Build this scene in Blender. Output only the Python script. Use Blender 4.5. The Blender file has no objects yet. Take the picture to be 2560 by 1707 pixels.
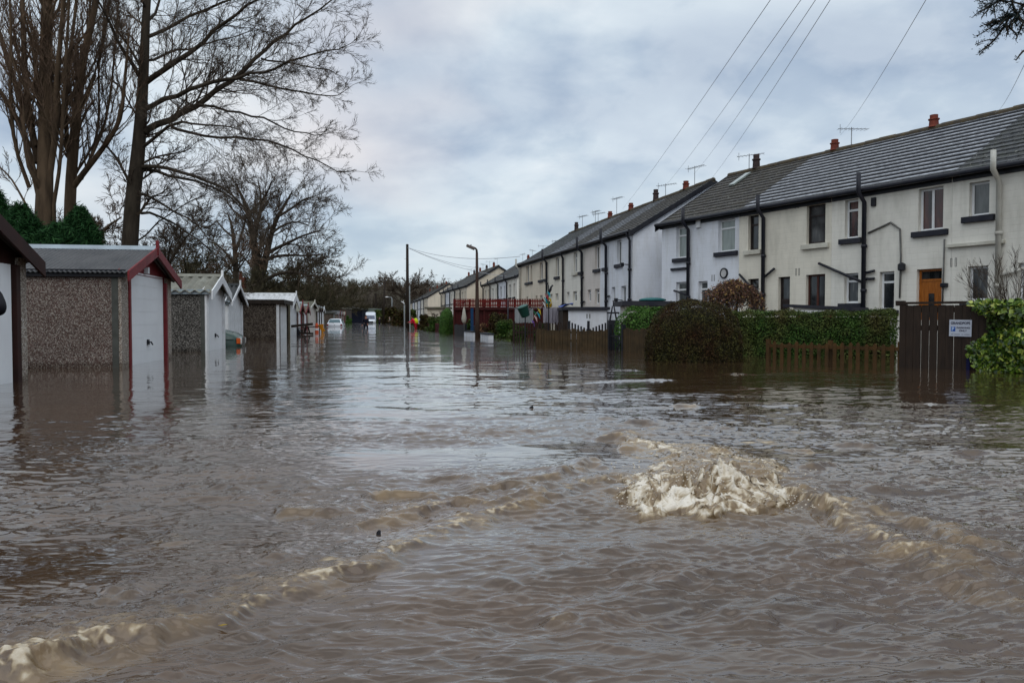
import bpy, math, random
import numpy as np
from mathutils import Matrix, Vector, noise as mnoise
R = math.radians
SC = bpy.context.scene
COL = SC.collection
random.seed(7)
rng = np.random.default_rng(7)

# ------------------------------------------------------------------ camera
F = 1920.0; CAMH = 0.82; PITCH = math.atan(56.5 / F)
cam = bpy.data.objects.new('camera', bpy.data.cameras.new('camera'))
COL.objects.link(cam)
cam.location = (0, 0, CAMH)
cam.rotation_euler = (math.pi / 2 - PITCH, 0, 0)
cam.data.sensor_width = 36.0
cam.data.lens = 27.0
cam.data.clip_start = 0.05
cam.data.clip_end = 3000
cam.data.dof.use_dof = False
SC.camera = cam

# ------------------------------------------------------------------ world
SUN_EL, SUN_AZ = R(48), R(185)
world = bpy.data.worlds.new('World'); SC.world = world
world.use_nodes = True
nt = world.node_tree; nt.nodes.clear()
def N(t, **kw):
    n = nt.nodes.new(t)
    for k, v in kw.items(): setattr(n, k, v)
    return n
L = lambda a, b: nt.links.new(a, b)
out = N('ShaderNodeOutputWorld'); bg = N('ShaderNodeBackground'); bg.inputs['Strength'].default_value = 0.1
sky = N('ShaderNodeTexSky', sky_type='NISHITA', sun_disc=False)
sky.sun_elevation = SUN_EL; sky.sun_rotation = SUN_AZ; sky.dust_density = 2.0
tc = N('ShaderNodeTexCoord'); sep = N('ShaderNodeSeparateXYZ'); L(tc.outputs['Generated'], sep.inputs[0])
def M(op, a, b=None, c=None):
    n = N('ShaderNodeMath', operation=op)
    for i, v in enumerate((a, b, c)):
        if v is None: continue
        if isinstance(v, (int, float)): n.inputs[i].default_value = v
        else: L(v, n.inputs[i])
    return n.outputs[0]
zc = M('ADD', M('MAXIMUM', sep.outputs['Z'], 0.0), 0.34)
cmb = N('ShaderNodeCombineXYZ'); L(M('DIVIDE', sep.outputs['X'], zc), cmb.inputs[0]); L(M('MULTIPLY', M('DIVIDE', sep.outputs['Y'], zc), 1.0), cmb.inputs[1])
def NZ(scale, detail, rough, dist, off):
    mp = N('ShaderNodeMapping'); mp.inputs['Location'].default_value = off; L(cmb.outputs[0], mp.inputs[0])
    n = N('ShaderNodeTexNoise'); n.inputs['Scale'].default_value = scale; n.inputs['Detail'].default_value = detail
    n.inputs['Roughness'].default_value = rough; n.inputs['Distortion'].default_value = dist
    L(mp.outputs[0], n.inputs['Vector']); return n.outputs[0]
def RAMP(fac, stops):
    r = N('ShaderNodeValToRGB'); e = r.color_ramp.elements
    while len(e) < len(stops): e.new(0.5)
    for i, (p, c) in enumerate(stops): e[i].position = p; e[i].color = tuple(c) + (1,)
    L(fac, r.inputs[0]); return r.outputs[0]
def MIX(fac, a, b, mode='MIX'):
    m = N('ShaderNodeMix', data_type='RGBA', blend_type=mode)
    for sock, v in ((m.inputs[0], fac), (m.inputs[6], a), (m.inputs[7], b)):
        if isinstance(v, (int, float)): sock.default_value = v
        elif isinstance(v, tuple): sock.default_value = v + (1,)
        else: L(v, sock)
    return m.outputs[2]
n1 = NZ(1.9, 7, 0.50, 0.25, (3.1, 0.4, 0)); n2 = NZ(4.6, 6, 0.52, 0.2, (7.7, 2.0, 1.0)); n3 = NZ(1.3, 2, 0.5, 0.2, (1.0, 9.0, 4.0))
c1 = RAMP(n1, [(0.34, (0.36, 0.455, 0.60)), (0.45, (0.51, 0.61, 0.73)), (0.54, (0.68, 0.78, 0.86)), (0.66, (1.0, 1.04, 1.05))])
c2 = RAMP(n2, [(0.40, (0.42, 0.52, 0.65)), (0.56, (0.78, 0.85, 0.91))])
c = MIX(0.38, c1, c2)
c = MIX(RAMP(n3, [(0.52, (0, 0, 0)), (0.72, (0.6, 0.6, 0.6))]), c, (0.92, 0.84, 0.82))
hz = N('ShaderNodeMapRange'); hz.inputs[1].default_value = 0.02; hz.inputs[2].default_value = 0.20; hz.inputs[3].default_value = 0.68; hz.inputs[4].default_value = 0.0
L(sep.outputs['Z'], hz.inputs[0])
c = MIX(hz.outputs[0], c, (0.50, 0.62, 0.71))
zb = N('ShaderNodeMapRange'); zb.interpolation_type = 'SMOOTHSTEP'; zb.inputs[1].default_value = 0.36; zb.inputs[2].default_value = 1.0; zb.inputs[3].default_value = 9.3; zb.inputs[4].default_value = 14.5; L(sep.outputs['Z'], zb.inputs[0])
sc10 = N('ShaderNodeVectorMath', operation='SCALE'); L(c, sc10.inputs[0]); L(zb.outputs[0], sc10.inputs['Scale'])
fin = MIX(0.93, sky.outputs[0], sc10.outputs[0])
L(fin, bg.inputs['Color']); L(bg.outputs[0], out.inputs['Surface'])

sunl = bpy.data.lights.new('sun', 'SUN'); sunl.energy = 0.9; sunl.angle = R(70); sunl.color = (1.0, 0.96, 0.9)
sun = bpy.data.objects.new('sun', sunl); COL.objects.link(sun)
sd = Vector((math.sin(SUN_AZ) * math.cos(SUN_EL), math.cos(SUN_AZ) * math.cos(SUN_EL), math.sin(SUN_EL)))
sun.rotation_euler = sd.to_track_quat('Z', 'Y').to_euler()
SC.view_settings.view_transform = 'Standard'; SC.view_settings.look = 'None'
SC.view_settings.exposure = 0.13; SC.view_settings.gamma = 1.0
SC.render.engine = 'CYCLES'
SC.cycles.use_denoising = True
SC.cycles.max_bounces = 6; SC.cycles.glossy_bounces = 3; SC.cycles.diffuse_bounces = 2
SC.cycles.sample_clamp_indirect = 4.0; SC.cycles.caustics_reflective = False; SC.cycles.caustics_refractive = False

# ------------------------------------------------------------------ photograph geometry (source pixels of a 2560x1707 frame)
_CP, _SP = math.cos(PITCH), math.sin(PITCH)
def ray(px, py, cp=_CP, sp=_SP):
    a = (px - 1280) / F; b = (853.5 - py) / F
    return Vector((a, cp + b * sp, -sp + b * cp))
def onz(px, py, z=0.0):
    d = ray(px, py); t = (z - CAMH) / d.z
    return Vector((d.x * t, d.y * t, z))
def onY(px, py, Y):
    d = ray(px, py); t = Y / d.y
    return Vector((d.x * t, Y, CAMH + d.z * t))
def hY(py, Y): return onY(1280, py, Y).z
def xY(px, Y): return onY(px, 797, Y).x
GZ = -0.6
EAVE = 4.19

# ------------------------------------------------------------------ object helpers
def prop(o, label=None, cat=None, group=None, kind=None):
    if label: o['label'] = label
    if cat: o['category'] = cat
    if group: o['group'] = group
    if kind: o['kind'] = kind
    return o
def thing(name, label, cat, loc=(0, 0, 0), rotz=0.0, group=None):
    o = bpy.data.objects.new(name, None); COL.objects.link(o)
    o.empty_display_size = 0.2
    o.location = loc; o.rotation_euler = (0, 0, rotz)
    return prop(o, label, cat, group)
def W2L(parent):
    m = Matrix.Identity(4)
    if parent is not None:
        m = Matrix.Translation(parent.location) @ parent.rotation_euler.to_matrix().to_4x4()
    return m.inverted()
def dup(root, loc, rotz, label=None, group=None, scale=None):
    r = root.copy(); COL.objects.link(r); r.location = loc; r.rotation_euler = (0, 0, rotz)
    if scale: r.scale = scale
    if label: r['label'] = label
    if group: r['group'] = group
    def rec(a, b):
        for ch in list(a.children):
            cc = ch.copy(); COL.objects.link(cc); cc.parent = b; rec(ch, cc)
    rec(root, r)
    return r
class MB:
    def __init__(s): s.v = []; s.f = []; s.mi = []; s.cur = 0
    def add(s, vs, fs):
        b = len(s.v); s.v.extend([tuple(p) for p in vs])
        for f in fs: s.f.append(tuple(b + i for i in f)); s.mi.append(s.cur)
        return s
    def quad(s, a, b, c, d): return s.add([a, b, c, d], [(0, 1, 2, 3)])
    def box(s, x0, x1, y0, y1, z0, z1):
        return s.add([(x0, y0, z0), (x1, y0, z0), (x1, y1, z0), (x0, y1, z0), (x0, y0, z1), (x1, y0, z1), (x1, y1, z1), (x0, y1, z1)],
                     [(0, 3, 2, 1), (4, 5, 6, 7), (0, 1, 5, 4), (1, 2, 6, 5), (2, 3, 7, 6), (3, 0, 4, 7)])
    def prism(s, poly, off):           # poly: 3D points, off: extrusion vector
        n = len(poly); p = [Vector(q) for q in poly]; o = Vector(off)
        return s.add(p + [q + o for q in p], [tuple(range(n))[::-1], tuple(range(n, 2 * n))] + [(i, (i + 1) % n, n + (i + 1) % n, n + i) for i in range(n)])
    def beam(s, a, b, w, h, up=(0, 0, 1)):   # rectangular bar between two points
        a, b = Vector(a), Vector(b); d = (b - a).normalized(); u = Vector(up)
        sx = d.cross(u)
        if sx.length < 1e-4: sx = d.cross(Vector((1, 0, 0)))
        sx.normalize(); uz = sx.cross(d).normalized()
        q = [sx * w / 2 * i + uz * h / 2 * j for i, j in ((-1, -1), (1, -1), (1, 1), (-1, 1))]
        return s.add([a + k for k in q] + [b + k for k in q], [(0, 1, 2, 3)[::-1], (4, 5, 6, 7), (0, 1, 5, 4), (1, 2, 6, 5), (2, 3, 7, 6), (3, 0, 4, 7)])
    def tube(s, pts, rad, n=8, caps=True):
        pts = [Vector(p) for p in pts]
        if isinstance(rad, (int, float)): rad = [rad] * len(pts)
        ref = Vector((0.13, 0.29, 0.95)); vs = []; fs = []
        for i, p in enumerate(pts):
            d = (pts[min(i + 1, len(pts) - 1)] - pts[max(i - 1, 0)])
            if d.length < 1e-9: d = Vector((0, 0, 1))
            d.normalize(); x = d.cross(ref)
            if x.length < 0.05: x = d.cross(Vector((1, 0, 0)))
            x.normalize(); y = d.cross(x)
            for k in range(n):
                a = 2 * math.pi * k / n; vs.append(p + (x * math.cos(a) + y * math.sin(a)) * rad[i])
        for i in range(len(pts) - 1):
            for k in range(n):
                fs.append((i * n + k, i * n + (k + 1) % n, (i + 1) * n + (k + 1) % n, (i + 1) * n + k))
        if caps: fs += [tuple(range(n))[::-1], tuple(range((len(pts) - 1) * n, len(pts) * n))]
        return s.add(vs, fs)
    def lathe(s, prof, c=(0, 0, 0), n=20, axis=None):   # prof: (r, z)
        vs = []; fs = []; c = Vector(c); rot = axis.to_track_quat('Z', 'Y') if axis is not None else None
        for r, z in prof:
            for k in range(n):
                a = 2 * math.pi * k / n; p = Vector((r * math.cos(a), r * math.sin(a), z))
                if rot: p = rot @ p
                vs.append(c + p)
        for i in range(len(prof) - 1):
            for k in range(n): fs.append((i * n + k, i * n + (k + 1) % n, (i + 1) * n + (k + 1) % n, (i + 1) * n + k))
        fs += [tuple(range(n))[::-1], tuple(range((len(prof) - 1) * n, len(prof) * n))]
        return s.add(vs, fs)
    def ball(s, c, r, n=10, m=6):
        rx, ry, rz = (r, r, r) if isinstance(r, (int, float)) else r
        prof = [(math.sin(math.pi * i / m), -math.cos(math.pi * i / m)) for i in range(m + 1)]
        vs = []; fs = []
        for a, z in prof:
            for k in range(n):
                t = 2 * math.pi * k / n; vs.append((c[0] + rx * max(a, .001) * math.cos(t), c[1] + ry * max(a, .001) * math.sin(t), c[2] + rz * z))
        for i in range(m):
            for k in range(n): fs.append((i * n + k, i * n + (k + 1) % n, (i + 1) * n + (k + 1) % n, (i + 1) * n + k))
        return s.add(vs, fs)
    def build(s, name, mat, parent=None, smooth=False, world=False, label=None, bevel=0):
        me = bpy.data.meshes.new(name); me.from_pydata(s.v, [], s.f)
        mats = mat if isinstance(mat, (list, tuple)) else [mat]
        for m in mats: me.materials.append(m)
        if len(mats) > 1: me.polygons.foreach_set('material_index', s.mi)
        if smooth: me.polygons.foreach_set('use_smooth', [True] * len(me.polygons))
        me.update()
        o = bpy.data.objects.new(name, me); COL.objects.link(o)
        if parent is not None:
            o.parent = parent
            if world:
                rt = parent
                while rt.parent: rt = rt.parent
                o.matrix_parent_inverse = (W2L(rt) if parent is rt else Matrix.Identity(4))
                if parent is not rt: o.matrix_parent_inverse = Matrix.Identity(4)
        if bevel:
            b = o.modifiers.new('bevel', 'BEVEL'); b.width = bevel; b.segments = 2; b.limit_method = 'ANGLE'
        if label: o['label'] = label
        return o
def arr_mesh(name, V, Fq, mat, parent=None, attrs=None, smooth=False, world=False):
    """V (n,3), Fq (m,k) numpy arrays -> one mesh object"""
    me = bpy.data.meshes.new(name); k = Fq.shape[1]; m = len(Fq)
    me.vertices.add(len(V)); me.vertices.foreach_set('co', np.ascontiguousarray(V, dtype=np.float32).ravel())
    me.loops.add(m * k); me.loops.foreach_set('vertex_index', np.ascontiguousarray(Fq, dtype=np.int32).ravel())
    me.polygons.add(m); me.polygons.foreach_set('loop_start', np.arange(0, m * k, k, dtype=np.int32))
    try: me.polygons.foreach_set('loop_total', np.full(m, k, dtype=np.int32))
    except Exception: pass
    if smooth: me.polygons.foreach_set('use_smooth', np.ones(m, dtype=bool))
    me.update(calc_edges=True)
    for an, av in (attrs or {}).items():
        a = me.attributes.new(an, 'FLOAT', 'POINT'); a.data.foreach_set('value', np.ascontiguousarray(av, dtype=np.float32))
    for mm in (mat if isinstance(mat, (list, tuple)) else [mat]): me.materials.append(mm)
    o = bpy.data.objects.new(name, me); COL.objects.link(o)
    if parent is not None:
        o.parent = parent
        if world and parent.parent is None: o.matrix_parent_inverse = W2L(parent)
    return o

# ------------------------------------------------------------------ materials
class NT:
    def __init__(s, name):
        s.m = bpy.data.materials.new(name); s.m.use_nodes = True; s.t = s.m.node_tree; s.t.nodes.clear()
        s.o = s.n('ShaderNodeOutputMaterial'); s.b = s.n('ShaderNodeBsdfPrincipled'); s.l(s.b.outputs[0], s.o.inputs[0])
        s.tc = s.n('ShaderNodeTexCoord')
    def n(s, t, **kw):
        n = s.t.nodes.new(t)
        for k, v in kw.items(): setattr(n, k, v)
        return n
    def l(s, a, b): s.t.links.new(a, b)
    def put(s, sock, v):
        if isinstance(v, (int, float)): sock.default_value = v
        elif isinstance(v, tuple): sock.default_value = v + (1,) if len(v) == 3 and len(sock.default_value) == 4 else v
        else: s.l(v, sock)
    def co(s, scale=(1, 1, 1), loc=(0, 0, 0), rot=(0, 0, 0)):
        mp = s.n('ShaderNodeMapping'); mp.inputs['Scale'].default_value = scale; mp.inputs['Location'].default_value = loc; mp.inputs['Rotation'].default_value = rot
        s.l(s.tc.outputs['Object'], mp.inputs[0]); return mp.outputs[0]
    def noise(s, vec, scale, detail=4, rough=0.55, dist=0.0):
        n = s.n('ShaderNodeTexNoise'); s.l(vec, n.inputs['Vector']); n.inputs['Scale'].default_value = scale
        n.inputs['Detail'].default_value = detail; n.inputs['Roughness'].default_value = rough; n.inputs['Distortion'].default_value = dist
        return n.outputs[0]
    def ramp(s, fac, stops):
        r = s.n('ShaderNodeValToRGB'); e = r.color_ramp.elements
        while len(e) < len(stops): e.new(0.5)
        for i, (p, c) in enumerate(stops):
            e[i].position = p; e[i].color = (tuple(c) if isinstance(c, (tuple, list)) else (c, c, c)) + (1,)
        s.l(fac, r.inputs[0]); return r.outputs[0]
    def mix(s, fac, a, b, mode='MIX'):
        m = s.n('ShaderNodeMix', data_type='RGBA', blend_type=mode)
        s.put(m.inputs[0], fac); s.put(m.inputs[6], a); s.put(m.inputs[7], b); return m.outputs[2]
    def math(s, op, a, b=None, c=None):
        n = s.n('ShaderNodeMath', operation=op)
        for i, v in enumerate((a, b, c)):
            if v is not None: s.put(n.inputs[i], v)
        return n.outputs[0]
    def bump(s, h, strength=0.5, dist=0.01, normal=None):
        b = s.n('ShaderNodeBump'); b.inputs['Strength'].default_value = strength; b.inputs['Distance'].default_value = dist
        s.l(h, b.inputs['Height'])
        if normal is not None: s.l(normal, b.inputs['Normal'])
        s.l(b.outputs[0], s.b.inputs['Normal']); return b.outputs[0]
    def set(s, **kw):
        for k, v in kw.items():
            key = {'color': 'Base Color', 'rough': 'Roughness', 'metal': 'Metallic', 'spec': 'Specular IOR Level', 'ior': 'IOR', 'coat': 'Coat Weight', 'trans': 'Transmission Weight', 'emis': 'Emission Color', 'estr': 'Emission Strength'}[k]
            s.put(s.b.inputs[key], v)
        return s.m
def var(c, k): return tuple(max(0.0, min(1.0, x * k)) for x in c)
def mat(name, c, c2=None, scale=3.0, rough=0.6, bump=0.15, bscale=25.0, metal=0.0, spec=None, lo=0.35, hi=0.65, stretch=(1, 1, 1), coat=0.0, bd=0.01):
    t = NT(name); v = t.co(stretch)
    if spec is None: spec = 0.45 if rough < 0.3 else (0.22 if rough < 0.5 else 0.12)
    c2 = c2 or var(c, 0.78)
    n = t.noise(v, scale, 5, 0.6)
    col = t.ramp(n, [(lo, c), (hi, c2)])
    t.set(color=col, rough=rough, metal=metal, spec=spec, coat=coat)
    if bump: t.bump(t.noise(v, bscale, 4, 0.6), bump, bd)
    return t.m
def attr_mat(name, stops, rough=0.6, spec=0.12, trans=0.0, nscale=0.0, nstops=None):
    t = NT(name); a = t.n('ShaderNodeAttribute', attribute_name='v'); col = t.ramp(a.outputs['Fac'], stops)
    if nscale:
        nn = t.noise(t.co(), nscale, 4, 0.6)
        col = t.mix(t.ramp(nn, [(0.4, 0.0), (0.65, 1.0)]), col, t.ramp(a.outputs['Fac'], nstops))
    t.set(color=col, rough=rough, spec=spec)
    return t.m
# ------------------------------------------------------------------ material library
def painted_brick(name, c, stain=(0.30, 0.29, 0.24), bs=0.42, amt=0.42):
    t = NT(name); v = t.co()
    sw = t.n('ShaderNodeSeparateXYZ'); t.l(v, sw.inputs[0]); cb = t.n('ShaderNodeCombineXYZ')
    t.l(t.math('ADD', sw.outputs[0], sw.outputs[1]), cb.inputs[0]); t.l(sw.outputs[2], cb.inputs[1])
    br = t.n('ShaderNodeTexBrick'); t.l(cb.outputs[0], br.inputs['Vector']); br.inputs['Scale'].default_value = 1.0
    br.inputs['Brick Width'].default_value = bs; br.inputs['Row Height'].default_value = 0.15; br.inputs['Mortar Size'].default_value = 0.012; br.inputs['Mortar Smooth'].default_value = 0.5
    br.inputs['Color1'].default_value = (1, 1, 1, 1); br.inputs['Color2'].default_value = (0.9, 0.9, 0.9, 1); br.inputs['Mortar'].default_value = (0.80, 0.80, 0.80, 1)
    n = t.noise(t.co((1.0, 1.0, 0.22)), 2.2, 6, 0.65); n2 = t.noise(v, 0.7, 3, 0.5)
    base = t.mix(t.ramp(n2, [(0.35, 0.0), (0.7, 1.0)]), c, var(c, 0.9))
    base = t.mix(0.28, base, br.outputs['Color'], 'MULTIPLY')
    base = t.mix(t.math('MULTIPLY', t.ramp(n, [(0.47, 0.0), (0.72, 1.0)]), amt), base, stain)
    hh = t.math('ADD', t.math('MULTIPLY', t.n('ShaderNodeRGBToBW').outputs[0], 0.0), t.noise(v, 30, 4, 0.6))
    bw = t.n('ShaderNodeRGBToBW'); t.l(br.outputs['Color'], bw.inputs[0])
    h2 = t.math('ADD', t.math('MULTIPLY', bw.outputs[0], 2.2), t.math('MULTIPLY', t.noise(v, 9, 4, 0.6), 0.8))
    t.bump(h2, 0.45, 0.010); t.set(color=base, rough=0.75, spec=0.15)
    return t.m
WALL_BLUE = painted_brick('wall_paint_blue_white', (0.70, 0.73, 0.79))
WALL_CREAM = painted_brick('wall_paint_cream', (0.72, 0.685, 0.59))
WALL_WARM = painted_brick('wall_paint_warm', (0.68, 0.61, 0.50))
WALL_PINK = painted_brick('wall_paint_pinkish', (0.65, 0.60, 0.56))
WALL_WHITE = painted_brick('wall_paint_white', (0.74, 0.72, 0.655))

def tile_mat():
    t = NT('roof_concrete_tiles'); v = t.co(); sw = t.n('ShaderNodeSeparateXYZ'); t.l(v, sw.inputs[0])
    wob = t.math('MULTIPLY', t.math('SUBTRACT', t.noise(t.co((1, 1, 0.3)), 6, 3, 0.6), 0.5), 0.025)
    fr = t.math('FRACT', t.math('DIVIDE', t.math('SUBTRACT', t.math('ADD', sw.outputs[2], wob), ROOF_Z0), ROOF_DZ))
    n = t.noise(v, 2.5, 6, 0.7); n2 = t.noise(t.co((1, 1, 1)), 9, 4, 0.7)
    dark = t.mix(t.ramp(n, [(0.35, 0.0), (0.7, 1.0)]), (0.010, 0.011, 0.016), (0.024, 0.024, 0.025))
    pale = t.mix(t.ramp(n2, [(0.3, 0.0), (0.66, 1.0)]), (0.50, 0.53, 0.58), (0.16, 0.17, 0.19))  # pale lower band per course: weathering plus wet sky sheen put into the colour
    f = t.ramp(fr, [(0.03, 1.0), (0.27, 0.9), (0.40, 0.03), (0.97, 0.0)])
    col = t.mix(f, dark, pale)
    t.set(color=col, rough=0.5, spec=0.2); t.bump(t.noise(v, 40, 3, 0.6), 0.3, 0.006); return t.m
def slate_mat(name, a, b, moss):
    t = NT(name); v = t.co(); sw = t.n('ShaderNodeSeparateXYZ'); t.l(v, sw.inputs[0]); cb = t.n('ShaderNodeCombineXYZ')
    t.l(sw.outputs[0], cb.inputs[0]); t.l(t.math('MULTIPLY', sw.outputs[2], 1.0), cb.inputs[1])
    br = t.n('ShaderNodeTexBrick'); t.l(cb.outputs[0], br.inputs['Vector']); br.inputs['Scale'].default_value = 1.0
    br.inputs['Brick Width'].default_value = 0.26; br.inputs['Row Height'].default_value = 0.115; br.inputs['Mortar Size'].default_value = 0.012
    br.inputs['Color1'].default_value = a + (1,); br.inputs['Color2'].default_value = b + (1,); br.inputs['Mortar'].default_value = (0.012, 0.012, 0.012, 1)
    n = t.noise(v, 3.0, 6, 0.7); n3 = t.noise(v, 14, 4, 0.7)
    col = t.mix(t.ramp(n, [(0.45, 0.0), (0.68, 0.8)]), br.outputs['Color'], moss)
    col = t.mix(t.ramp(n3, [(0.60, 0.0), (0.68, 0.8)]), col, (0.30, 0.30, 0.27))
    bw = t.n('ShaderNodeRGBToBW'); t.l(br.outputs['Color'], bw.inputs[0])
    t.bump(t.math('ADD', t.math('MULTIPLY', bw.outputs[0], 6.0), t.noise(v, 30, 3, 0.6)), 0.6, 0.012)
    t.set(color=col, rough=0.6, spec=0.2); return t.m
NCOURSE = 15; DEPTH = 6.5; RISE = 1.98
ROOF_DZ = (RISE + 0.1) / NCOURSE; ROOF_Z0 = EAVE - 0.1
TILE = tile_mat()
SLATE = slate_mat('roof_mossy_slate', (0.030, 0.028, 0.026), (0.058, 0.052, 0.046), (0.040, 0.033, 0.018))
SLATE2 = slate_mat('roof_grey_slate', (0.040, 0.044, 0.048), (0.070, 0.073, 0.078), (0.034, 0.037, 0.025))
BLACK = mat('black_gloss_paint', (0.010, 0.011, 0.016), (0.02, 0.021, 0.026), rough=0.35)
PIPEM = mat('black_iron_pipe', (0.010, 0.012, 0.020), (0.022, 0.022, 0.028), rough=0.4)
CREAMP = mat('cream_painted_pipe', (0.50, 0.50, 0.46), (0.38, 0.36, 0.31), rough=0.5)
SILLC = mat('cream_sill', (0.58, 0.57, 0.50), (0.42, 0.40, 0.34), rough=0.7)
SILLB = mat('black_sill', (0.018, 0.020, 0.030), (0.035, 0.035, 0.042), rough=0.55)
UPVC = mat('white_window_frame', (0.74, 0.76, 0.78), (0.62, 0.63, 0.64), rough=0.35, bump=0)
FRB = mat('dark_window_frame', (0.016, 0.012, 0.012), (0.03, 0.02, 0.018), rough=0.4, bump=0)
FRW = mat('brown_window_frame', (0.05, 0.018, 0.014), (0.09, 0.03, 0.02), rough=0.4, bump=0)
def pane_mat(name, stops, scale=2.2, rough=0.06):
    t = NT(name); n = t.noise(t.co((2.6, 2.6, 0.5)), scale, 3, 0.5)
    t.set(color=t.ramp(n, stops), rough=rough, spec=0.6); return t.m
PDARK = pane_mat('window_glass_dark', [(0.40, (0.008, 0.009, 0.011)), (0.62, (0.035, 0.036, 0.038)), (0.72, (0.12, 0.12, 0.11))])
PRED = pane_mat('window_glass_red_curtain', [(0.42, (0.008, 0.007, 0.010)), (0.6, (0.055, 0.012, 0.012)), (0.75, (0.11, 0.06, 0.03))])
PPALE = pane_mat('window_glass_net_curtain', [(0.3, (0.17, 0.20, 0.19)), (0.6, (0.26, 0.30, 0.28)), (0.8, (0.10, 0.12, 0.12))])
PMID = pane_mat('window_glass_grey', [(0.3, (0.05, 0.058, 0.06)), (0.6, (0.11, 0.12, 0.12)), (0.8, (0.03, 0.032, 0.034))])
ORANGE = mat('varnished_orange_door', (0.36, 0.120, 0.018), (0.24, 0.072, 0.010), scale=6, rough=0.35, stretch=(6, 6, 0.6))
CHIM = mat('terracotta_pot', (0.20, 0.055, 0.035), (0.12, 0.035, 0.028), rough=0.8)
CHIMD = mat('sooty_pot', (0.075, 0.050, 0.048), (0.035, 0.028, 0.028), rough=0.85)
METAL = mat('galvanised_metal', (0.28, 0.29, 0.30), (0.18, 0.19, 0.20), rough=0.45, metal=0.7, bump=0)
CEMENT = mat('ridge_cement', (0.060, 0.055, 0.050), (0.11, 0.085, 0.05), scale=5, rough=0.8)

def pebble(name, cols, scale=42.0, tint=(0.5, 0.5, 0.5)):
    t = NT(name); v = t.co(); vo = t.n('ShaderNodeTexVoronoi'); t.l(v, vo.inputs['Vector']); vo.inputs['Scale'].default_value = scale
    sc_ = t.n('ShaderNodeSeparateColor'); t.l(vo.outputs['Color'], sc_.inputs[0])
    col = t.ramp(sc_.outputs[0], cols)
    big = t.noise(t.co(loc=(3, 1, 2)), 1.1, 4, 0.6)
    col = t.mix(t.ramp(big, [(0.35, 0.0), (0.65, 0.45)]), col, tint, 'MULTIPLY')
    sz = t.n('ShaderNodeSeparateXYZ'); t.l(v, sz.inputs[0]); wet = t.math('ADD', sz.outputs[2], t.math('MULTIPLY', t.noise(v, 3.5, 4, .6), .10))
    col = t.mix(t.ramp(wet, [(0.70, 0.55), (0.76, 0.0)]), col, (0.35, 0.30, 0.24), 'MULTIPLY')
    t.bump(t.math('SUBTRACT', 1.0, vo.outputs['Distance']), 0.7, 0.01); t.set(color=col, rough=0.85, spec=0.2); return t.m
PEB_RED = pebble('pebbledash_red_brown', [(0.0, (0.050, 0.036, 0.032)), (0.3, (0.125, 0.070, 0.058)), (0.55, (0.16, 0.125, 0.110)), (0.8, (0.25, 0.215, 0.19)), (0.95, (0.40, 0.37, 0.33))], 78)
PEB_GREY = pebble('pebbledash_dark_grey', [(0.0, (0.014, 0.014, 0.013)), (0.4, (0.055, 0.050, 0.045)), (0.7, (0.12, 0.11, 0.10)), (0.9, (0.27, 0.26, 0.24))], 60)
PEB_BROWN = pebble('pebbledash_brown', [(0.0, (0.035, 0.026, 0.020)), (0.5, (0.075, 0.058, 0.046)), (0.9, (0.15, 0.125, 0.10))], 24)
PEB_PALE = pebble('pebbledash_pale', [(0.0, (0.12, 0.09, 0.075)), (0.4, (0.26, 0.21, 0.17)), (0.8, (0.42, 0.38, 0.33)), (0.95, (0.55, 0.52, 0.47))], 70, (0.8, 0.8, 0.8))

# ------------------------------------------------------------------ terrace houses
class Row:
    def __init__(s, O, T):      # O: near eave corner (world xy), T: any point further along the wall TOWARDS the camera side of x axis
        s.O = Vector((O[0], O[1], 0)); d = Vector((T[0] - O[0], T[1] - O[1], 0)).normalized(); s.d = d
        s.p = Vector((-d.y, d.x, 0)); s.rot = math.atan2(d.y, d.x)
    def ridge(s, px):
        O_ = s.O; s.O = s.O + s.p * (DEPTH / 2); a = s.st(px, 600)[0]; s.O = O_; return a
    def st(s, px, py):
        r = ray(px, py)
        det = r.x * (-s.d.y) - r.y * (-s.d.x)
        t = (s.O.x * (-s.d.y) - s.O.y * (-s.d.x)) / det
        P = r * t; a = (P.x - s.O.x) * s.d.x + (P.y - s.O.y) * s.d.y
        return a, CAMH + P.z
    def w(s, a, y=0.0, z=0.0):
        q = s.O + s.d * a + s.p * y; return Vector((q.x, q.y, z))

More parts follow.
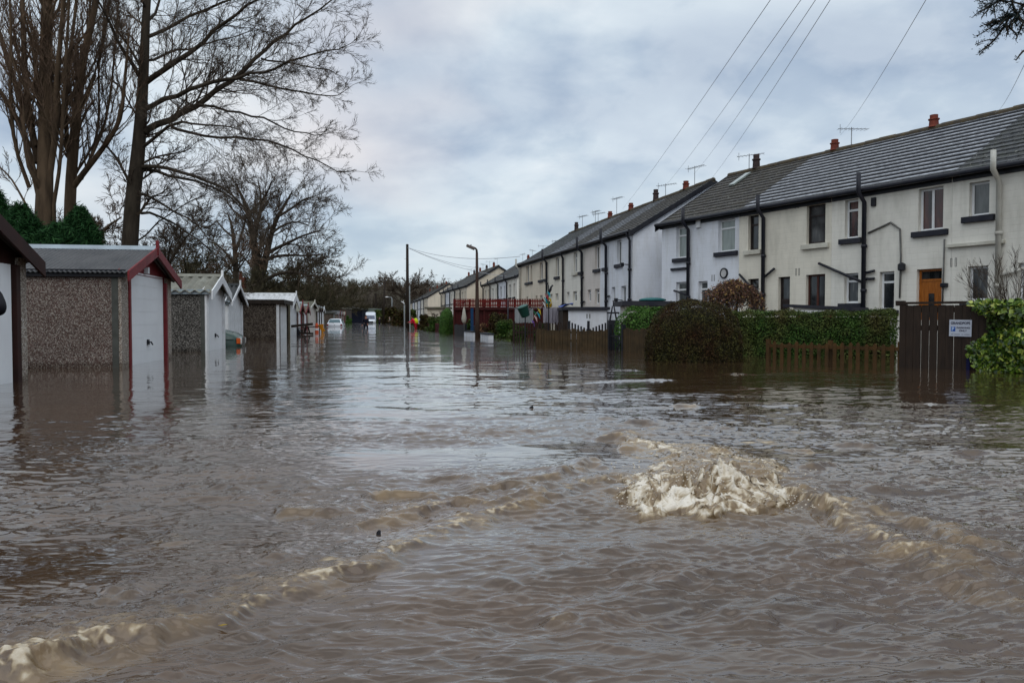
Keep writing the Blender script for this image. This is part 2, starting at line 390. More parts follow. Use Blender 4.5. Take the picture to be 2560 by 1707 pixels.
def roof_z(y): return EAVE + y * RISE / (DEPTH / 2)
def house(row, s0, s1, label, wallm, roofm, wins=(), doors=(), gable0=False, gable1=False, group='terraced houses along the flooded street',
          pots=(), pipes=(), aerials=(), zb=GZ, detail=True, roof_light=None):
    """wins: (s_a, s_b, z_a, z_b, framemat, panemat, style, sillmat) in row coordinates"""
    Wd = s1 - s0; t = thing('terraced_house', label, 'house', row.w(s0, 0, zb), row.rot, group)
    Z = lambda z: z - zb
    ops = [(a - s0, b - s0, c_, d_) for a, b, c_, d_, *_ in list(wins) + list(doors)]
    ops = [(max(a, 0.03), min(b, Wd - 0.03), c_, d_) for a, b, c_, d_ in ops]
    xs = sorted({0.002, Wd - 0.002} | {q for o in ops for q in o[:2]}); zs = sorted({zb, EAVE} | {q for o in ops for q in o[2:4]})
    m = MB()
    for i in range(len(xs) - 1):
        for j in range(len(zs) - 1):
            cx, cz = (xs[i] + xs[i + 1]) / 2, (zs[j] + zs[j + 1]) / 2
            if any(a < cx < b and c_ < cz < d_ for a, b, c_, d_ in ops): continue
            m.quad((xs[i], 0, Z(zs[j])), (xs[i + 1], 0, Z(zs[j])), (xs[i + 1], 0, Z(zs[j + 1])), (xs[i], 0, Z(zs[j + 1])))
    for a, b, c_, d_ in ops:
        e = 0.16
        m.quad((a, 0, Z(c_)), (a, 0, Z(d_)), (a, e, Z(d_)), (a, e, Z(c_))); m.quad((b, 0, Z(c_)), (b, e, Z(c_)), (b, e, Z(d_)), (b, 0, Z(d_)))
        m.quad((a, 0, Z(d_)), (b, 0, Z(d_)), (b, e, Z(d_)), (a, e, Z(d_))); m.quad((a, 0, Z(c_)), (a, e, Z(c_)), (b, e, Z(c_)), (b, 0, Z(c_)))
    rz = roof_z(DEPTH / 2)
    for x in (0.002, Wd - 0.002):
        m.add([(x, 0, 0), (x, DEPTH, 0), (x, DEPTH, Z(EAVE)), (x, DEPTH / 2, Z(rz) - .02), (x, 0, Z(EAVE))], [(0, 1, 2, 3, 4)])
    m.quad((0.002, DEPTH, 0), (Wd - 0.002, DEPTH, 0), (Wd - 0.002, DEPTH, Z(EAVE)), (0.002, DEPTH, Z(EAVE)))
    m.build('wall', wallm, t)
    # windows and doors
    for q, k in [(w_, 'window') for w_ in wins] + [(d_, 'door') for d_ in doors]:
        a, b, c_, d_, fm, pm, style, sm = q; a -= s0; b -= s0; a = max(a, .03); b = min(b, Wd - .03)
        c0, d0 = Z(c_), Z(d_); fw = 0.055; y0, y1 = 0.10, 0.155
        f = MB(); f.box(a, a + fw, y0, y1, c0, d0); f.box(b - fw, b, y0, y1, c0, d0); f.box(a + fw, b - fw, y0, y1, c0, c0 + fw); f.box(a + fw, b - fw, y0, y1, d0 - fw, d0)
        ch = d0 - c0
        if style in ('top', 'door'):
            zt = d0 - ch * (0.30 if style == 'top' else 0.24); f.box(a + fw, b - fw, y0 - .004, y1, zt, zt + fw)
        if style == 'mid': f.box((a + b) / 2 - .03, (a + b) / 2 + .03, y0 - .004, y1, c0 + fw, d0 - fw)
        fo = f.build('window' if k == 'window' else 'door', fm, t)
        g = MB(); g.box(a + fw, b - fw, 0.118, 0.14, c0 + fw, d0 - fw); g.build('pane', pm, fo)
        if k == 'door' and style == 'door':
            p_ = MB(); p_.box(a + fw, b - fw, 0.108, 0.135, c0 + fw, d0 - ch * 0.24 - .002)
            for xx in np.linspace(a + fw, b - fw, 7)[1:-1]: p_.box(xx - .004, xx + .004, 0.104, 0.11, c0 + fw, d0 - ch * .24 - .002)
            p_.build('door_leaf', pm if fm is UPVC else fm, fo)
            if fm is ORANGE:
                p_ = MB(); p_.box((a + b) / 2 - .07, (a + b) / 2 + .07, 0.098, 0.12, c0 + ch * .05, d0 - ch * 0.48); p_.build('glass_slot', PDARK, fo)
        if k == 'door' and style == 'glazed':
            p_ = MB(); zz = c0 + ch * 0.42; p_.box(a + fw, b - fw, y0 - .003, y1, zz, zz + .09); p_.box(a + fw, b - fw, y0 + .01, y1 - .02, c0 + fw, zz); p_.build('door_leaf', fm, fo)
        if sm is not None:
            s_ = MB(); s_.box(a - .14, b + .14, -.085, .05, c0 - .14, c0 - .003); s_.build('sill', sm, t, bevel=.008)
    # roof
    r = MB(); n = NCOURSE; x0, x1 = (-.12 if gable0 else .0), (Wd + .12 if gable1 else Wd)
    ys = np.linspace(-.17, DEPTH / 2, n + 1)
    rr = random.Random(int(s0 * 100) + 5)
    for k in range(n):
        ya, yb = ys[k], ys[k + 1]; za, zb_ = Z(roof_z(ya)) + .045, Z(roof_z(yb)) + .012
        segs = max(1, int((x1 - x0) / 0.33)) if detail else 1
        xx = np.linspace(x0, x1, segs + 1)
        for i in range(segs):
            j = rr.uniform(-.006, .008)
            r.quad((xx[i], ya + j, za + j), (xx[i + 1], ya + j, za + j * .3), (xx[i + 1], yb, zb_), (xx[i], yb, zb_))
            r.quad((xx[i], ya + j, za - .05), (xx[i + 1], ya + j, za - .05), (xx[i + 1], ya + j, za + j * .3), (xx[i], ya + j, za + j))
    r.quad((x0, ys[0], Z(roof_z(ys[0])) - .005), (x1, ys[0], Z(roof_z(ys[0])) - .005), (x1, DEPTH / 2, Z(rz) - .005), (x0, DEPTH / 2, Z(rz) - .005))
    r.quad((x0, DEPTH / 2, Z(rz) + .012), (x1, DEPTH / 2, Z(rz) + .012), (x1, DEPTH + .17, Z(roof_z(-.17)) + .03), (x0, DEPTH + .17, Z(roof_z(-.17)) + .03))
    ro = r.build('roof', roofm, t)
    rd = MB(); nseg = max(2, int((x1 - x0) / .45)); xx = np.linspace(x0, x1, nseg + 1)
    for i in range(nseg):
        j = rr.uniform(-.006, .012); rd.tube([(xx[i], DEPTH / 2, Z(rz) + .01 + j), (xx[i + 1] + .01, DEPTH / 2, Z(rz) + .01 + j)], [.10, .094], 10)
    rd.build('ridge_tiles', CEMENT, ro, smooth=False)
    if roof_light:
        a, b = roof_light; q = MB(); y_a, y_b = DEPTH / 2 - 1.15, DEPTH / 2 - .35
        q.prism([(a, y_a, Z(roof_z(y_a)) + .05), (b, y_a, Z(roof_z(y_a)) + .05), (b, y_b, Z(roof_z(y_b)) + .05), (a, y_b, Z(roof_z(y_b)) + .05)], (0, -.02, .05)); q.build('roof_window', PPALE, ro)
    g = MB(); g.tube([(x0 + .0, -.20, Z(EAVE) - .05), (x1 - .0, -.20, Z(EAVE) - .05)], .062, 10)
    for q in np.arange(.3, Wd, .9): g.box(q - .012, q + .012, -.2, -.002, Z(EAVE) - .03, Z(EAVE) - .005)
    g.build('gutter', PIPEM, t, smooth=False)
    fb = MB(); fb.box(x0 + .02, x1 - .02, -.028, -.002, Z(EAVE) - .20, Z(EAVE) + .02); fb.build('fascia', BLACK, t)
    for gf, xg in ((gable0, x0), (gable1, x1)):
        if not gf: continue
        b_ = MB(); w_ = .03
        for ya, yb in ((-.2, DEPTH / 2), (DEPTH + .2, DEPTH / 2)):
            za, zb_ = Z(roof_z(-.2)), Z(rz)
            b_.add([(xg - w_, ya, za - .16), (xg - w_, yb, zb_ - .16), (xg - w_, yb, zb_ + .055), (xg - w_, ya, za + .055), (xg + w_ - .02, ya, za - .16), (xg + w_ - .02, yb, zb_ - .16), (xg + w_ - .02, yb, zb_ + .055), (xg + w_ - .02, ya, za + .055)],
                   [(0, 1, 2, 3), (7, 6, 5, 4), (0, 4, 5, 1), (1, 5, 6, 2), (2, 6, 7, 3), (3, 7, 4, 0)])
        b_.build('bargeboard', BLACK, t)
    for (x, kind) in pots:
        x -= s0; q = MB(); hh = .50 if kind != 'low' else .34
        q.lathe([(.15, 0), (.13, .05), (.12, hh * .55), (.15, hh * .6), (.15, hh * .68), (.105, hh * .72), (.11, hh), (.085, hh), (.08, hh * .8)], (x, DEPTH / 2, Z(rz) + .05), 16)
        q.build('chimney_pot', CHIMD if kind == 'dark' else CHIM, t, smooth=False)
    for (x, top, pm_, extra) in pipes:
        x -= s0; q = MB(); r_ = .058
        if top > 0: q.tube([(x, -.33, Z(EAVE) + top), (x, -.33, Z(EAVE) - .12), (x, -.10, Z(EAVE) - .36), (x, -.085, .05)], r_, 10)
        else: q.tube([(x, -.2, Z(EAVE) - .08), (x, -.2, Z(EAVE) - .17), (x, -.085, Z(EAVE) - .38), (x, -.085, .05)], r_ * .85, 10)
        for zz in np.arange(1.0, Z(EAVE) - .5, 1.15): q.lathe([(r_ * 1.3, -.04), (r_ * 1.3, .04)], (x, -.085, zz), 10)
        for (dx0, z0, dx1, z1) in extra:
            q.tube([(x + dx0, -.07, Z(z0)), (x + dx1, -.07, Z(z1))], .036, 8)
        q.build('downpipe', pm_, t, smooth=True)
    for (x, hgt, yaw) in aerials:
        x -= s0; q = MB(); hgt *= .9; zt = Z(rz) + hgt; q.tube([(x, DEPTH / 2 + .1, Z(rz) - .2), (x, DEPTH / 2 + .1, zt)], .014, 6)
        ca, sa = math.cos(yaw), math.sin(yaw)
        P_ = lambda u, v_, w_=0: (x + u * ca - v_ * sa, DEPTH / 2 + .1 + u * sa + v_ * ca, zt - .06 + w_)
        q.tube([P_(-.45, 0), P_(.55, 0, .02)], .010, 5)
        for u in np.linspace(-.4, .5, 8): q.tube([P_(u, -.16), P_(u, .16)], .006, 4)
        q.tube([P_(-.38, 0, -.14), P_(-.38, 0, .14)], .008, 4); q.build('aerial', METAL, t)
    return t
def vents(row, t, s0, pts, zb=GZ):
    for px, py in pts:
        m = MB()
        a, z = row.st(px, py); a -= s0; z -= zb
        for k in (-.055, .055):
            for (u0, u1, v0, v1) in ((-.022, -.012, -.09, .09), (.012, .022, -.09, .09), (-.022, .022, .09, .10), (-.022, .022, -.10, -.09)):
                m.box(a + k + u0, a + k + u1, -.006, .02, z + v0, z + v1)
        m.build('air_vent', VENTM, t)
VENTM = mat('dirty_vent', (0.16, 0.16, 0.15), (0.10, 0.10, 0.10), bump=0)
def P2(row, lst):
    out_ = []
    for (xa, xb, ya, yb, *rest) in lst:      # pixel rectangle: x left/right, y top/bottom at its centre
        xm = (xa + xb) / 2
        sa, sb = row.st(xa, ya)[0], row.st(xb, ya)[0]; zt = row.st(xm, ya)[1]; zb_ = row.st(xm, yb)[1]
        out_.append((min(sa, sb), max(sa, sb), zb_, zt, *rest))
    return out_
# ---- near block
A0 = onz(1655, 560, EAVE); A1 = onz(2560, 404, EAVE)
RN = Row((A0.x, A0.y), (A1.x, A1.y))
sN = [0.0, RN.st(1848, 600)[0], RN.st(2079, 600)[0], RN.st(2379, 600)[0]]
LH = sN[3] - sN[2]
sN += [sN[3] + LH * 1.02, sN[3] + LH * 2.05]
GN = 'houses of the near terrace on the right'
S = lambda px, py=600: RN.st(px, py)[0]
h = house(RN, sN[0], sN[1], 'blue-white painted end house with round black wall clock, nearest terrace, left end', WALL_BLUE, SLATE,
    P2(RN, [(1691, 1720, 567, 645, UPVC, PPALE, 'top', SILLB), (1796, 1838, 548, 629, UPVC, PPALE, 'top', SILLB),
            (1690, 1719, 705, 775, UPVC, PMID, 'top', None), (1746, 1769, 703, 775, UPVC, PMID, 'top', None)]),
    gable0=True, pots=[(RN.ridge(1889), 'dark')], pipes=[(S(1726), .35, PIPEM, [(0, 1.35 + .95, .0, 1.35), (-.05, 1.62, -.75, 1.8)])],
    aerials=[(RN.ridge(1866), .75, .5)], roof_light=(1.1, 1.35), group=GN)
vents(RN, h, sN[0], [(1783, 695), (1781, 545)])
q = MB(); a, z = RN.st(1811, 683); q.lathe([(.17, 0), (.17, .05), (.13, .055), (.13, .035)], (a - sN[0], 0.01, z - GZ), 24, Vector((0, -1, 0))); o = q.build('wall_clock', BLACK, h)
q = MB(); q.lathe([(.128, 0), (.128, .042)], (a - sN[0], 0.01, z - GZ), 24, Vector((0, -1, 0))); q.build('clock_face', mat('clock_face_white', (0.5, 0.5, 0.5), bump=0), o)
q = MB(); a, z = RN.st(1748, 559); q.box(a - .10, a + .10, -.07, .01, z - .14, z + .14); q.v = [(x - sN[0], y, zz - GZ) for x, y, zz in q.v]; q.build('alarm_box', UPVC, h, bevel=.01)
q = MB(); a, z = RN.st(1696, 672); q.box(a - .35 - sN[0], a + .42 - sN[0], -.07, .01, z - .05 - GZ, z + .03 - GZ); q.build('ledge', SILLB, h)
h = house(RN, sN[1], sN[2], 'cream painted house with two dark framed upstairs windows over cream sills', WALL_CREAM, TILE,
    P2(RN, [(1871, 1897, 538, 625, FRB, PDARK, 'top', SILLC), (2017, 2064, 512, 609, FRB, PDARK, 'top', SILLC), (1870, 1897, 697, 775, FRB, PDARK, 'top', None), (2015, 2063, 686, 772, FRW, PDARK, 'mid', None)]),
    P2(RN, [(1946, 1975, 692, 800, FRB, PDARK, 'glazed', None)]),
    pipes=[(S(1914), .30, PIPEM, [(0, 2.05, .42, 2.3), (0, 1.35, -1.0, 2.2)])], pots=[(RN.ridge(2084), 'low')], aerials=[(RN.ridge(2120), .75, 1.2)], group=GN)
vents(RN, h, sN[1], [(1994, 680), (1992, 512)])
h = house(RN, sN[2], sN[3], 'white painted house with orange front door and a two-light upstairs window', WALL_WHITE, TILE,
    P2(RN, [(2113, 2146, 499, 596, UPVC, PRED, 'top', SILLB), (2297, 2359, 469, 576, UPVC, PRED, 'mid', SILLB), (2111, 2146, 683, 758, UPVC, PDARK, 'top', SILLB), (2199, 2236, 679, 775, UPVC, PDARK, 'top', SILLB)]),
    P2(RN, [(2292, 2355, 672, 800, ORANGE, PDARK, 'door', None)]),
    pipes=[(S(2166), .38, PIPEM, [(0, 1.75, -1.45, 2.35), (0, 2.0, .3, 2.05), (0, 1.85, .3, 1.85)])], pots=[(RN.ridge(2330), 'low')], group=GN)
q = MB(); pl = [RN.st(*p_) for p_ in ((2172, 583), (2221, 560), (2228, 556), (2252, 573), (2254, 640), (2251, 745))]
q.tube([(a - sN[2], -.03, z - GZ) for a, z in pl], .022, 7); q.build('waste_pipe', VENTM, h, smooth=True); q = MB(); pl = [RN.st(*p_) for p_ in ((2363, 598), (2358, 760))]; q.tube([(a - sN[2], -.03, z - GZ) for a, z in pl], .018, 6); q.build('waste_pipe', VENTM, h, smooth=True)
q = MB(); a, z = RN.st(2262, 668); q.lathe([(.05, 0), (.09, .03), (.09, .17), (.03, .21)], (a - sN[2], -.12, z - GZ - .1), 12); q.box(a - sN[2] - .02, a - sN[2] + .02, -.12, 0.01, z - GZ, z - GZ + .04); q.build('porch_lamp', BLACK, h)
q = MB(); a, z = RN.st(2186, 505); q.box(a - sN[2] - .06, a - sN[2] + .06, -.06, .01, z - GZ - .11, z - GZ + .11); q.build('junction_box', BLACK, h)
q = MB(); a, z = RN.st(2364, 713); q.box(a - sN[2] - .07, a - sN[2] + .07, -.12, .01, z - GZ - .05, z - GZ + .05); q.build('letter_box', BLACK, h, bevel=.02)
h = house(RN, sN[3], sN[4], 'pale house with cream downpipe and slate roof, nearest of the terrace at the right edge', WALL_WHITE, SLATE2,
    P2(RN, [(2424, 2474, 454, 539, UPVC, PMID, 'none', SILLB), (2420, 2470, 665, 752, UPVC, PDARK, 'none', SILLB), (2546, 2600, 656, 750, UPVC, PDARK, 'top', SILLB)]),
    pipes=[(S(2502), .30, CREAMP, [(0, 1.75, .55, 1.9)])], group=GN)
q = MB(); a, z = RN.st(2451, 608); q.box(a - .75 - sN[3], a + .55 - sN[3], -.09, .01, z - .05 - GZ, z + .03 - GZ); q.build('ledge', SILLC, h, bevel=.008)
vents(RN, h, sN[3] , [(2384, 656)])
house(RN, sN[4], sN[5], 'pale house just beyond the right edge of the view', WALL_CREAM, SLATE2, [(sN[4] + .8, sN[4] + 1.7, 2.6, 3.7, UPVC, PMID, 'top', SILLB), (sN[4] + 2.4, sN[4] + 3.2, 2.6, 3.7, UPVC, PMID, 'top', SILLB)], gable1=True, group=GN)

# ---- second row
B0 = onz(1582, 575, EAVE); B1 = onz(1300, 661, EAVE)
RB = Row((B0.x, B0.y), (2 * B0.x - B1.x, 2 * B0.y - B1.y))
def SB(zx): return RB.st(1300 + zx / 3.336, 650)[0]
eB = [0.0, SB(670), SB(530), SB(365), SB(230), SB(112), RB.st(1300, 661)[0]]
Z5 = lambda xa, xb, ya, yb, *r: (1300 + xa / 3.336, 1300 + xb / 3.336, 430 + ya / 3.336, 430 + yb / 3.336, *r)
winsB = [
  [Z5(808, 848, 568, 768, UPVC, PMID, 'mid', SILLB), Z5(703, 722, 600, 798, UPVC, PMID, 'none', SILLB), Z5(764, 794, 960, 1110, UPVC, PMID, 'none', None), Z5(700, 722, 968, 1110, UPVC, PMID, 'none', None)],
  [Z5(627, 664, 615, 810, UPVC, PDARK, 'mid', SILLB), Z5(563, 592, 982, 1080, UPVC, PMID, 'top', None), Z5(626, 662, 975, 1100, UPVC, PMID, 'top', None)],
  [Z5(448, 476, 670, 838, UPVC, PMID, 'top', SILLC), Z5(501, 522, 655, 832, UPVC, PMID, 'none', SILLB), Z5(442, 474, 995, 1080, UPVC, PMID, 'top', None), Z5(390, 412, 1000, 1080, UPVC, PMID, 'top', None), Z5(500, 522, 990, 1080, UPVC, PMID, 'none', None)],
  [Z5(298, 326, 714, 872, UPVC, PMID, 'mid', SILLB), Z5(346, 361, 705, 862, UPVC, PMID, 'none', None), Z5(296, 320, 1014, 1075, UPVC, PMID, 'top', None), Z5(250, 270, 1018, 1075, UPVC, PMID, 'top', None)],
  [Z5(165, 190, 755, 900, UPVC, PMID, 'mid', SILLB), Z5(207, 220, 745, 892, UPVC, PMID, 'none', SILLB), Z5(165, 188, 1028, 1072, UPVC, PMID, 'top', None), Z5(130, 145, 1032, 1072, UPVC, PMID, 'top', None)],
  [Z5(52, 75, 785, 922, UPVC, PMID, 'mid', SILLB), Z5(88, 102, 778, 915, UPVC, PMID, 'none', SILLB), Z5(52, 68, 1040, 1072, UPVC, PMID, 'top', None)]]
labB = ['blue-white end house with a big blank gable wall facing the camera', 'pinkish cream house second from the gable end of the middle terrace', 'white house with one cream sill, middle of the middle terrace',
        'cream house between two downpipes behind the blue tarpaulin', 'pale cream house behind the yellow peg basket', 'cream house at the far end of the middle terrace']
wmB = [WALL_BLUE, WALL_PINK, WALL_WHITE, WALL_CREAM, WALL_WARM, WALL_WARM]
ppB = [[(SB(735), .35, PIPEM, [(0, 1.75, .35, 1.75)]), (SB(935) if SB(935) < -.08 else -.1, 0, PIPEM, [])], [(SB(532), .35, PIPEM, [(.0, 1.6, .3, 1.6)])], [(SB(367) + .1, 0, PIPEM, [(0, 1.5, .5, 1.55), (-.0, 1.5, -.4, 1.5)])], [(SB(232) + .1, .35, PIPEM, [])], [], [(SB(10), .3, CREAMP, [])]]
def into(vals):
    o_ = [[] for _ in range(6)]
    for px_, *rest in vals:
        a_ = RB.ridge(px_)
        for i_ in range(6):
            if eB[i_ + 1] <= a_ < eB[i_] + (9 if i_ == 0 else 0): o_[i_].append((min(a_, -.3), *rest))
    return o_
ptB = into([(1714, 'low'), (1639, 'dark'), (1577, 'low'), (1525, 'low'), (1441, 'dark'), (1331, 'dark')])
aeB = into([(1730, 1.0, .3), (1658, .75, .6), (1537, 1.15, .2), (1484, .9, .1), (1491, .7, .4), (1452, .95, .2)])
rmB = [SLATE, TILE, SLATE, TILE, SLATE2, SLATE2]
for i in range(6):
    drs = P2(RB, [Z5(843, 884, 950, 1215, UPVC, PMID, 'glazed', None)]) if i == 0 else ()
    h = house(RB, eB[i + 1], eB[i], labB[i], wmB[i], rmB[i], P2(RB, winsB[i]), drs, gable1=(i == 0), gable0=(i == 5), pots=ptB[i], pipes=ppB[i], aerials=aeB[i], group='houses of the middle terrace')
    if i == 0:
        Wd = eB[0] - eB[1]
        for yy, zz in ((2.3, 2.62), (2.3, 4.0)):
            q = MB()
            for k in (-.055, .055):
                q.box(Wd - .01, Wd + .006, yy + k - .02, yy + k - .01, zz - .1, zz + .1); q.box(Wd - .01, Wd + .006, yy + k + .01, yy + k + .02, zz - .1, zz + .1)
            q.build('air_vent', VENTM, h)
        q = MB(); q.tube([(Wd + .015, .1, 2.05), (Wd + .015, 4.5, 2.0)], .008, 5); q.build('cable', VENTM, h)
        for bx, bz in ((1.0, 2.15), (.35, 3.5)):
            q = MB(); q.tube([(Wd - bx, -.02, bz), (Wd - bx - .15, -.22, bz + .02)], .02, 6); q.box(Wd - bx - .23, Wd - bx - .09, -.30, -.18, bz - .06, bz + .08); q.build('floodlight', BLACK, h)

def far_row(p0, p1, n, labels, wms, rms, group, win_every=1, zb=GZ, gap=0.0):
    C0 = onz(*p0, EAVE); C1 = onz(*p1, EAVE); r = Row((C0.x, C0.y), (2 * C0.x - C1.x, 2 * C0.y - C1.y)); Lr = (Vector(C1) - Vector(C0)).length; w_ = Lr / n
    for i in range(n):
        s1_, s0_ = -i * w_, -(i + 1) * w_
        wn = []
        for fr, wd in ((.30, .9), (.72, .6)):
            a = s0_ + fr * w_; fm = UPVC; pm = PMID if (i + int(fr * 10)) % 2 else PDARK
            wn.append((a - wd / 2, a + wd / 2, 2.55, 3.6, fm, pm, 'top', SILLB)); wn.append((a - wd / 2, a + wd / 2, .5, 1.5, fm, pm, 'top', None))
        house(r, s0_, s1_, labels[i], wms[i % len(wms)], rms[i % len(rms)], wn, gable1=(i == 0), gable0=(i == n - 1), pipes=[(s0_ + .25, .3, PIPEM, [])], pots=[(s0_ + w_ * .4, 'dark' if i % 2 else 'red')] if i % 2 == 0 or n > 4 else [],
              aerials=[(s0_ + w_ * .7, 1.0, .4 + i)], group=group, detail=False)
    return r
RC = far_row((1293, 688), (1209, 712), 4, ['white house with a downpipe, nearest of the third terrace, above the red fence', 'blue-white house second in the third terrace, above the red fence', 'white house third in the third terrace, above the red fence', 'cream end house of the third terrace above the red fence'], [WALL_WHITE, WALL_BLUE, WALL_WHITE, WALL_WARM], [SLATE2, SLATE2, SLATE, SLATE2], 'houses of the third terrace')
RD = far_row((1167, 713), (1104, 731), 5, ['cream house with a blank cream gable just right of the brown street lamp', 'cream house second in the fourth terrace, left of the street lamp', 'white house in the middle of the fourth terrace', 'pale house fourth along the fourth terrace', 'cream house at the far end of the fourth terrace'], [WALL_WARM, WALL_WARM, WALL_WHITE, WALL_BLUE, WALL_WARM], [SLATE, SLATE, SLATE2], 'houses of the fourth terrace')
RE = far_row((1070, 741), (1026, 757), 6, ['pale cream gable-fronted house nearest in the farthest terrace', 'white house second in the farthest terrace', 'blue-white house third in the farthest terrace', 'white house fourth in the farthest terrace', 'blue-white house fifth in the farthest terrace', 'cream last house of the farthest terrace behind the tall pole'], [WALL_WARM, WALL_WHITE, WALL_BLUE, WALL_WHITE, WALL_BLUE, WALL_WARM], [SLATE], 'houses of the farthest terrace')
# ------------------------------------------------------------------ garages
def corrug(name, c, c2, rough=0.5): return mat(name, c, c2, scale=2.5, rough=rough, bump=0.3, bscale=14)
ROOF_DK = corrug('corrugated_dark_grey', (0.040, 0.042, 0.046), (0.075, 0.075, 0.078), 0.35)
ROOF_ASB = corrug('corrugated_cement_grey', (0.25, 0.25, 0.215), (0.15, 0.145, 0.12), 0.7)
ROOF_BK = corrug('corrugated_black', (0.016, 0.020, 0.020), (0.035, 0.038, 0.038), 0.4)
ROOF_WH = corrug('corrugated_white', (0.62, 0.63, 0.64), (0.48, 0.49, 0.49), 0.5)
ROOF_GR = corrug('corrugated_mossy', (0.085, 0.090, 0.055), (0.13, 0.12, 0.10), 0.7)
DOORW = mat('white_garage_door', (0.80, 0.82, 0.84), (0.74, 0.75, 0.77), scale=1.5, rough=0.5, bump=0.05)
WHITEP = mat('white_painted_wood', (0.76, 0.78, 0.80), (0.62, 0.63, 0.64), scale=4, rough=0.5)
REDP = mat('dark_red_painted_wood', (0.20, 0.030, 0.034), (0.13, 0.020, 0.024), scale=4, rough=0.5)
MARO = mat('dark_brown_bargeboard', (0.045, 0.018, 0.015), (0.028, 0.014, 0.012), scale=3, rough=0.6)
GREYP = mat('grey_ridge_metal', (0.30, 0.36, 0.40), (0.24, 0.28, 0.31), rough=0.4, bump=0)
CONC = mat('grey_green_concrete', (0.085, 0.090, 0.082), (0.060, 0.062, 0.056), scale=5, rough=0.8)
DKWOOD = mat('dark_wood', (0.022, 0.017, 0.014), (0.040, 0.030, 0.024), scale=6, rough=0.7)
GD = Vector((-0.172, 1.0, 0)).normalized(); GP = Vector((-GD.y, GD.x, 0)); GROT = math.atan2(GD.y, GD.x)
GX0 = xY(301, 1.0) * (CAMH * F / 121)   # lateral place of the garage row
def gpt(px, off=0.0):
    """point of the garage frontage (set back by off) seen at image column px"""
    P0 = Vector((GX0, CAMH * F / 121, 0)) + GP * off; r = ray(px, 797); k = r.x / r.y
    t = (P0.x - k * P0.y) / (k * GD.y - GD.x); return P0 + GD * t
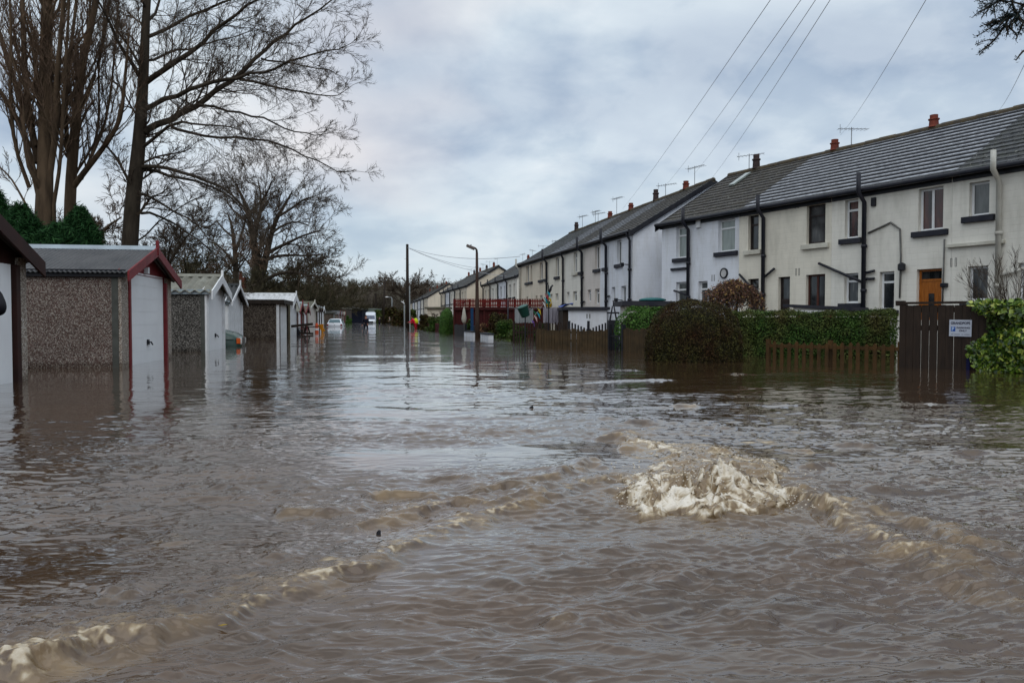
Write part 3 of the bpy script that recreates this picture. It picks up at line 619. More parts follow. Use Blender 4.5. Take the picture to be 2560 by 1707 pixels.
def garage(N_, F_, eave, apex, depth, label, sidem, roofm, trimm, doorm, flat=False, pitch=.146, amp=.022, postm=None, pier=.28, piersm=None, ribs=False, leafs=1, ridge=None, gutter=None, trimw=.16, handle=True, postw=.10, cornerm=None, group='garages in the row on the left'):
    w_ = (F_ - N_).length; t = thing('garage', label, 'garage', (N_.x, N_.y, GZ), GROT, group)
    Z = lambda z: z - GZ; e, a = Z(eave), Z(apex); postm = postm or trimm
    m = MB(); th = .12; dh = e - .10
    # side and rear walls as panels with slim joints
    for x in (0.0, w_ - th):
        m.box(x, x + th, .10, depth, 0, e)
    m.box(th, w_ - th, depth - th, depth, 0, e)
    if not flat: m.prism([(0.01, depth - .01, e), (w_ - .01, depth - .01, e), (w_ / 2, depth - .01, a - .05)], (0, -th, 0))
    m.build('wall', sidem, t)
    if cornerm:
        q = MB(); q.box(-.014, -.001, .03, .13, 0, e); q.build('corner_post', cornerm, t)
    for u_ in (0.0, w_ - pier): MB().box(u_, u_ + pier, -.02, .098, 0, e).build('pier', piersm or sidem, t)
    for u_ in (pier, w_ - pier - postw): MB().box(u_, u_ + postw, -.045, .09, 0, dh).build('door_post', postm, t, bevel=.006)
    dr = MB(); x0, x1 = pier + postw, w_ - pier - postw; y = .02
    if ribs:
        n = 22; xx = np.linspace(x0, x1, 2 * n + 1)
        for i in range(2 * n):
            ya, yb = (y, y - .02) if i % 2 == 0 else (y - .02, y)
            dr.quad((xx[i], ya, 0), (xx[i + 1], yb, 0), (xx[i + 1], yb, dh), (xx[i], ya, dh))
    else:
        for k in range(leafs):
            u0 = x0 + (x1 - x0) * k / leafs + .006; u1 = x0 + (x1 - x0) * (k + 1) / leafs - .006
            dr.box(u0, u1, y, y + .04, 0, dh)
            for zz in np.arange(.35, dh - .1, .24): dr.box(u0 + .02, u1 - .02, y - .004, y, zz, zz + .228)
    do = dr.build('garage_door', doorm, t)
    if handle:
        q = MB(); zc_ = Z(.17 + CAMH - .55) if False else .98; xc = (x0 + x1) / 2
        q.box(xc - .05, xc + .05, y - .03, y - .004, zc_ - .05, zc_ + .05); q.tube([(xc, y - .03, zc_), (xc, y - .07, zc_), (xc + .09, y - .07, zc_ - .05)], .014, 6); q.build('door_handle', BLACK, do)
    if not flat:
        g = MB(); g.prism([(.01, .02, dh), (w_ - .01, .02, dh), (w_ - .01, .02, e), (w_ / 2, .02, a - .06), (.01, .02, e)], (0, .07, 0))
        for k in range(1, 7):
            zz = dh + (a - dh) * k / 7; hw = (w_ / 2) * min(1, (a - .06 - zz) / max(a - .06 - e, .01))
            if hw > .12: g.box(w_ / 2 - hw + .08, w_ / 2 + hw - .08, .008, .02, zz - .012, zz)
        g.build('gable_boards', trimm, t)
        b_ = MB(); ov = .16; sl = (a - e) / (w_ / 2)
        for sgn in (-1, 1):
            xe = w_ / 2 + sgn * (w_ / 2 + ov); ze = e - ov * sl
            pts = [(w_ / 2, a + .03), (xe, ze + .03), (xe, ze + .03 - trimw), (w_ / 2, a + .03 - trimw)]
            b_.prism([(p_[0], -.20, p_[1]) for p_ in pts], (0, .03, 0))
        b_.box(w_ / 2 - .03, w_ / 2 + .03, -.215, -.16, a - .12, a + .16)
        b_.build('bargeboard', trimm, t)
        r = MB()
        for sgn in (-1, 1):
            n = int((depth + .3) / pitch * 6); ys = np.linspace(-.17, depth + .13, n + 1)
            xe = w_ / 2 + sgn * (w_ / 2 + .13); ze = e - .13 * sl
            for i in range(n):
                za, zb_ = amp * math.cos(ys[i] / pitch * 2 * math.pi), amp * math.cos(ys[i + 1] / pitch * 2 * math.pi)
                r.quad((xe, ys[i], ze + za), (w_ / 2, ys[i], a + za), (w_ / 2, ys[i + 1], a + zb_), (xe, ys[i + 1], ze + zb_))
                r.quad((xe, ys[i], ze + za - .012), (xe, ys[i], ze + za), (xe, ys[i + 1], ze + zb_), (xe, ys[i + 1], ze + zb_ - .012))
        r.build('roof', roofm, t, smooth=False)
        q = MB(); q.prism([(w_ / 2 - .11, -.165, a - .03), (w_ / 2, -.165, a + .055), (w_ / 2 + .11, -.165, a - .03)], (0, depth + .3, 0)); q.build('ridge_cap', ridge or roofm, t)
        if gutter:
            q = MB(); q.box(-.07, -.004, -.1, depth, e - .12, e + .005); q.build('gutter', gutter, t)
    else:
        r = MB(); r.prism([(-.1, -.2, e + .02), (w_ + .1, -.2, e + .02), (w_ + .1, -.2, e + .09), (-.1, -.2, e + .09)], (0, depth + .35, 0)); r.build('roof', roofm, t)
        q = MB(); q.box(-.13, -.101, -.22, depth + .1, e - .08, e + .10); q.box(-.13, w_ + .13, -.235, -.205, e - .08, e + .10); q.build('fascia', trimm, t)
    return t
def zat(P, py): return CAMH + (hY(py, P.y) - CAMH)
# nearest, partly out of frame
F1 = onz(66, 950, 0); N1 = F1 - GD * 2.75
garage(N1, F1, 1.62, 2.16, 4.6, 'nearest garage with ribbed white door and dark brown bargeboard, cut by the left edge', PEB_PALE, ROOF_DK, MARO, DOORW, ribs=True, pier=.22, handle=False, trimw=.2, postw=.12)
a = gpt(301); b = gpt(426)
g2 = garage(a, b, zat(a, 675), zat((a + b) / 2, 622), 5.0, 'pebbledashed garage with red bargeboards, red door posts and grey ridge', PEB_RED, ROOF_DK, REDP, DOORW, pitch=.076, amp=.010, piersm=PEB_PALE, ridge=GREYP, pier=.36, cornerm=CONC, gutter=BLACK, trimw=.17)
q = MB(); q.box(1.42, 1.50, -.06, 0.018, zat(a, 675) - GZ + .02, zat(a, 675) - GZ + .14); q.build('number_plate', WHITEP, g2)
a = gpt(515); b = gpt(560)
garage(a, b, zat(a, 724), zat((a + b) / 2, 690), 3.6, 'dark pebbledashed garage with white gable and thick pale corrugated roof', PEB_GREY, ROOF_ASB, WHITEP, DOORW, pitch=.235, amp=.035, pier=.06, piersm=WHITEP, gutter=GREYP, trimw=.22, cornerm=CONC)
a = gpt(568, .62); b = gpt(605, .62)
garage(a, b, zat(a, 752), zat((a + b) / 2, 712), 3.0, 'white double-door garage with black roof behind the green car', PEB_GREY, ROOF_BK, WHITEP, WHITEP, pier=.05, piersm=WHITEP, leafs=2, gutter=GREYP, trimw=.12, handle=False)
a = Vector((xY(697, 31.5), 31.5, 0)); b = a + GD * 3.0
garage(a, b, hY(755, 31.5), 1.6, 3.3, 'brown flat-roofed garage with a white door edge, right of the green car', PEB_BROWN, ROOF_BK, DKWOOD, WHITEP, flat=True, pier=.04, piersm=WHITEP, handle=False)
a = gpt(724); b = gpt(739)
garage(a, b, zat(a, 753), zat((a + b) / 2, 735), 4.5, 'tall white garage with white corrugated roof behind the brown flat-roofed one', mat('olive_render', (0.10, 0.09, 0.06), (0.07, 0.065, 0.045)), ROOF_WH, WHITEP, WHITEP, pitch=.25, amp=.03, pier=.05, handle=False, trimw=.35)
a = gpt(742); b = gpt(754)
garage(a, b, zat(a, 777), zat((a + b) / 2, 757), 4, 'red-gabled garage with pink-white door right of the tall white garage', PEB_RED, ROOF_ASB, REDP, DOORW, ridge=GREYP, handle=False)
a = gpt(757); b = gpt(768)
garage(a, b, zat(a, 780), zat((a + b) / 2, 763), 4, 'smaller red-gabled garage between the red-gabled and the big cream-white one', PEB_RED, ROOF_GR, REDP, DOORW, ridge=GREYP, handle=False)
a = gpt(770); b = gpt(789)
garage(a, b, zat(a, 768), zat((a + b) / 2, 755), 5, 'large cream-white gabled garage with green mossy roof', mat('cream_render', (0.5, 0.48, 0.42), (0.4, 0.38, 0.33)), ROOF_GR, mat('cream_wood', (0.58, 0.57, 0.52), (0.48, 0.47, 0.42)), mat('cream_door', (0.66, 0.57, 0.53), (0.5, 0.49, 0.45)), handle=False, trimw=.12)
for (xa, Y, lb, rm) in ((797, 68, 'low grey-roofed garage beside the large cream-white one', ROOF_ASB), (803, 72, 'olive-roofed garage, middle one of three narrow white doors', ROOF_GR), (809, 76, 'garage with a pale post, last of three narrow white doors', ROOF_GR)):
    a = Vector((xY(xa - 5, Y), Y, 0)); b = a + GD * 2.9
    garage(a, b, 1.55, 1.95, 4, lb, PEB_BROWN, rm, MARO if xa != 809 else WHITEP, DOORW, ridge=GREYP, handle=False)
a = Vector((xY(833, 86), 86, 0)); garage(a, a + GD * 2.8, 1.5, 1.8, 3.2, 'brown garage with flat grey roof behind the white car', PEB_BROWN, ROOF_ASB, CONC, WHITEP, flat=True, handle=False)
for (xa, Y, lb, rm) in ((846, 98, 'small red-gabled garage beyond the flat grey-roofed one', ROOF_DK), (853, 108, 'small dark-roofed garage in the far end of the row', ROOF_DK), (860, 118, 'last red-doored garage at the far end of the row', ROOF_ASB)):
    a = Vector((xY(xa, Y), Y, 0)); garage(a, a + GD * 2.9, 1.45, 1.85, 4, lb, PEB_RED, rm, REDP, REDP if Y > 110 else DOORW, handle=False)

# ------------------------------------------------------------------ far sheds
NAVY = mat('navy_cladding', (0.010, 0.013, 0.028), (0.015, 0.018, 0.035)); PGREEN = mat('pale_green_cladding', (0.24, 0.29, 0.26), (0.20, 0.24, 0.22))
def shed_at(x0, x1, Y, ytop, ytopb, dep, name, label, cat, wm, rm, openings=None):
    A_ = onY(x0, 797, Y); B_ = onY(x1, 797, Y); zt, zt2 = hY(ytop, Y), hY(ytopb, Y)
    t = thing(name, label, cat, (A_.x, Y, GZ)); w_ = B_.x - A_.x
    m = MB(); m.prism([(0, 0, 0), (w_, 0, 0), (w_, 0, zt2 - GZ), (0, 0, zt - GZ)], (0, dep, 0))
    for x in np.arange(.4, w_, .8): m.box(x, x + .03, -.02, -.002, .02, min(zt, zt2) - GZ - .05)
    m.build('wall', wm, t)
    r = MB(); r.prism([(-.2, -.25, zt - GZ + .01), (w_ + .2, -.25, zt2 - GZ + .01), (w_ + .2, -.25, zt2 - GZ + .16), (-.2, -.25, zt - GZ + .16)], (0, dep + .5, 0)); r.build('roof', rm, t)
    return t, w_
shed_at(870, 905, 170, 768, 775, 8, 'storage_shed', 'long navy blue shed at the end of the flooded road', 'shed', NAVY, ROOF_BK)
t, w_ = shed_at(905, 938, 176, 773, 773, 8, 'storage_shed', 'pale green shed behind the white van', 'shed', PGREEN, PGREEN)
q = MB(); q.box(.4, 2.6, -.05, -.021, 0, 2.1); q.build('door', DKWOOD, t)
t, w_ = shed_at(850, 866, 150, 772, 772, 5, 'storage_shed', 'small flat grey-roofed shed beyond the last garage', 'shed', PEB_BROWN, ROOF_ASB)
# brown roofed house behind the garages
t = thing('brown_house', 'brown brick house with mossy hipped roof half hidden by bare trees', 'house', (-24.0, 57, GZ), .1)
m = MB(); m.box(-4.2, 4.6, 0, 6, 0, 2.9); m.build('wall', mat('red_brown_brick', (0.10, 0.045, 0.03), (0.06, 0.03, 0.022)), t)
m = MB(); m.add([(-4.6, -.3, 2.85), (5, -.3, 2.85), (5, 6.3, 2.85), (-4.6, 6.3, 2.85), (-1.2, 3, 5.0), (1.8, 3, 5.0)], [(0, 1, 5, 4), (1, 2, 5), (2, 3, 4, 5), (3, 0, 4), (0, 3, 2, 1)]); ro = m.build('roof', slate_mat('roof_brown_moss', (0.05, 0.038, 0.022), (0.07, 0.05, 0.03), (0.05, 0.045, 0.02)), t)
m = MB(); m.box(3.0, 3.7, 1.5, 2.2, 3.0, 4.6); m.lathe([(.13, 0), (.11, .45)], (3.35, 1.85, 4.6), 12); m.build('chimney', CHIM, ro)
m = MB(); m.box(-2.5, -1.2, -.05, -.003, 1.2, 2.3); m.box(1.2, 2.6, -.05, -.003, 1.2, 2.3); wdo = m.build('window', UPVC, t)
# ------------------------------------------------------------------ ground and flood water
GROUNDM = mat('silty_ground', (0.06, 0.05, 0.035), (0.04, 0.035, 0.025), scale=.3)
m = MB(); m.quad((-900, -60, GZ - .004), (900, -60, GZ - .004), (900, 1500, GZ - .004), (-900, 1500, GZ - .004))
prop(m.build('ground', GROUNDM), 'silty ground under the flood water', 'ground', kind='structure')

_perm = rng.permutation(512)
def _h2(ix, iy, s):
    return _perm[(_perm[(ix + s * 37) & 511] + iy) & 511]
_ga = rng.uniform(0, 2 * np.pi, 512); _gx, _gy = np.cos(_ga), np.sin(_ga)
def pn(x, y, s=0):
    """2-D gradient noise, about -1..1"""
    x0 = np.floor(x).astype(np.int64); y0 = np.floor(y).astype(np.int64); fx = x - x0; fy = y - y0
    u = fx * fx * fx * (fx * (fx * 6 - 15) + 10); v = fy * fy * fy * (fy * (fy * 6 - 15) + 10)
    r = 0
    for dx in (0, 1):
        for dy in (0, 1):
            h = _h2(x0 + dx, y0 + dy, s); g = _gx[h] * (fx - dx) + _gy[h] * (fy - dy)
            r = r + g * (u if dx else 1 - u) * (v if dy else 1 - v)
    return r * 1.6
def sst(a, b, x): t = np.clip((x - a) / (b - a), 0, 1); return t * t * (3 - 2 * t)

NXW, NYW = 1200, 1080
k1 = 740
near = CAMH * F / np.linspace(CAMH * F / 1.55, CAMH * F / 190.0, k1) if False else None
ya = np.linspace(-7, 1.3, 60, endpoint=False)
# rows: uniform in image height near, geometric far
u = np.linspace(0, 1, NYW - 60)
yb = 1.0 / (1 / 1.3 * (1 - u) + (1 / 34.0) * u)
yc = np.geomspace(34, 240, 130)[1:]
rows = np.concatenate([ya, yb, yc])
tt = np.linspace(-1, 1, NXW)
half = np.maximum(.88 * np.abs(rows) + 1.2, 3.2)
half = np.where(rows < 1.3, 3.2 + (1.3 - rows) * .6, .88 * rows + 2.05)
WX = half[:, None] * tt[None, :]; WY = np.repeat(rows[:, None], NXW, 1)
X, Y = WX.ravel(), WY.ravel()
cell = np.maximum(np.repeat(np.gradient(rows)[:, None], NXW, 1).ravel() * .6, np.repeat((half / NXW * 2)[:, None], NXW, 1).ravel())
rr_ = np.hypot(X, Y)
# calm on the left beside the garages, choppy in front and on the right
turb = np.exp(-((X - .8) ** 2 / 9 + (Y - 4.2) ** 2 / 14))
calm = sst(-1.0, -5.5, X + 0.12 * Y) * sst(3, 8, Y)
amp = (0.55 + 1.0 * turb) * (1 - .45 * calm)
Zw = np.zeros_like(X)
def wn(wx, wy, A, s, ang=0.0, sharp=False, warp=0.0):
    """add noise of wavelength wx (across) x wy (along)"""
    global Zw
    ca, sa = math.cos(ang), math.sin(ang); xr = X * ca + Y * sa; yr = -X * sa + Y * ca
    if warp:
        w1_ = pn(xr / (wx * 1.7) + 9.1, yr / (wy * 1.7) + 3.3, s + 11) * warp; xr = xr + w1_ * wx; yr = yr + w1_ * wy
    n = pn(xr / wx, yr / wy, s)
    if sharp: n = (1 - np.abs(n) * 1.6) - .5
    wgt = sst(0.8, 2.2, min(wx, wy) / cell)
    return n * A * wgt
patch = np.clip(.92 + 1.55 * pn(X / 3.1 + 5, Y / 1.3, 90) + .6 * pn(X / 1.0, Y / .45, 91), .10, 2.1)
lo = amp * (1 - .76 * sst(3.5, 20, Y)); loS = lo * patch
Zw += wn(2.6, 1.3, .015, 1, .2) * lo + wn(1.1, .55, .008, 2, -.25, warp=.6) * lo
Zw += wn(.62, .30, .0070, 3, .15, True, .6) * loS + wn(.36, .17, .0058, 4, -.1, False, .8) * loS
Zw += wn(.20, .085, .0052, 5, .2, True, .8) * loS + wn(.13, .045, .0040, 6, -.2, False, .8) * loS
Zw += wn(.075, .028, .0021, 7, .1, True, .7) * amp * patch
Zw += wn(7, 2.6, .012, 8, .1) * sst(8, 25, Y) * (1 - .6 * sst(30, 80, Y)) * (1 - .4 * calm)
foam = np.zeros_like(X); silt = np.zeros_like(X)
def seg_dist(pts, sel):
    """distance, along fraction and side of the points sel to a polyline"""
    best = np.full(sel.sum(), 1e9); tb = np.zeros_like(best); sb = np.zeros_like(best)
    x, y = X[sel], Y[sel]; n = len(pts) - 1
    for i in range(n):
        (ax, ay), (bx, by) = pts[i], pts[i + 1]; dx, dy = bx - ax, by - ay; L2 = dx * dx + dy * dy
        t = np.clip(((x - ax) * dx + (y - ay) * dy) / L2, 0, 1); ex, ey = x - ax - t * dx, y - ay - t * dy
        d = np.hypot(ex, ey); s_ = np.sign(dx * ey - dy * ex); m_ = d < best
        best = np.where(m_, d, best); tb = np.where(m_, (i + t) / n, tb); sb = np.where(m_, s_, sb)
    return best, tb, sb
def crest(px, h, wf, wb, fo, si, prof=None, seed=0, tip=.12):
    """a breaking line through image points, steep towards the camera"""
    global Zw, foam, silt
    pts = [tuple(onz(a_, b_)[:2]) for a_, b_ in px]
    xs_, ys_ = [p[0] for p in pts], [p[1] for p in pts]
    sel = (X > min(xs_) - .8) & (X < max(xs_) + .8) & (Y > min(ys_) - .6) & (Y < max(ys_) + .9)
    d, t, s_ = seg_dist(pts, sel); x, y = X[sel], Y[sel]
    d = d * s_ + .06 * pn(x * 2.6, y * 2.6, 121 + seed) + .04 * pn(x * 6, y * 6, 21 + seed) + .022 * pn(x * 15, y * 15, 22 + seed)
    ends = sst(0, tip, t) * sst(0, tip, 1 - t)
    A = np.interp(t, [q[0] for q in prof], [q[1] for q in prof]) if prof else 1.0
    A = A * (0.75 + .5 * pn(x * 2.3, y * 2.3, 23 + seed)) * ends; br_ = np.clip(.78 + .8 * pn(x * 1.9, y * 2.1, 123 + seed), 0.3, 1.2)
    pr = np.where(d < 0, np.exp(-(d / wf) ** 2), np.exp(-(np.abs(d) / wb) ** 1.3))
    lump = np.abs(pn(x * 11, y * 13, 24 + seed)) + .7 * np.abs(pn(x * 27, y * 30, 25 + seed)) + .35 * np.abs(pn(x * 60, y * 66, 36 + seed))
    Zw[sel] += h * .95 * A * pr * (0.82 + .34 * lump) - h * .30 * A * np.exp(-((d + .075) / .055) ** 2)
    wk = np.clip(np.exp(-np.abs(d - .22) / .22) * (d > -.02) * A, 0, 1) * min(1, fo + .3)
    Zw[sel] += wk * (.010 * pn(x * 9, y * 14, 31 + seed) + .006 * (1 - np.abs(pn(x * 19, y * 30, 32 + seed)) * 1.6) + .003 * pn(x * 42, y * 60, 33 + seed))
    band = np.exp(-((d - wf * .1) / (wf * 1.05)) ** 2)
    f_ = band * A * br_ * (.42 + .55 * pn(x * 16, y * 18, 26 + seed) + .75 * pn(x * 38, y * 42, 27 + seed) + .45 * pn(x * 85, y * 90, 35 + seed) + .35 * pn(x * 4, y * 4, 28 + seed))
    trail = np.exp(-np.abs(d - wb * .8) / (wb * 1.2)) * (d > 0) * A * np.clip(pn(x * 9, y * 16, 29 + seed) - .1, 0, 1) * 1.1
    f_ = f_ * (.55 + .9 * np.clip(pn(x * 30, y * 34, 37 + seed) + .35, 0, 1))
    foam[sel] = np.maximum(foam[sel], np.clip(f_ * fo * 1.05 + trail * fo * .7, 0, .66))
    silt[sel] = np.maximum(silt[sel], np.clip(np.exp(-(d / (wb * .62)) ** 2) * A * si * (.50 + .9 * pn(x * 5, y * 7, 30) + .5 * pn(x * 16, y * 22, 34)), 0, 1))
crest([(-60, 1700), (38, 1660), (147, 1641), (255, 1609), (383, 1584), (446, 1565), (561, 1533), (689, 1488), (797, 1462), (905, 1418), (957, 1390), (1033, 1367), (1116, 1335), (1180, 1309), (1339, 1258), (1435, 1224), (1560, 1200)],
      .044, .046, .17, 1.0, 1.0, [(0, 1.1), (.3, 1.15), (.55, .8), (.7, .6), (.85, .55), (1, .9)], 0, .03)
crest([(860, 1334), (905, 1318), (957, 1306), (1084, 1284), (1148, 1274), (1244, 1271), (1339, 1254), (1440, 1215)], .042, .03, .14, .75, 1.0, [(0, .6), (.4, 1), (.7, 1), (1, .6)], 3)
crest([(680, 1276), (760, 1272), (861, 1275), (930, 1274)], .030, .03, .12, .35, .9, None, 5)
crest([(900, 1250), (1000, 1243), (1120, 1246)], .025, .03, .12, .1, .9, None, 6)
crest([(1150, 1230), (1260, 1222), (1400, 1200), (1500, 1150)], .028, .035, .14, .15, .9, None, 7)
crest([(1968, 1236), (2010, 1266), (2060, 1282), (2120, 1304), (2190, 1340), (2260, 1374), (2340, 1416), (2450, 1475), (2600, 1560)], .046, .052, .20, .8, 1.1, [(0, 1.1), (.4, 1), (.7, .7), (1, .5)], 8, .05)
crest([(2150, 1270), (2260, 1300), (2400, 1350), (2600, 1400)], .026, .04, .15, .25, .9, None, 9)
crest([(1990, 1172), (2050, 1166), (2090, 1160)], .035, .03, .09, .35, 1.1, None, 10, .2)
crest([(1960, 1128), (2000, 1124), (2040, 1126)], .025, .03, .08, .1, 1.1, None, 11, .2)
crest([(1660, 1022), (1700, 1016), (1740, 1019)], .030, .05, .14, .2, 1.1, None, 12, .2)
crest([(1380, 965), (1500, 955), (1640, 950), (1720, 952)], .022, .07, .25, .1, .8, None, 13, .2)
crest([(1480, 1100), (1540, 1094), (1600, 1102)], .035, .04, .12, .6, 1.0, None, 14, .2)
for k_, (ax, ay, wd) in enumerate([(1130, 1200, 90), (1480, 1170, 60), (1600, 1060, 50), (1800, 1070, 60), (2080, 1060, 60), (2150, 1110, 70), (2300, 1200, 90), (2200, 1230, 70), (300, 1480, 70), (1400, 1560, 60), (1900, 1560, 60), (700, 1390, 70), (430, 1340, 80), (1560, 925, 60), (1850, 935, 70), (2300, 1010, 80), (1800, 1130, 60), (2420, 1130, 80)]):
    crest([(ax - wd, ay + 3), (ax, ay), (ax + wd, ay + 4)], .016 + .004 * (k_ % 3), .03, .09, .0 if k_ % 3 else .3, .28, None, 20 + k_, .35)
# the boil
poly = [onz(a_, b_)[:2] for a_, b_ in [(1556, 1236), (1574, 1284), (1602, 1297), (1655, 1295), (1704, 1293), (1789, 1299), (1874, 1291), (1952, 1290), (1976, 1268), (1976, 1225), (1962, 1190), (2012, 1172), (1960, 1140), (1850, 1130), (1760, 1115), (1660, 1095), (1580, 1085), (1520, 1100), (1560, 1135), (1572, 1180)]]
sel = (X > -.3) & (X < 2.8) & (Y > 2.6) & (Y < 7)
d, t, s_ = seg_dist([tuple(p) for p in poly] + [tuple(poly[0])], sel)
x, y = X[sel], Y[sel]
sdm = -d * 1.0 * np.where(s_ < 0, 1, 1); inside = np.zeros(len(x), bool)
px_, py_ = [p[0] for p in poly], [p[1] for p in poly]; n_ = len(px_); j = n_ - 1
for i in range(n_):
    c_ = ((py_[i] > y) != (py_[j] > y)) & (x < (px_[j] - px_[i]) * (y - py_[i]) / (py_[j] - py_[i] + 1e-12) + px_[i]); inside ^= c_; j = i
sdv = np.where(inside, d, -d) - .05 * sst(3.5, 4.2, y) + (.05 + .14 * sst(3.4, 4.2, y)) * pn(x * 3.4, y * 3.0, 40) + .05 * pn(x * 8, y * 8, 41) + .024 * pn(x * 22, y * 22, 42)
front = np.where(y < 3.32, 1.0, np.exp(-((y - 3.32) / .36) ** 2))                                  # 1 at the breaking front
edge = sst(-.012, .055, sdv)
wx_ = x + .05 * pn(x * 7, y * 7, 140); wy_ = y + .05 * pn(x * 7, y * 7, 141)
bil = np.abs(pn(wx_ * 4.5, wy_ * 4.2, 43)) * .55 + np.abs(pn(wx_ * 10, wy_ * 9.5, 44)) * .42 + np.abs(pn(wx_ * 22, wy_ * 21, 45)) * .28 + np.abs(pn(wx_ * 46, wy_ * 44, 46)) * .16 + np.abs(pn(x * 95, y * 90, 47)) * .08
ramp_ = .35 + .65 * sst(.0, .30, sdv)
Hb = edge * ramp_ * ((.022 * front + .008) + .135 * (0.30 + .70 * front) * bil)
Hb += edge * .06 * np.exp(-(((x - 1.22) / .12) ** 2 + ((y - 3.62) / .16) ** 2)) + edge * .06 * np.exp(-(((x - .95) / .1) ** 2 + ((y - 3.7) / .15) ** 2)) * 0.7 + edge * .05 * np.exp(-(((x - .72) / .14) ** 2 + ((y - 4.9) / .2) ** 2))
Zw[sel] += Hb
hump = np.exp(-(((x - 1.20) / .13) ** 2 + ((y - 3.72) / .2) ** 2)) + np.exp(-(((x - .92) / .10) ** 2 + ((y - 3.62) / .12) ** 2)) * .8 + np.exp(-(((x - .62) / .12) ** 2 + ((y - 4.7) / .3) ** 2))
fq = .38 * front - .03 + .60 * pn(x * 6, y * 4.5, 48) * (1 - .5 * front) + .65 * pn(wx_ * 15, wy_ * 11, 49) + .60 * pn(wx_ * 36, wy_ * 30, 50) + .5 * pn(x * 80, y * 74, 52) + .65 * (bil - .35) - .45 * hump - .55 * np.clip(np.abs(pn(wx_ * 26, wy_ * 22, 53)) * 2 - .75, 0, 1)
fq += .35 * np.exp(-((sdv - .07) / .07) ** 2) * front
foam[sel] = np.maximum(foam[sel], np.clip(fq * 1.05, 0, 1) * sst(-.02, .03, sdv))
silt[sel] = np.maximum(silt[sel], np.clip(edge * (.55 + .6 * pn(x * 5, y * 5, 51)) + .5 * np.exp(-np.clip(-sdv, 0, 9) / .12), 0, 1))
# foam streaks drifting behind the boil
sel2 = (Y > 3.8) & (Y < 8) & (X > -1) & (X < 4)
x, y = X[sel2], Y[sel2]
st_ = np.clip(pn(x * 3.2, y * 7.5, 60) * 1.1 + .5 * pn(x * 10, y * 20, 61) - .35, 0, 1) * np.exp(-(((x - 1.5) / .9) ** 2 + ((y - 5.0) / 1.1) ** 2))
foam[sel2] = np.maximum(foam[sel2], st_ * .9)
# the water just in front of the boil dips
Zw -= .02 * np.exp(-(((X - 1.1) / .7) ** 2 + ((Y - 3.0) / .22) ** 2))
# scum flecks
fl = np.clip(pn(X * 5, Y * 9, 70) + .6 * pn(X * 21, Y * 38, 71) - 1.0, 0, 1) * 1.2 * (Y < 9) * (Y > 1) * sst(-5, 0, X)
foam = np.maximum(foam, np.clip(fl, 0, .5))
# tossed froth: small sideways displacement inside the boil
jx = np.zeros_like(X); jy = np.zeros_like(X); x, y = X[sel], Y[sel]
jx[sel] = edge * .022 * pn(x * 17, y * 16, 80) * (foam[sel] > .2); jy[sel] = edge * .022 * pn(x * 16, y * 17, 81) * (foam[sel] > .2) - edge * front * .03 * np.exp(-(sdv / .06) ** 2)
V = np.stack([X + jx, Y + jy, Zw], 1)
idx = np.arange(len(rows) * NXW).reshape(len(rows), NXW)
Fq = np.stack([idx[:-1, :-1], idx[:-1, 1:], idx[1:, 1:], idx[1:, :-1]], -1).reshape(-1, 4)

def water_mat():
    t = NT('flood_water'); v = t.co()
    fa = t.n('ShaderNodeAttribute', attribute_name='foam').outputs['Fac']; sa = t.n('ShaderNodeAttribute', attribute_name='silt').outputs['Fac']
    nb = t.noise(t.co((1, 2.0, 1)), 1.3, 4, 0.6)
    base = t.mix(t.ramp(nb, [(0.35, 0.0), (0.7, 1.0)]), (0.074, 0.043, 0.023), (0.046, 0.027, 0.014))
    base = t.mix(t.math('MULTIPLY', sa, .9), base, (0.175, 0.112, 0.048))
    fn = t.noise(v, 60, 4, 0.7)
    foamc = t.ramp(t.math('ADD', fa, t.math('MULTIPLY', t.math('SUBTRACT', fn, .5), .7)), [(0.15, (0.17, 0.115, 0.055)), (0.45, (0.33, 0.26, 0.17)), (0.75, (0.50, 0.44, 0.345)), (1.0, (0.66, 0.61, 0.53))])
    fm = t.ramp(fa, [(0.10, 0.0), (0.50, 1.0)])
    col = t.mix(fm, base, foamc)
    w1 = t.noise(t.co((1.0, 2.1, 1)), 9.0, 4, 0.62, .6); w2 = t.noise(t.co((1.0, 1.9, 1), (4, 2, 0), (0, 0, .3)), 34.0, 3, 0.6, .4)
    h = t.math('ADD', t.math('MULTIPLY', w1, 1.0), t.math('MULTIPLY', w2, .28))
    h = t.math('ADD', h, t.math('MULTIPLY', t.math('MULTIPLY', fn, fm), .6))
    w0 = t.noise(t.co((1.0, 1.8, 1), (2, 7, 0)), 2.0, 3, 0.55, .5)
    rg = t.mix(fm, (0.05,) * 3, (0.7,) * 3)
    bw = t.n('ShaderNodeRGBToBW'); t.l(rg, bw.inputs[0])
    ra = t.n('ShaderNodeAttribute', attribute_name='rip').outputs['Fac']; h = t.math('ADD', t.math('MULTIPLY', h, ra), t.math('MULTIPLY', w0, t.n('ShaderNodeAttribute', attribute_name='swell').outputs['Fac']))
    t.bump(h, .6, .0036)
    t.put(t.b.inputs['Coat IOR'], 1.4); t.put(t.b.inputs['Coat Roughness'], .04)
    t.set(color=col, rough=bw.outputs[0], ior=1.36, spec=.5, coat=t.math('SUBTRACT', .8, t.math('MULTIPLY', fm, .7)))
    return t.m
WATER = water_mat()
wo = arr_mesh('water', V, Fq, WATER, attrs={'swell': 4.0 + 20.0 * sst(7, 24, Y), 'foam': foam, 'silt': silt, 'rip': np.clip((1 - .45 * sst(2.5, 14, Y)) * np.clip(patch, .4, 1.6), 0, 2)}, smooth=True)
prop(wo, 'brown flood water covering the road and gardens', 'flood water', kind='structure')
m = MB()
hw = lambda yy: .88 * yy + 2.05
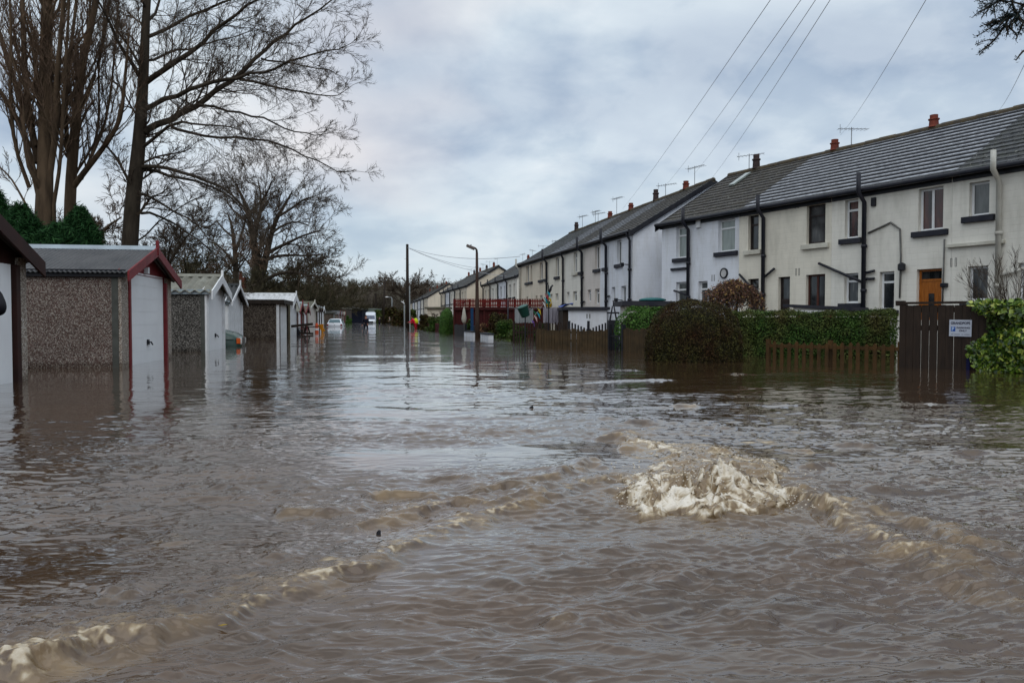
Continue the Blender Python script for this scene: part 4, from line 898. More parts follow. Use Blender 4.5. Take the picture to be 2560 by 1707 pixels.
for sgn in (-1, 1):
    m.quad(*[(sgn * q[0], q[1], 0) for q in ([(8.1, -7), (700, -7), (700, 240), (hw(240), 240)] if sgn > 0 else [(8.1, -7), (hw(240), 240), (700, 240), (700, -7)])])
m.quad((-700, 240, 0), (700, 240, 0), (700, 1300, 0), (-700, 1300, 0))
wo2 = m.build('water', WATER); prop(wo2, 'flood water beyond the street out to the hills', 'flood water', kind='structure')
# ------------------------------------------------------------------ trees
BARK = mat('grey_brown_bark', (0.060, 0.048, 0.036), (0.030, 0.024, 0.018), scale=6, rough=0.9, stretch=(1, 1, .25), bump=.6, bscale=14, bd=.02)
BARKG = mat('greenish_bark', (0.050, 0.046, 0.028), (0.026, 0.024, 0.016), scale=5, rough=0.9, bump=.5, bscale=14, bd=.02)
BARKR = mat('brown_poplar_bark', (0.12, 0.082, 0.052), (0.055, 0.038, 0.025), scale=5, rough=0.9, stretch=(1, 1, .2), bump=.7, bscale=12, bd=.02)
TWIG = mat('bare_twigs', (0.095, 0.072, 0.052), (0.055, 0.042, 0.032), scale=2, rough=0.9, bump=0)
TWIGR = mat('reddish_twigs', (0.13, 0.085, 0.056), (0.075, 0.050, 0.036), scale=2, rough=0.9, bump=0)
TWIGG = mat('olive_twigs', (0.070, 0.060, 0.032), (0.038, 0.034, 0.020), scale=1.2, rough=0.9, bump=0)

class Tree:
    """limbs go into .big, twigs into .small"""
    def __init__(s, seed): s.r = random.Random(seed); s.big = MB(); s.small = MB(); s.count = 0
    def rv(s): 
        r = s.r; return Vector((r.gauss(0, 1), r.gauss(0, 1), r.gauss(0, 1)))
    def limb(s, pts, r0, r1, big=True, n=7):
        k = len(pts); rad = [r0 + (r1 - r0) * i / (k - 1) for i in range(k)]
        (s.big if big else s.small).tube(pts, rad, n, caps=False)
    def grow(s, p, d, L, r, lev, P):
        """one branch with its side shoots"""
        if lev < 0 or s.count > P['max']: return
        ns = P['seg'][lev]; pts = [p.copy()]; q = p.copy(); d = d.normalized()
        wob = P['wob'][lev]; up = P['up'][lev]
        for i in range(ns):
            d = (d + s.rv() * wob + Vector((0, 0, up))).normalized(); q = q + d * (L / ns); pts.append(q.copy())
        tw = lev <= P.get('twlev', 1); rad_end = r * .35
        mb = s.small if tw else s.big; nn = 3 if tw else 6
        mb.tube(pts, [r + (rad_end - r) * i / ns for i in range(ns + 1)], nn, caps=False); s.count += ns
        if lev == 0: return
        nc = P['kids'][lev]
        for c_ in range(nc):
            t = s.r.uniform(P.get('t0', .2), 1.0) if c_ else 1.0; f = t * ns; i = min(int(f), ns - 1); b = pts[i].lerp(pts[i + 1], f - i); dd = (pts[i + 1] - pts[i]).normalized()
            side = s.rv(); side = (side - dd * side.dot(dd)).normalized()
            if 'flat' in P: side.y *= P['flat']
            ang = P['ang'][lev] * s.r.uniform(.6, 1.2)
            nd = dd * math.cos(ang) + side * math.sin(ang)
            s.grow(b, nd, L * P['len'][lev] * s.r.uniform(.6, 1.15) * (1.1 - .45 * t), max(P['rmin'], r * .55 * (1 - .4 * t)), lev - 1, P)
    def along(s, pts, r0, r1, every, L, lev, P, ang=.9, t0=.1, lfun=None, updir=0.0):
        """put branches along a traced limb"""
        tot = sum((pts[i + 1] - pts[i]).length for i in range(len(pts) - 1)); n = max(1, int(tot / every))
        for k in range(n):
            t = t0 + (1 - t0) * (k + s.r.random()) / n; dist = t * tot; i = 0
            while i < len(pts) - 2 and dist > (pts[i + 1] - pts[i]).length: dist -= (pts[i + 1] - pts[i]).length; i += 1
            b = pts[i].lerp(pts[i + 1], min(1, dist / max((pts[i + 1] - pts[i]).length, 1e-6))); dd = (pts[i + 1] - pts[i]).normalized()
            side = s.rv(); side = (side - dd * side.dot(dd)).normalized(); a_ = ang * s.r.uniform(.6, 1.2)
            ll = L * (lfun(t) if lfun else (1.15 - .6 * t)) * s.r.uniform(.6, 1.2)
            s.grow(b, dd * math.cos(a_) + side * math.sin(a_) + Vector((0, 0, updir)), ll, max(P['rmin'], (r0 + (r1 - r0) * t) * .33), lev, P)
    def finish(s, name, label, base, bark, twig, cat='tree', group=None):
        t = thing(name, label, cat, base, 0, group)
        s.big.build('trunk', bark, t, smooth=True, world=True); s.small.build('crown', twig, t, world=True)
        return t
def trace(lst, Y, dy, s_=2.45, ox=0, oy=0):
    """zoomed-photo polyline -> world polyline whose distance runs from Y to Y+dy"""
    k = len(lst); return [onY(ox + a / s_, oy + b / s_, Y + dy * i / max(1, k - 1)) for i, (a, b) in enumerate(lst)]
def smooth(pts, n=2):
    for _ in range(n):
        q = [pts[0]]
        for i in range(len(pts) - 1): q += [pts[i].lerp(pts[i + 1], .25), pts[i].lerp(pts[i + 1], .75)]
        q.append(pts[-1]); pts = q
    return pts
# ---- the big spreading tree behind the red garage
P1 = dict(max=130000, seg=[3, 4, 5, 6], wob=[.22, .17, .14, .1], up=[.03, .02, .02, .02], kids=[0, 9, 9, 7], ang=[.7, .75, .7, .75], len=[.5, .55, .58, .6], rmin=.0055, twlev=2)
YT = 26.0; T = Tree(11)
tr = smooth(trace([(785, 1640), (795, 1500), (815, 1200), (840, 1000), (858, 800), (870, 600), (882, 400), (890, 200), (900, 0), (925, -250), (955, -520), (985, -800)], YT, 0), 1)
T.limb([onY(782 / 2.45, 1800 / 2.45, YT)] + tr, .30, .05, n=12)
limbs = [
 ([(885, 815), (1000, 745), (1150, 680), (1300, 570), (1450, 480), (1600, 330), (1700, 240), (1850, 130), (2000, 30), (2080, -60)], 2.0, .125, 1.9),
 ([(890, 670), (1050, 590), (1200, 540), (1350, 490), (1500, 465), (1650, 440), (1800, 370), (1950, 320), (2110, 290)], -3.5, .085, 1.8),
 ([(895, 505), (1050, 410), (1200, 290), (1350, 160), (1480, 60), (1600, -40), (1750, -180)], -1.5, .10, 1.9),
 ([(905, 370), (1050, 325), (1200, 285), (1400, 240), (1580, 170)], 3.5, .05, 1.4),
 ([(910, 225), (1050, 160), (1200, 90), (1400, 10), (1550, -70), (1700, -200)], 2.0, .07, 1.7),
 ([(870, 905), (1000, 790), (1150, 745), (1300, 770), (1450, 790)], -3.0, .065, 1.2),
 ([(1050, 780), (1200, 820), (1400, 840), (1600, 860), (1750, 910), (1900, 960), (2050, 1040), (2130, 1055)], 1.5, .055, 1.4),
 ([(1200, 640), (1350, 665), (1500, 700), (1650, 740), (1780, 800), (1900, 830), (2020, 815)], 1.5, .05, 1.5),
 ([(860, 1025), (1000, 1030), (1150, 1060), (1300, 1120), (1400, 1165), (1500, 1280), (1600, 1380)], -2.0, .075, 1.3),
 ([(860, 1050), (1000, 1065), (1150, 1110), (1300, 1135), (1450, 1230), (1530, 1380)], 2.5, .07, 1.2),
 ([(850, 1170), (950, 1210), (1050, 1300), (1200, 1360), (1300, 1480)], -2.0, .05, 1.2),
 ([(835, 1290), (950, 1310), (1100, 1390), (1250, 1500), (1350, 1600)], 2.0, .055, 1.2),
 ([(1450, 480), (1600, 520), (1800, 560), (2000, 590), (2110, 565)], 1.2, .05, 1.4),
 ([(1600, 360), (1750, 380), (1900, 410), (2050, 430)], -1.2, .035, 1.1),
 ([(862, 480), (780, 350), (700, 180), (620, 50), (560, -80)], -2.0, .075, 1.6),
 ([(868, 420), (800, 300), (720, 190), (650, 60)], 2.0, .06, 1.4),
 ([(815, 1165), (760, 1060), (690, 930), (620, 850), (560, 760)], 2.5, .06, 1.3),
 ([(895, 150), (960, 50), (1000, -60), (1080, -250)], 1.5, .06, 1.5),
 ([(890, 60), (840, -60), (780, -200)], -1.5, .05, 1.5),
 ([(915, -100), (1050, -220), (1250, -330), (1400, -500)], -1.5, .06, 1.6),
 ([(840, 1480), (900, 1430), (1000, 1330), (1150, 1240), (1280, 1190)], 1.5, .035, .9)]
for pl, dy, r0, LL in limbs:
    pts = smooth(trace(pl, YT, dy), 1)
    pts = [p_ if i == 0 else p_ + T.rv() * .03 for i, p_ in enumerate(pts)]
    T.limb(pts, r0, .012, n=8)
    T.along(pts, r0, .02, .27, LL, 2, P1, ang=.7, t0=.08)
    T.grow(pts[-1], pts[-1] - pts[-2], 1.0, .012, 2, P1)
T.along(tr, .2, .05, .6, 1.6, 2, P1, ang=1.0, t0=.12)
T.finish('bare_tree', 'tall bare tree with long limbs reaching right over the red-gabled garage', tr[0] * 1.0 + Vector((0, 0, -tr[0].z + GZ)), BARK, TWIG)

# ---- poplars at the left edge
PP = dict(max=36000, seg=[3, 5, 6, 7], wob=[.20, .15, .12, .10], up=[.20, .15, .13, .11], kids=[0, 7, 8, 6], ang=[.45, .5, .5, .5], len=[.5, .5, .55, .6], rmin=.0065, twlev=1)
def poplar(seed, Y, stems, name, label, maxc=36000):
    T = Tree(seed); P = dict(PP, max=maxc); b0 = None
    for pl, dy, r0, r1, LL, ev in stems:
        pts = smooth(trace(pl, Y, dy), 1); b0 = b0 or pts[0]
        r0 *= .82; T.limb(([pts[0] + Vector((0, 0, -(pts[0].z - GZ)))] if pl[0][1] > 1150 else []) + pts, r0, r1, n=10); T.along(pts, r0, r1, ev * 1.1, LL * 1.1, 2, P, ang=.62, t0=.12, updir=.22)
    return T.finish(name, label, Vector((b0.x, b0.y, GZ)), BARKR, TWIGR)
poplar(21, 24.5, [([(265, 1450), (272, 1200), (280, 900), (280, 500), (285, 200), (290, -100), (300, -500)], 0, .36, .12, 2.4, .30),
                ([(240, 1200), (195, 1000), (140, 800), (60, 650), (0, 560), (-80, 450)], -1.0, .13, .05, 1.8, .45),
                ([(235, 1000), (175, 700), (150, 400), (140, 100), (130, -200)], 1.0, .14, .06, 2.0, .35),
                ([(225, 900), (120, 600), (40, 350), (-20, 150), (-60, -100)], 1.5, .11, .05, 2.0, .35),
                ([(300, 1100), (345, 800), (345, 500), (375, 200), (400, -150)], -1.2, .13, .05, 2.0, .35),
                ([(210, 1350), (120, 1180), (60, 1080), (-30, 1000)], 1.0, .05, .02, 1.2, .5), ([(330, 1250), (370, 1000), (385, 700), (400, 400), (420, 100), (430, -200)], -1.5, .08, .03, 1.8, .3), ([(180, 1150), (90, 900), (60, 600), (70, 300), (60, 0)], -1.5, .08, .03, 1.8, .3)],
       'poplar_tree', 'massive bare poplar with a thick brown trunk at the left edge', 60000)
poplar(22, 26.0, [([(425, 1450), (432, 1150), (450, 900), (480, 600), (510, 350), (560, 150), (600, -50), (640, -350)], 0, .25, .07, 2.2, .32),
                ([(445, 1150), (520, 1050), (600, 950), (700, 810), (745, 700), (762, 520), (775, 380), (790, 200)], -1.2, .13, .03, 1.7, .30),
                ([(470, 700), (560, 520), (620, 330), (650, 150), (680, -80)], 1.2, .09, .04, 1.8, .35),
                ([(440, 1000), (400, 760), (410, 500), (440, 250), (470, 0), (480, -200)], 1.0, .09, .04, 1.9, .35), ([(560, 960), (640, 780), (680, 560), (700, 350), (720, 120), (730, -100)], .8, .06, .02, 1.6, .25), ([(500, 1100), (580, 900), (610, 700), (600, 450), (630, 200), (650, -50)], 1.4, .06, .02, 1.6, .25)],
       'poplar_tree', 'second bare poplar leaning right, beside the thick-trunked one', 60000)
# ---- round-crowned tree
P3 = dict(max=110000, seg=[3, 4, 5, 6], wob=[.25, .2, .16, .12], up=[.05, .04, .03, .03], kids=[0, 9, 9, 8], ang=[.75, .75, .7, .7], len=[.5, .52, .55, .6], rmin=.011, twlev=2)
T = Tree(31); YR = 60.0; KR = 1.4; P3 = dict(P3, rmin=.0145)
def tz(lst, dy, Y=YR): return smooth(trace(lst, Y, dy, 3.92, 400, 400), 1)
for pl, dy, r0, LL in [([(935, 1330), (930, 1240), (940, 1000), (922, 800), (885, 650), (870, 500), (800, 350), (740, 230)], -1, .30, 2.2), ([(945, 1300), (1010, 1080), (1050, 900), (1090, 720), (1150, 560), (1230, 430), (1300, 300)], 1.5, .26, 2.3),
    ([(1000, 1200), (1150, 1110), (1300, 1095), (1450, 1130), (1600, 1150)], -2.5, .13, 1.8), ([(1035, 990), (1100, 950), (1250, 930), (1450, 940), (1620, 920)], 3, .11, 2.0), ([(1060, 910), (1150, 860), (1280, 800), (1400, 740), (1580, 690)], -2, .12, 2.0),
    ([(925, 790), (950, 650), (985, 500), (990, 350), (960, 200)], 2.5, .13, 2.2), ([(1090, 720), (1200, 640), (1330, 600), (1450, 640)], 2.5, .08, 1.8), ([(1150, 560), (1300, 470), (1400, 390), (1500, 360)], -2.5, .08, 1.7),
    ([(885, 640), (800, 560), (700, 480), (640, 380)], 2.0, .08, 1.8), ([(990, 420), (1060, 300), (1100, 200)], -2, .07, 1.6), ([(940, 1100), (860, 1000), (800, 930), (740, 900)], 2, .06, 1.5), ([(960, 1080), (1000, 980), (950, 860), (900, 780)], -2.5, .06, 1.5)]:
    pts = tz(pl, dy); T.limb(pts, r0 * KR, .04, n=9); T.along(pts, r0 * KR, .055, .46, LL * KR * 1.05, 2, P3, ang=.8, t0=.22, lfun=lambda t: .75 + .35 * t, updir=.15)
b = tz([(935, 1330), (940, 1000)], 0)[0]
T.limb([Vector((b.x, b.y, GZ)), b], .58, .43, n=10)
T.finish('bare_tree', 'round-crowned bare tree behind the tall white garage', Vector((b.x, b.y, GZ)), BARK, TWIG)
T = Tree(33); P4 = dict(P3, max=16000, kids=[0, 7, 7, 6])
for pl, dy, r0, LL in [([(748, 1350), (745, 1150), (740, 950), (718, 760), (700, 620), (660, 520)], 0, .17, 1.9), ([(740, 900), (790, 760), (830, 620), (850, 520)], 1.5, .08, 1.6), ([(742, 1050), (640, 900), (560, 830), (480, 800)], -1.5, .07, 1.6), ([(720, 760), (620, 680), (560, 600)], 1.5, .06, 1.5), ([(745, 1100), (820, 1000), (880, 900)], -1, .05, 1.3)]:
    pts = tz(pl, dy, 52); T.limb(pts, r0 * 1.44, .035, n=8); T.along(pts, r0 * 1.44, .045, .75, LL * 1.44, 2, P4, ang=.8, t0=.15, lfun=lambda t: .8 + .3 * t)
b = onY(591, 740, 52); T.limb([Vector((b.x, b.y, GZ)), onY(590, 735, 52)], .29, .25)
T.finish('bare_tree', 'slim bare tree left of the round-crowned one', Vector((b.x, b.y, GZ)), BARK, TWIG)

def generic_tree(seed, H, spread, name, label, loc, bark=BARK, twig=TWIG, kids=7, maxc=9000, rmin=.02, group=None, up=.06, lean=0, tfrac=.25, wide=.9, cat='tree', every=.7, LL=None):
    T = Tree(seed); P = dict(max=maxc, seg=[2, 3, 4, 5], wob=[.25, .2, .18, .14], up=[up] * 4, kids=[0, kids, kids, kids], ang=[.8, .75, .7, wide], len=[.5, .55, .58, .6], rmin=rmin, twlev=2)
    r = T.r; top = Vector((lean, 0, H * .7)); tk = [Vector((0, 0, 0)), Vector((r.uniform(-.2, .2), r.uniform(-.2, .2), H * tfrac)), top * .7 + Vector((r.uniform(-.3, .3), r.uniform(-.3, .3), 0)), top]
    r0 = H * .028; T.limb(tk, r0, r0 * .3, n=8); n = 8
    for k in range(n):
        a_ = 2 * math.pi * (k + r.random() * .7) / n; z0 = H * (tfrac + (.62 - tfrac) * (k / n)); el = r.uniform(.25, .9)
        d = Vector((math.cos(a_) * spread, math.sin(a_) * spread, H * .35 * el + .3)); b = Vector((0, 0, z0)); e = b + d * r.uniform(.7, 1.0); mid = b.lerp(e, .5) + Vector((0, 0, .08 * H * r.uniform(0, 1)))
        pts = smooth([b, mid, e], 1); T.limb(pts, r0 * .45, r0 * .12, n=6)
        T.along(pts, r0 * .45, r0 * .15, every, LL or spread * .42, 2, P, ang=.8, t0=.2, lfun=lambda t: .7 + .5 * t, updir=.15)
    T.along(tk, r0, r0 * .3, every, LL or spread * .45, 2, P, ang=.9, t0=.4, updir=.2)
    t = thing(name, label, cat, loc, 0, group); T.big.build('trunk', bark, t, smooth=True); T.small.build('crown', twig, t); return t
# dense darker trees right of the round one
for (px, Y, H, sp, lb, sd, tw, bk) in [(788, 128, 12.0, 7.5, 'dense dark spreading tree between the round-crowned tree and the sky', 41, TWIGG, BARKG), (735, 98, 10.5, 6.0, 'low dense olive tree below the round-crowned tree', 42, TWIGG, BARKG), (832, 165, 8.6, 7.0, 'low dark tree at the far end of the garages', 43, TWIGG, BARKG),
        (470, 40, 6.0, 3.4, 'tangled olive bare tree in front of the brown hipped roof', 44, TWIGG, BARKG), (545, 52, 7.0, 3.2, 'thin bare tree behind the brown hipped roof', 45, TWIGR, BARK), (660, 62, 6.4, 3.6, 'bushy olive tree seen through the round-crowned tree', 46, TWIGG, BARKG), (415, 34, 6.4, 2.8, 'bare tree just right of the big trunk, low and twiggy', 47, TWIG, BARK), (235, 36, 8.5, 2.8, 'reddish bare tree between the poplars and the big trunk', 48, TWIGR, BARKR),
        (878, 240, 12.0, 8, 'bare tree above the navy shed', 49, TWIGG, BARKG)]:
    generic_tree(sd, H, sp, 'bare_tree', lb, (xY(px, Y), Y, GZ), bk, tw, kids=9, maxc=26000, rmin=.014 if Y < 50 else (.02 if Y < 90 else .034), up=.04, tfrac=.12, every=sp * .11, LL=sp * .5)
generic_tree(61, 12.6, 8.5, 'bare_tree', 'large round bare tree above the far roofs behind the tall pole', (xY(1018, 185), 185, GZ), BARK, TWIG, kids=9, maxc=40000, rmin=.045, tfrac=.35, every=.9)

# ---- leaves
def leafcloud(name, P_, size, matl, parent, seed=1, aspect=.55, up_bias=0.0, world=True, nrm=None, v=None):
    g = np.random.default_rng(seed); n = len(P_)
    a = g.normal(size=(n, 3)); 
    if nrm is not None: a = a * .75 + nrm * 1.0
    a[:, 2] += up_bias; a /= np.linalg.norm(a, axis=1, keepdims=True) + 1e-9
    b = np.cross(a, g.normal(size=(n, 3))); b /= np.linalg.norm(b, axis=1, keepdims=True) + 1e-9; c_ = np.cross(a, b)
    s_ = (size * g.uniform(.6, 1.35, n))[:, None]
    V = np.stack([P_ - b * s_ * .5, P_ + c_ * s_ * aspect * .5 + a * s_ * .06, P_ + b * s_ * .5, P_ - c_ * s_ * aspect * .5 + a * s_ * .06], 1).reshape(-1, 3)
    Fq = np.arange(4 * n).reshape(-1, 4); vv = g.random(n) if v is None else v
    return arr_mesh(name, V, Fq, matl, parent, {'v': np.repeat(vv, 4)}, world=world)
def clumpy(P_, scale, seed=0, lo=.35):
    return np.array([mnoise.noise(Vector(p_) * scale + Vector((seed, 0, 0))) for p_ in P_]) 
LEAF_HEDGE = attr_mat('hedge_leaves', [(0.0, (0.010, 0.030, 0.007)), (0.5, (0.032, 0.078, 0.014)), (1.0, (0.078, 0.14, 0.028))], rough=.55, nscale=1.3, nstops=[(0.0, (0.028, 0.024, 0.010)), (0.5, (0.075, 0.070, 0.022)), (1.0, (0.13, 0.12, 0.04))])
LEAF_BUSH = attr_mat('olive_bush_leaves', [(0.0, (0.010, 0.010, 0.004)), (0.5, (0.025, 0.024, 0.008)), (1.0, (0.10, 0.098, 0.026))], rough=.6, nscale=1.8, nstops=[(0.0, (0.013, 0.006, 0.003)), (0.6, (0.042, 0.016, 0.007)), (1.0, (0.065, 0.038, 0.012))])
LEAF_BRIGHT = attr_mat('bright_hedge_leaves', [(0.0, (0.016, 0.050, 0.008)), (0.5, (0.045, 0.115, 0.018)), (1.0, (0.10, 0.19, 0.04))], rough=.55)
LEAF_DARK = attr_mat('conifer_needles', [(0.0, (0.006, 0.024, 0.008)), (0.6, (0.016, 0.062, 0.018)), (1.0, (0.040, 0.11, 0.034))], rough=.7)
LEAF_IVY = attr_mat('ivy_leaves', [(0.0, (0.014, 0.040, 0.006)), (0.35, (0.055, 0.115, 0.012)), (0.7, (0.17, 0.26, 0.025)), (1.0, (0.42, 0.46, 0.09))], rough=.28, spec=.5)
LEAF_BRN = attr_mat('withered_brown_leaves', [(0.0, (0.040, 0.020, 0.016)), (0.5, (0.12, 0.060, 0.045)), (0.85, (0.24, 0.13, 0.08)), (1.0, (0.34, 0.24, 0.06))], rough=.7)
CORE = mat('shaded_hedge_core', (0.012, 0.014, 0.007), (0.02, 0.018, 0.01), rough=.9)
def box_leaves(n, L_, W_, H_, g, rough=.05, round_=0.0):
    """points on the top, front, back and ends of a box with its base centre at 0 (x along L_)"""
    u = g.random(n); x = g.uniform(-L_ / 2, L_ / 2, n); z = g.uniform(0, H_, n); y = g.uniform(-W_ / 2, W_ / 2, n)
    nr = np.zeros((n, 3)); f = u < .5; tp = (u >= .5) & (u < .80); bk = (u >= .8) & (u < .9); e = u >= .9
    y[f] = -W_ / 2; nr[f] = (0, -1, .3); z[tp] = H_; nr[tp] = (0, 0, 1); y[bk] = W_ / 2; nr[bk] = (0, 1, .3)
    sg = np.where(g.random(n) < .5, -1, 1); x[e] = (sg * L_ / 2)[e]; nr[e] = np.stack([sg, 0 * sg, 0 * sg], 1)[e]
    P_ = np.stack([x, y, z], 1); amp_ = clumpy(P_, 2.2, 3) * rough * 1.6 + clumpy(P_, 6, 9) * rough
    if round_:
        k = np.clip((z / H_ - (1 - round_)) / round_, 0, 1); sh = 1 - .5 * k ** 2; P_[:, 1] *= sh; P_[:, 0] *= (1 - .5 * (k ** 2) * min(1, W_ / L_))
        P_[:, 2] -= .0
    return P_ + nr * amp_[:, None] + g.normal(size=(n, 3)) * .022, nr
def hedge(A_, B_, W_, zt, n, size, name, label, cat, lm, seed, group=None, rough=.05, round_=0.0):
    A_ = Vector(A_); B_ = Vector(B_); d = B_ - A_; L_ = d.length; c_ = (A_ + B_) / 2; rot = math.atan2(d.y, d.x)
    g = np.random.default_rng(seed); H_ = zt - GZ
    t = thing(name, label, cat, (c_.x, c_.y, GZ), rot, group)
    P_, nr = box_leaves(n, L_, W_, H_, g, rough, round_); leafcloud('foliage', P_, size, lm, t, seed, nrm=nr, world=False)
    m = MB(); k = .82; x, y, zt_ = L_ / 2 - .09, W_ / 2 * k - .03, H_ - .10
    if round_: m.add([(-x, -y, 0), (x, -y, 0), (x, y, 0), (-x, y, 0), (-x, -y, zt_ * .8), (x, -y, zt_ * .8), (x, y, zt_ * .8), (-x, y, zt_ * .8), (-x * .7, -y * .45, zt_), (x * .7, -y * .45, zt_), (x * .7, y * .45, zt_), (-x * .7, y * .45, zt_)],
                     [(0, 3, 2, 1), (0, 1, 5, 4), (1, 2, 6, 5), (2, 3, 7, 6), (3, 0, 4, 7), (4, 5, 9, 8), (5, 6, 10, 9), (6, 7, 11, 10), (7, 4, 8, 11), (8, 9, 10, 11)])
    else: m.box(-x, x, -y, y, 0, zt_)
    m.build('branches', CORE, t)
    return t
# conifers behind the garages
def conifer(px, Y, topy, R_, label, seed, n=34000):
    n = max(n, 40000); zt = hY(topy, Y); H_ = zt - GZ; g = np.random.default_rng(seed); t = thing('conifer', label, 'conifer', (xY(px, Y), Y, GZ))
    h_ = g.random(n) ** .8; a = g.uniform(0, 2 * np.pi, n); tier = .72 + .28 * np.abs(np.sin(h_ * 26 + np.sin(a * 3) * 1.2)); lobes = 1 + .22 * np.sin(a * 5 + h_ * 9) + .12 * np.sin(a * 11)
    r_ = R_ * (1 - h_) ** .58 * tier * lobes * g.uniform(.55, 1.05, n) + .05
    P_ = np.stack([r_ * np.cos(a), r_ * np.sin(a), h_ * H_ - .18 * r_ + .2 * g.normal(size=n) * .4], 1)
    leafcloud('foliage', P_, .17, LEAF_DARK, t, seed, .13, world=False)
    m = MB(); m.tube([(0, 0, 0), (0, 0, H_ * .9)], [.16, .03], 8); m.build('trunk', BARK, t, smooth=True); return t
conifer(55, 20.5, 520, 2.0, 'dark green conifer rising left of the red-gabled garage, leftmost', 51)
conifer(150, 19.8, 568, 2.0, 'dark green bushy conifer directly above the corrugated garage roof', 52)
conifer(205, 21.0, 528, 1.4, 'pointed dark green conifer at the foot of the second poplar', 53, 11000)
conifer(-30, 22.5, 440, 1.7, 'tall blue-green conifer at the left edge of the view', 54, 11000)
# ---- woods on the low hill at the end of the street
HILL = mat('brown_hillside', (0.085, 0.072, 0.050), (0.06, 0.052, 0.036), scale=.06)
nx_, ny_ = 120, 14; gx = np.linspace(-330, 260, nx_); V_ = []
for j in range(ny_):
    for i in range(nx_):
        t_ = j / (ny_ - 1); yy = 215 + 260 * t_
        hh = 9.5 * math.exp(-((gx[i] + 85) / 110) ** 2) + 5 * math.exp(-((gx[i] + 10) / 60) ** 2) + 4.0 + 2.5 * mnoise.noise(Vector((gx[i] / 28, 1, 2)))
        V_.append((gx[i] * (1 + .7 * t_), yy, GZ + hh * math.sin(t_ * math.pi / 2) * .82))
Fh = [(j * nx_ + i, j * nx_ + i + 1, (j + 1) * nx_ + i + 1, (j + 1) * nx_ + i) for j in range(ny_ - 1) for i in range(nx_ - 1)]
prop(arr_mesh('hill', np.array(V_), np.array(Fh), HILL, smooth=True), 'low wooded hill at the end of the street', 'hill', kind='structure')
g = np.random.default_rng(91); wm = MB()
Tt = Tree(92)
protos = []
for k in range(3):
    T_ = Tree(93 + k); P = dict(max=900, seg=[1, 2, 3, 3], wob=[.25, .22, .18, .14], up=[.1] * 4, kids=[0, 5, 6, 5], ang=[.6, .6, .55, .6], len=[.55, .55, .6, .6], rmin=.055, twlev=3)
    T_.small.tube([(0, 0, 0), (0, 0, 5)], [.22, .12], 4, caps=False)
    for q_ in range(7):
        a_ = q_ * .9 + k; T_.grow(Vector((0, 0, 2.2 + q_ * .45)), Vector((math.cos(a_) * .7, math.sin(a_) * .7, .9)), 4.2, .10, 2, P)
    protos.append((np.array(T_.small.v), [list(f) for f in T_.small.f if len(f) == 4]))
VV, FF, off = [], [], 0
for i in range(950):
    yy = 205 + 170 * g.random() ** 1.3; xx = g.uniform(-.42, .10) * yy * 1.0; t_ = np.clip((yy - 215) / 260, 0, 1); gx0 = xx / (1 + .7 * t_)
    hh = 9.5 * math.exp(-((gx0 + 85) / 110) ** 2) + 5 * math.exp(-((gx0 + 10) / 60) ** 2) + 4.0
    z0 = GZ + hh * math.sin(t_ * math.pi / 2) * .82 - .5; pv, pf = protos[i % 3]; s_ = g.uniform(.75, 1.15); a_ = g.uniform(0, 6.28); ca, sa = math.cos(a_), math.sin(a_)
    q = pv * s_; VV.append(np.stack([q[:, 0] * ca - q[:, 1] * sa + xx, q[:, 0] * sa + q[:, 1] * ca + yy, q[:, 2] + z0], 1)); FF.append(np.array(pf) + off); off += len(pv)
wd = arr_mesh('woodland', np.concatenate(VV), np.concatenate(FF), mat('winter_wood_twigs', (0.15, 0.125, 0.10), (0.095, 0.085, 0.06), scale=.05, bump=0))
prop(wd, 'bare winter wood covering the low hill at the end of the street', 'woodland', kind='stuff')
# undergrowth clumps at the foot of the wood
gp = np.random.default_rng(95); cpts = []
for i in range(150):
    yy = gp.uniform(196, 235); xx = gp.uniform(-.40, .05) * yy; r_ = gp.uniform(1.5, 3.2); n = 260
    d_ = gp.normal(size=(n, 3)); d_ /= np.linalg.norm(d_, axis=1, keepdims=True); cpts.append(d_ * r_ * np.array([1.2, 1, .95]) * gp.uniform(.7, 1, (n, 1)) + np.array([xx, yy, GZ + r_ * .6]))
o = leafcloud('undergrowth', np.concatenate(cpts), .75, attr_mat('undergrowth_leaves', [(0, (0.030, 0.032, 0.016)), (1, (0.085, 0.075, 0.042))]), None, 96); prop(o, 'dull brown undergrowth along the foot of the wood', 'undergrowth', kind='stuff')
# ------------------------------------------------------------------ gardens on the right
PICKET = mat('orange_brown_picket', (0.085, 0.045, 0.017), (0.042, 0.028, 0.014), scale=5, rough=.8)
PICKETB = mat('weathered_brown_picket', (0.075, 0.050, 0.026), (0.040, 0.030, 0.018), scale=5, rough=.85)
FENCED = mat('dark_stained_fence', (0.022, 0.016, 0.013), (0.035, 0.024, 0.018), scale=5, rough=.7, stretch=(4, 4, .5))
REDF = mat('red_stained_fence', (0.16, 0.018, 0.015), (0.09, 0.012, 0.011), scale=4, rough=.7)
REDD = mat('dark_red_stained_panel', (0.060, 0.012, 0.012), (0.035, 0.010, 0.010), scale=4, rough=.8)
BLUEP = mat('blue_painted_board', (0.008, 0.060, 0.19), (0.006, 0.045, 0.14), rough=.5)
SHEET = mat('grey_lilac_sheet', (0.33, 0.31, 0.36), (0.25, 0.24, 0.28), scale=1.5, rough=.8, bump=.2, bscale=6)
SHEET2 = mat('grey_sheet', (0.24, 0.26, 0.27), (0.19, 0.20, 0.21), scale=1.5, rough=.8, bump=.2, bscale=6)
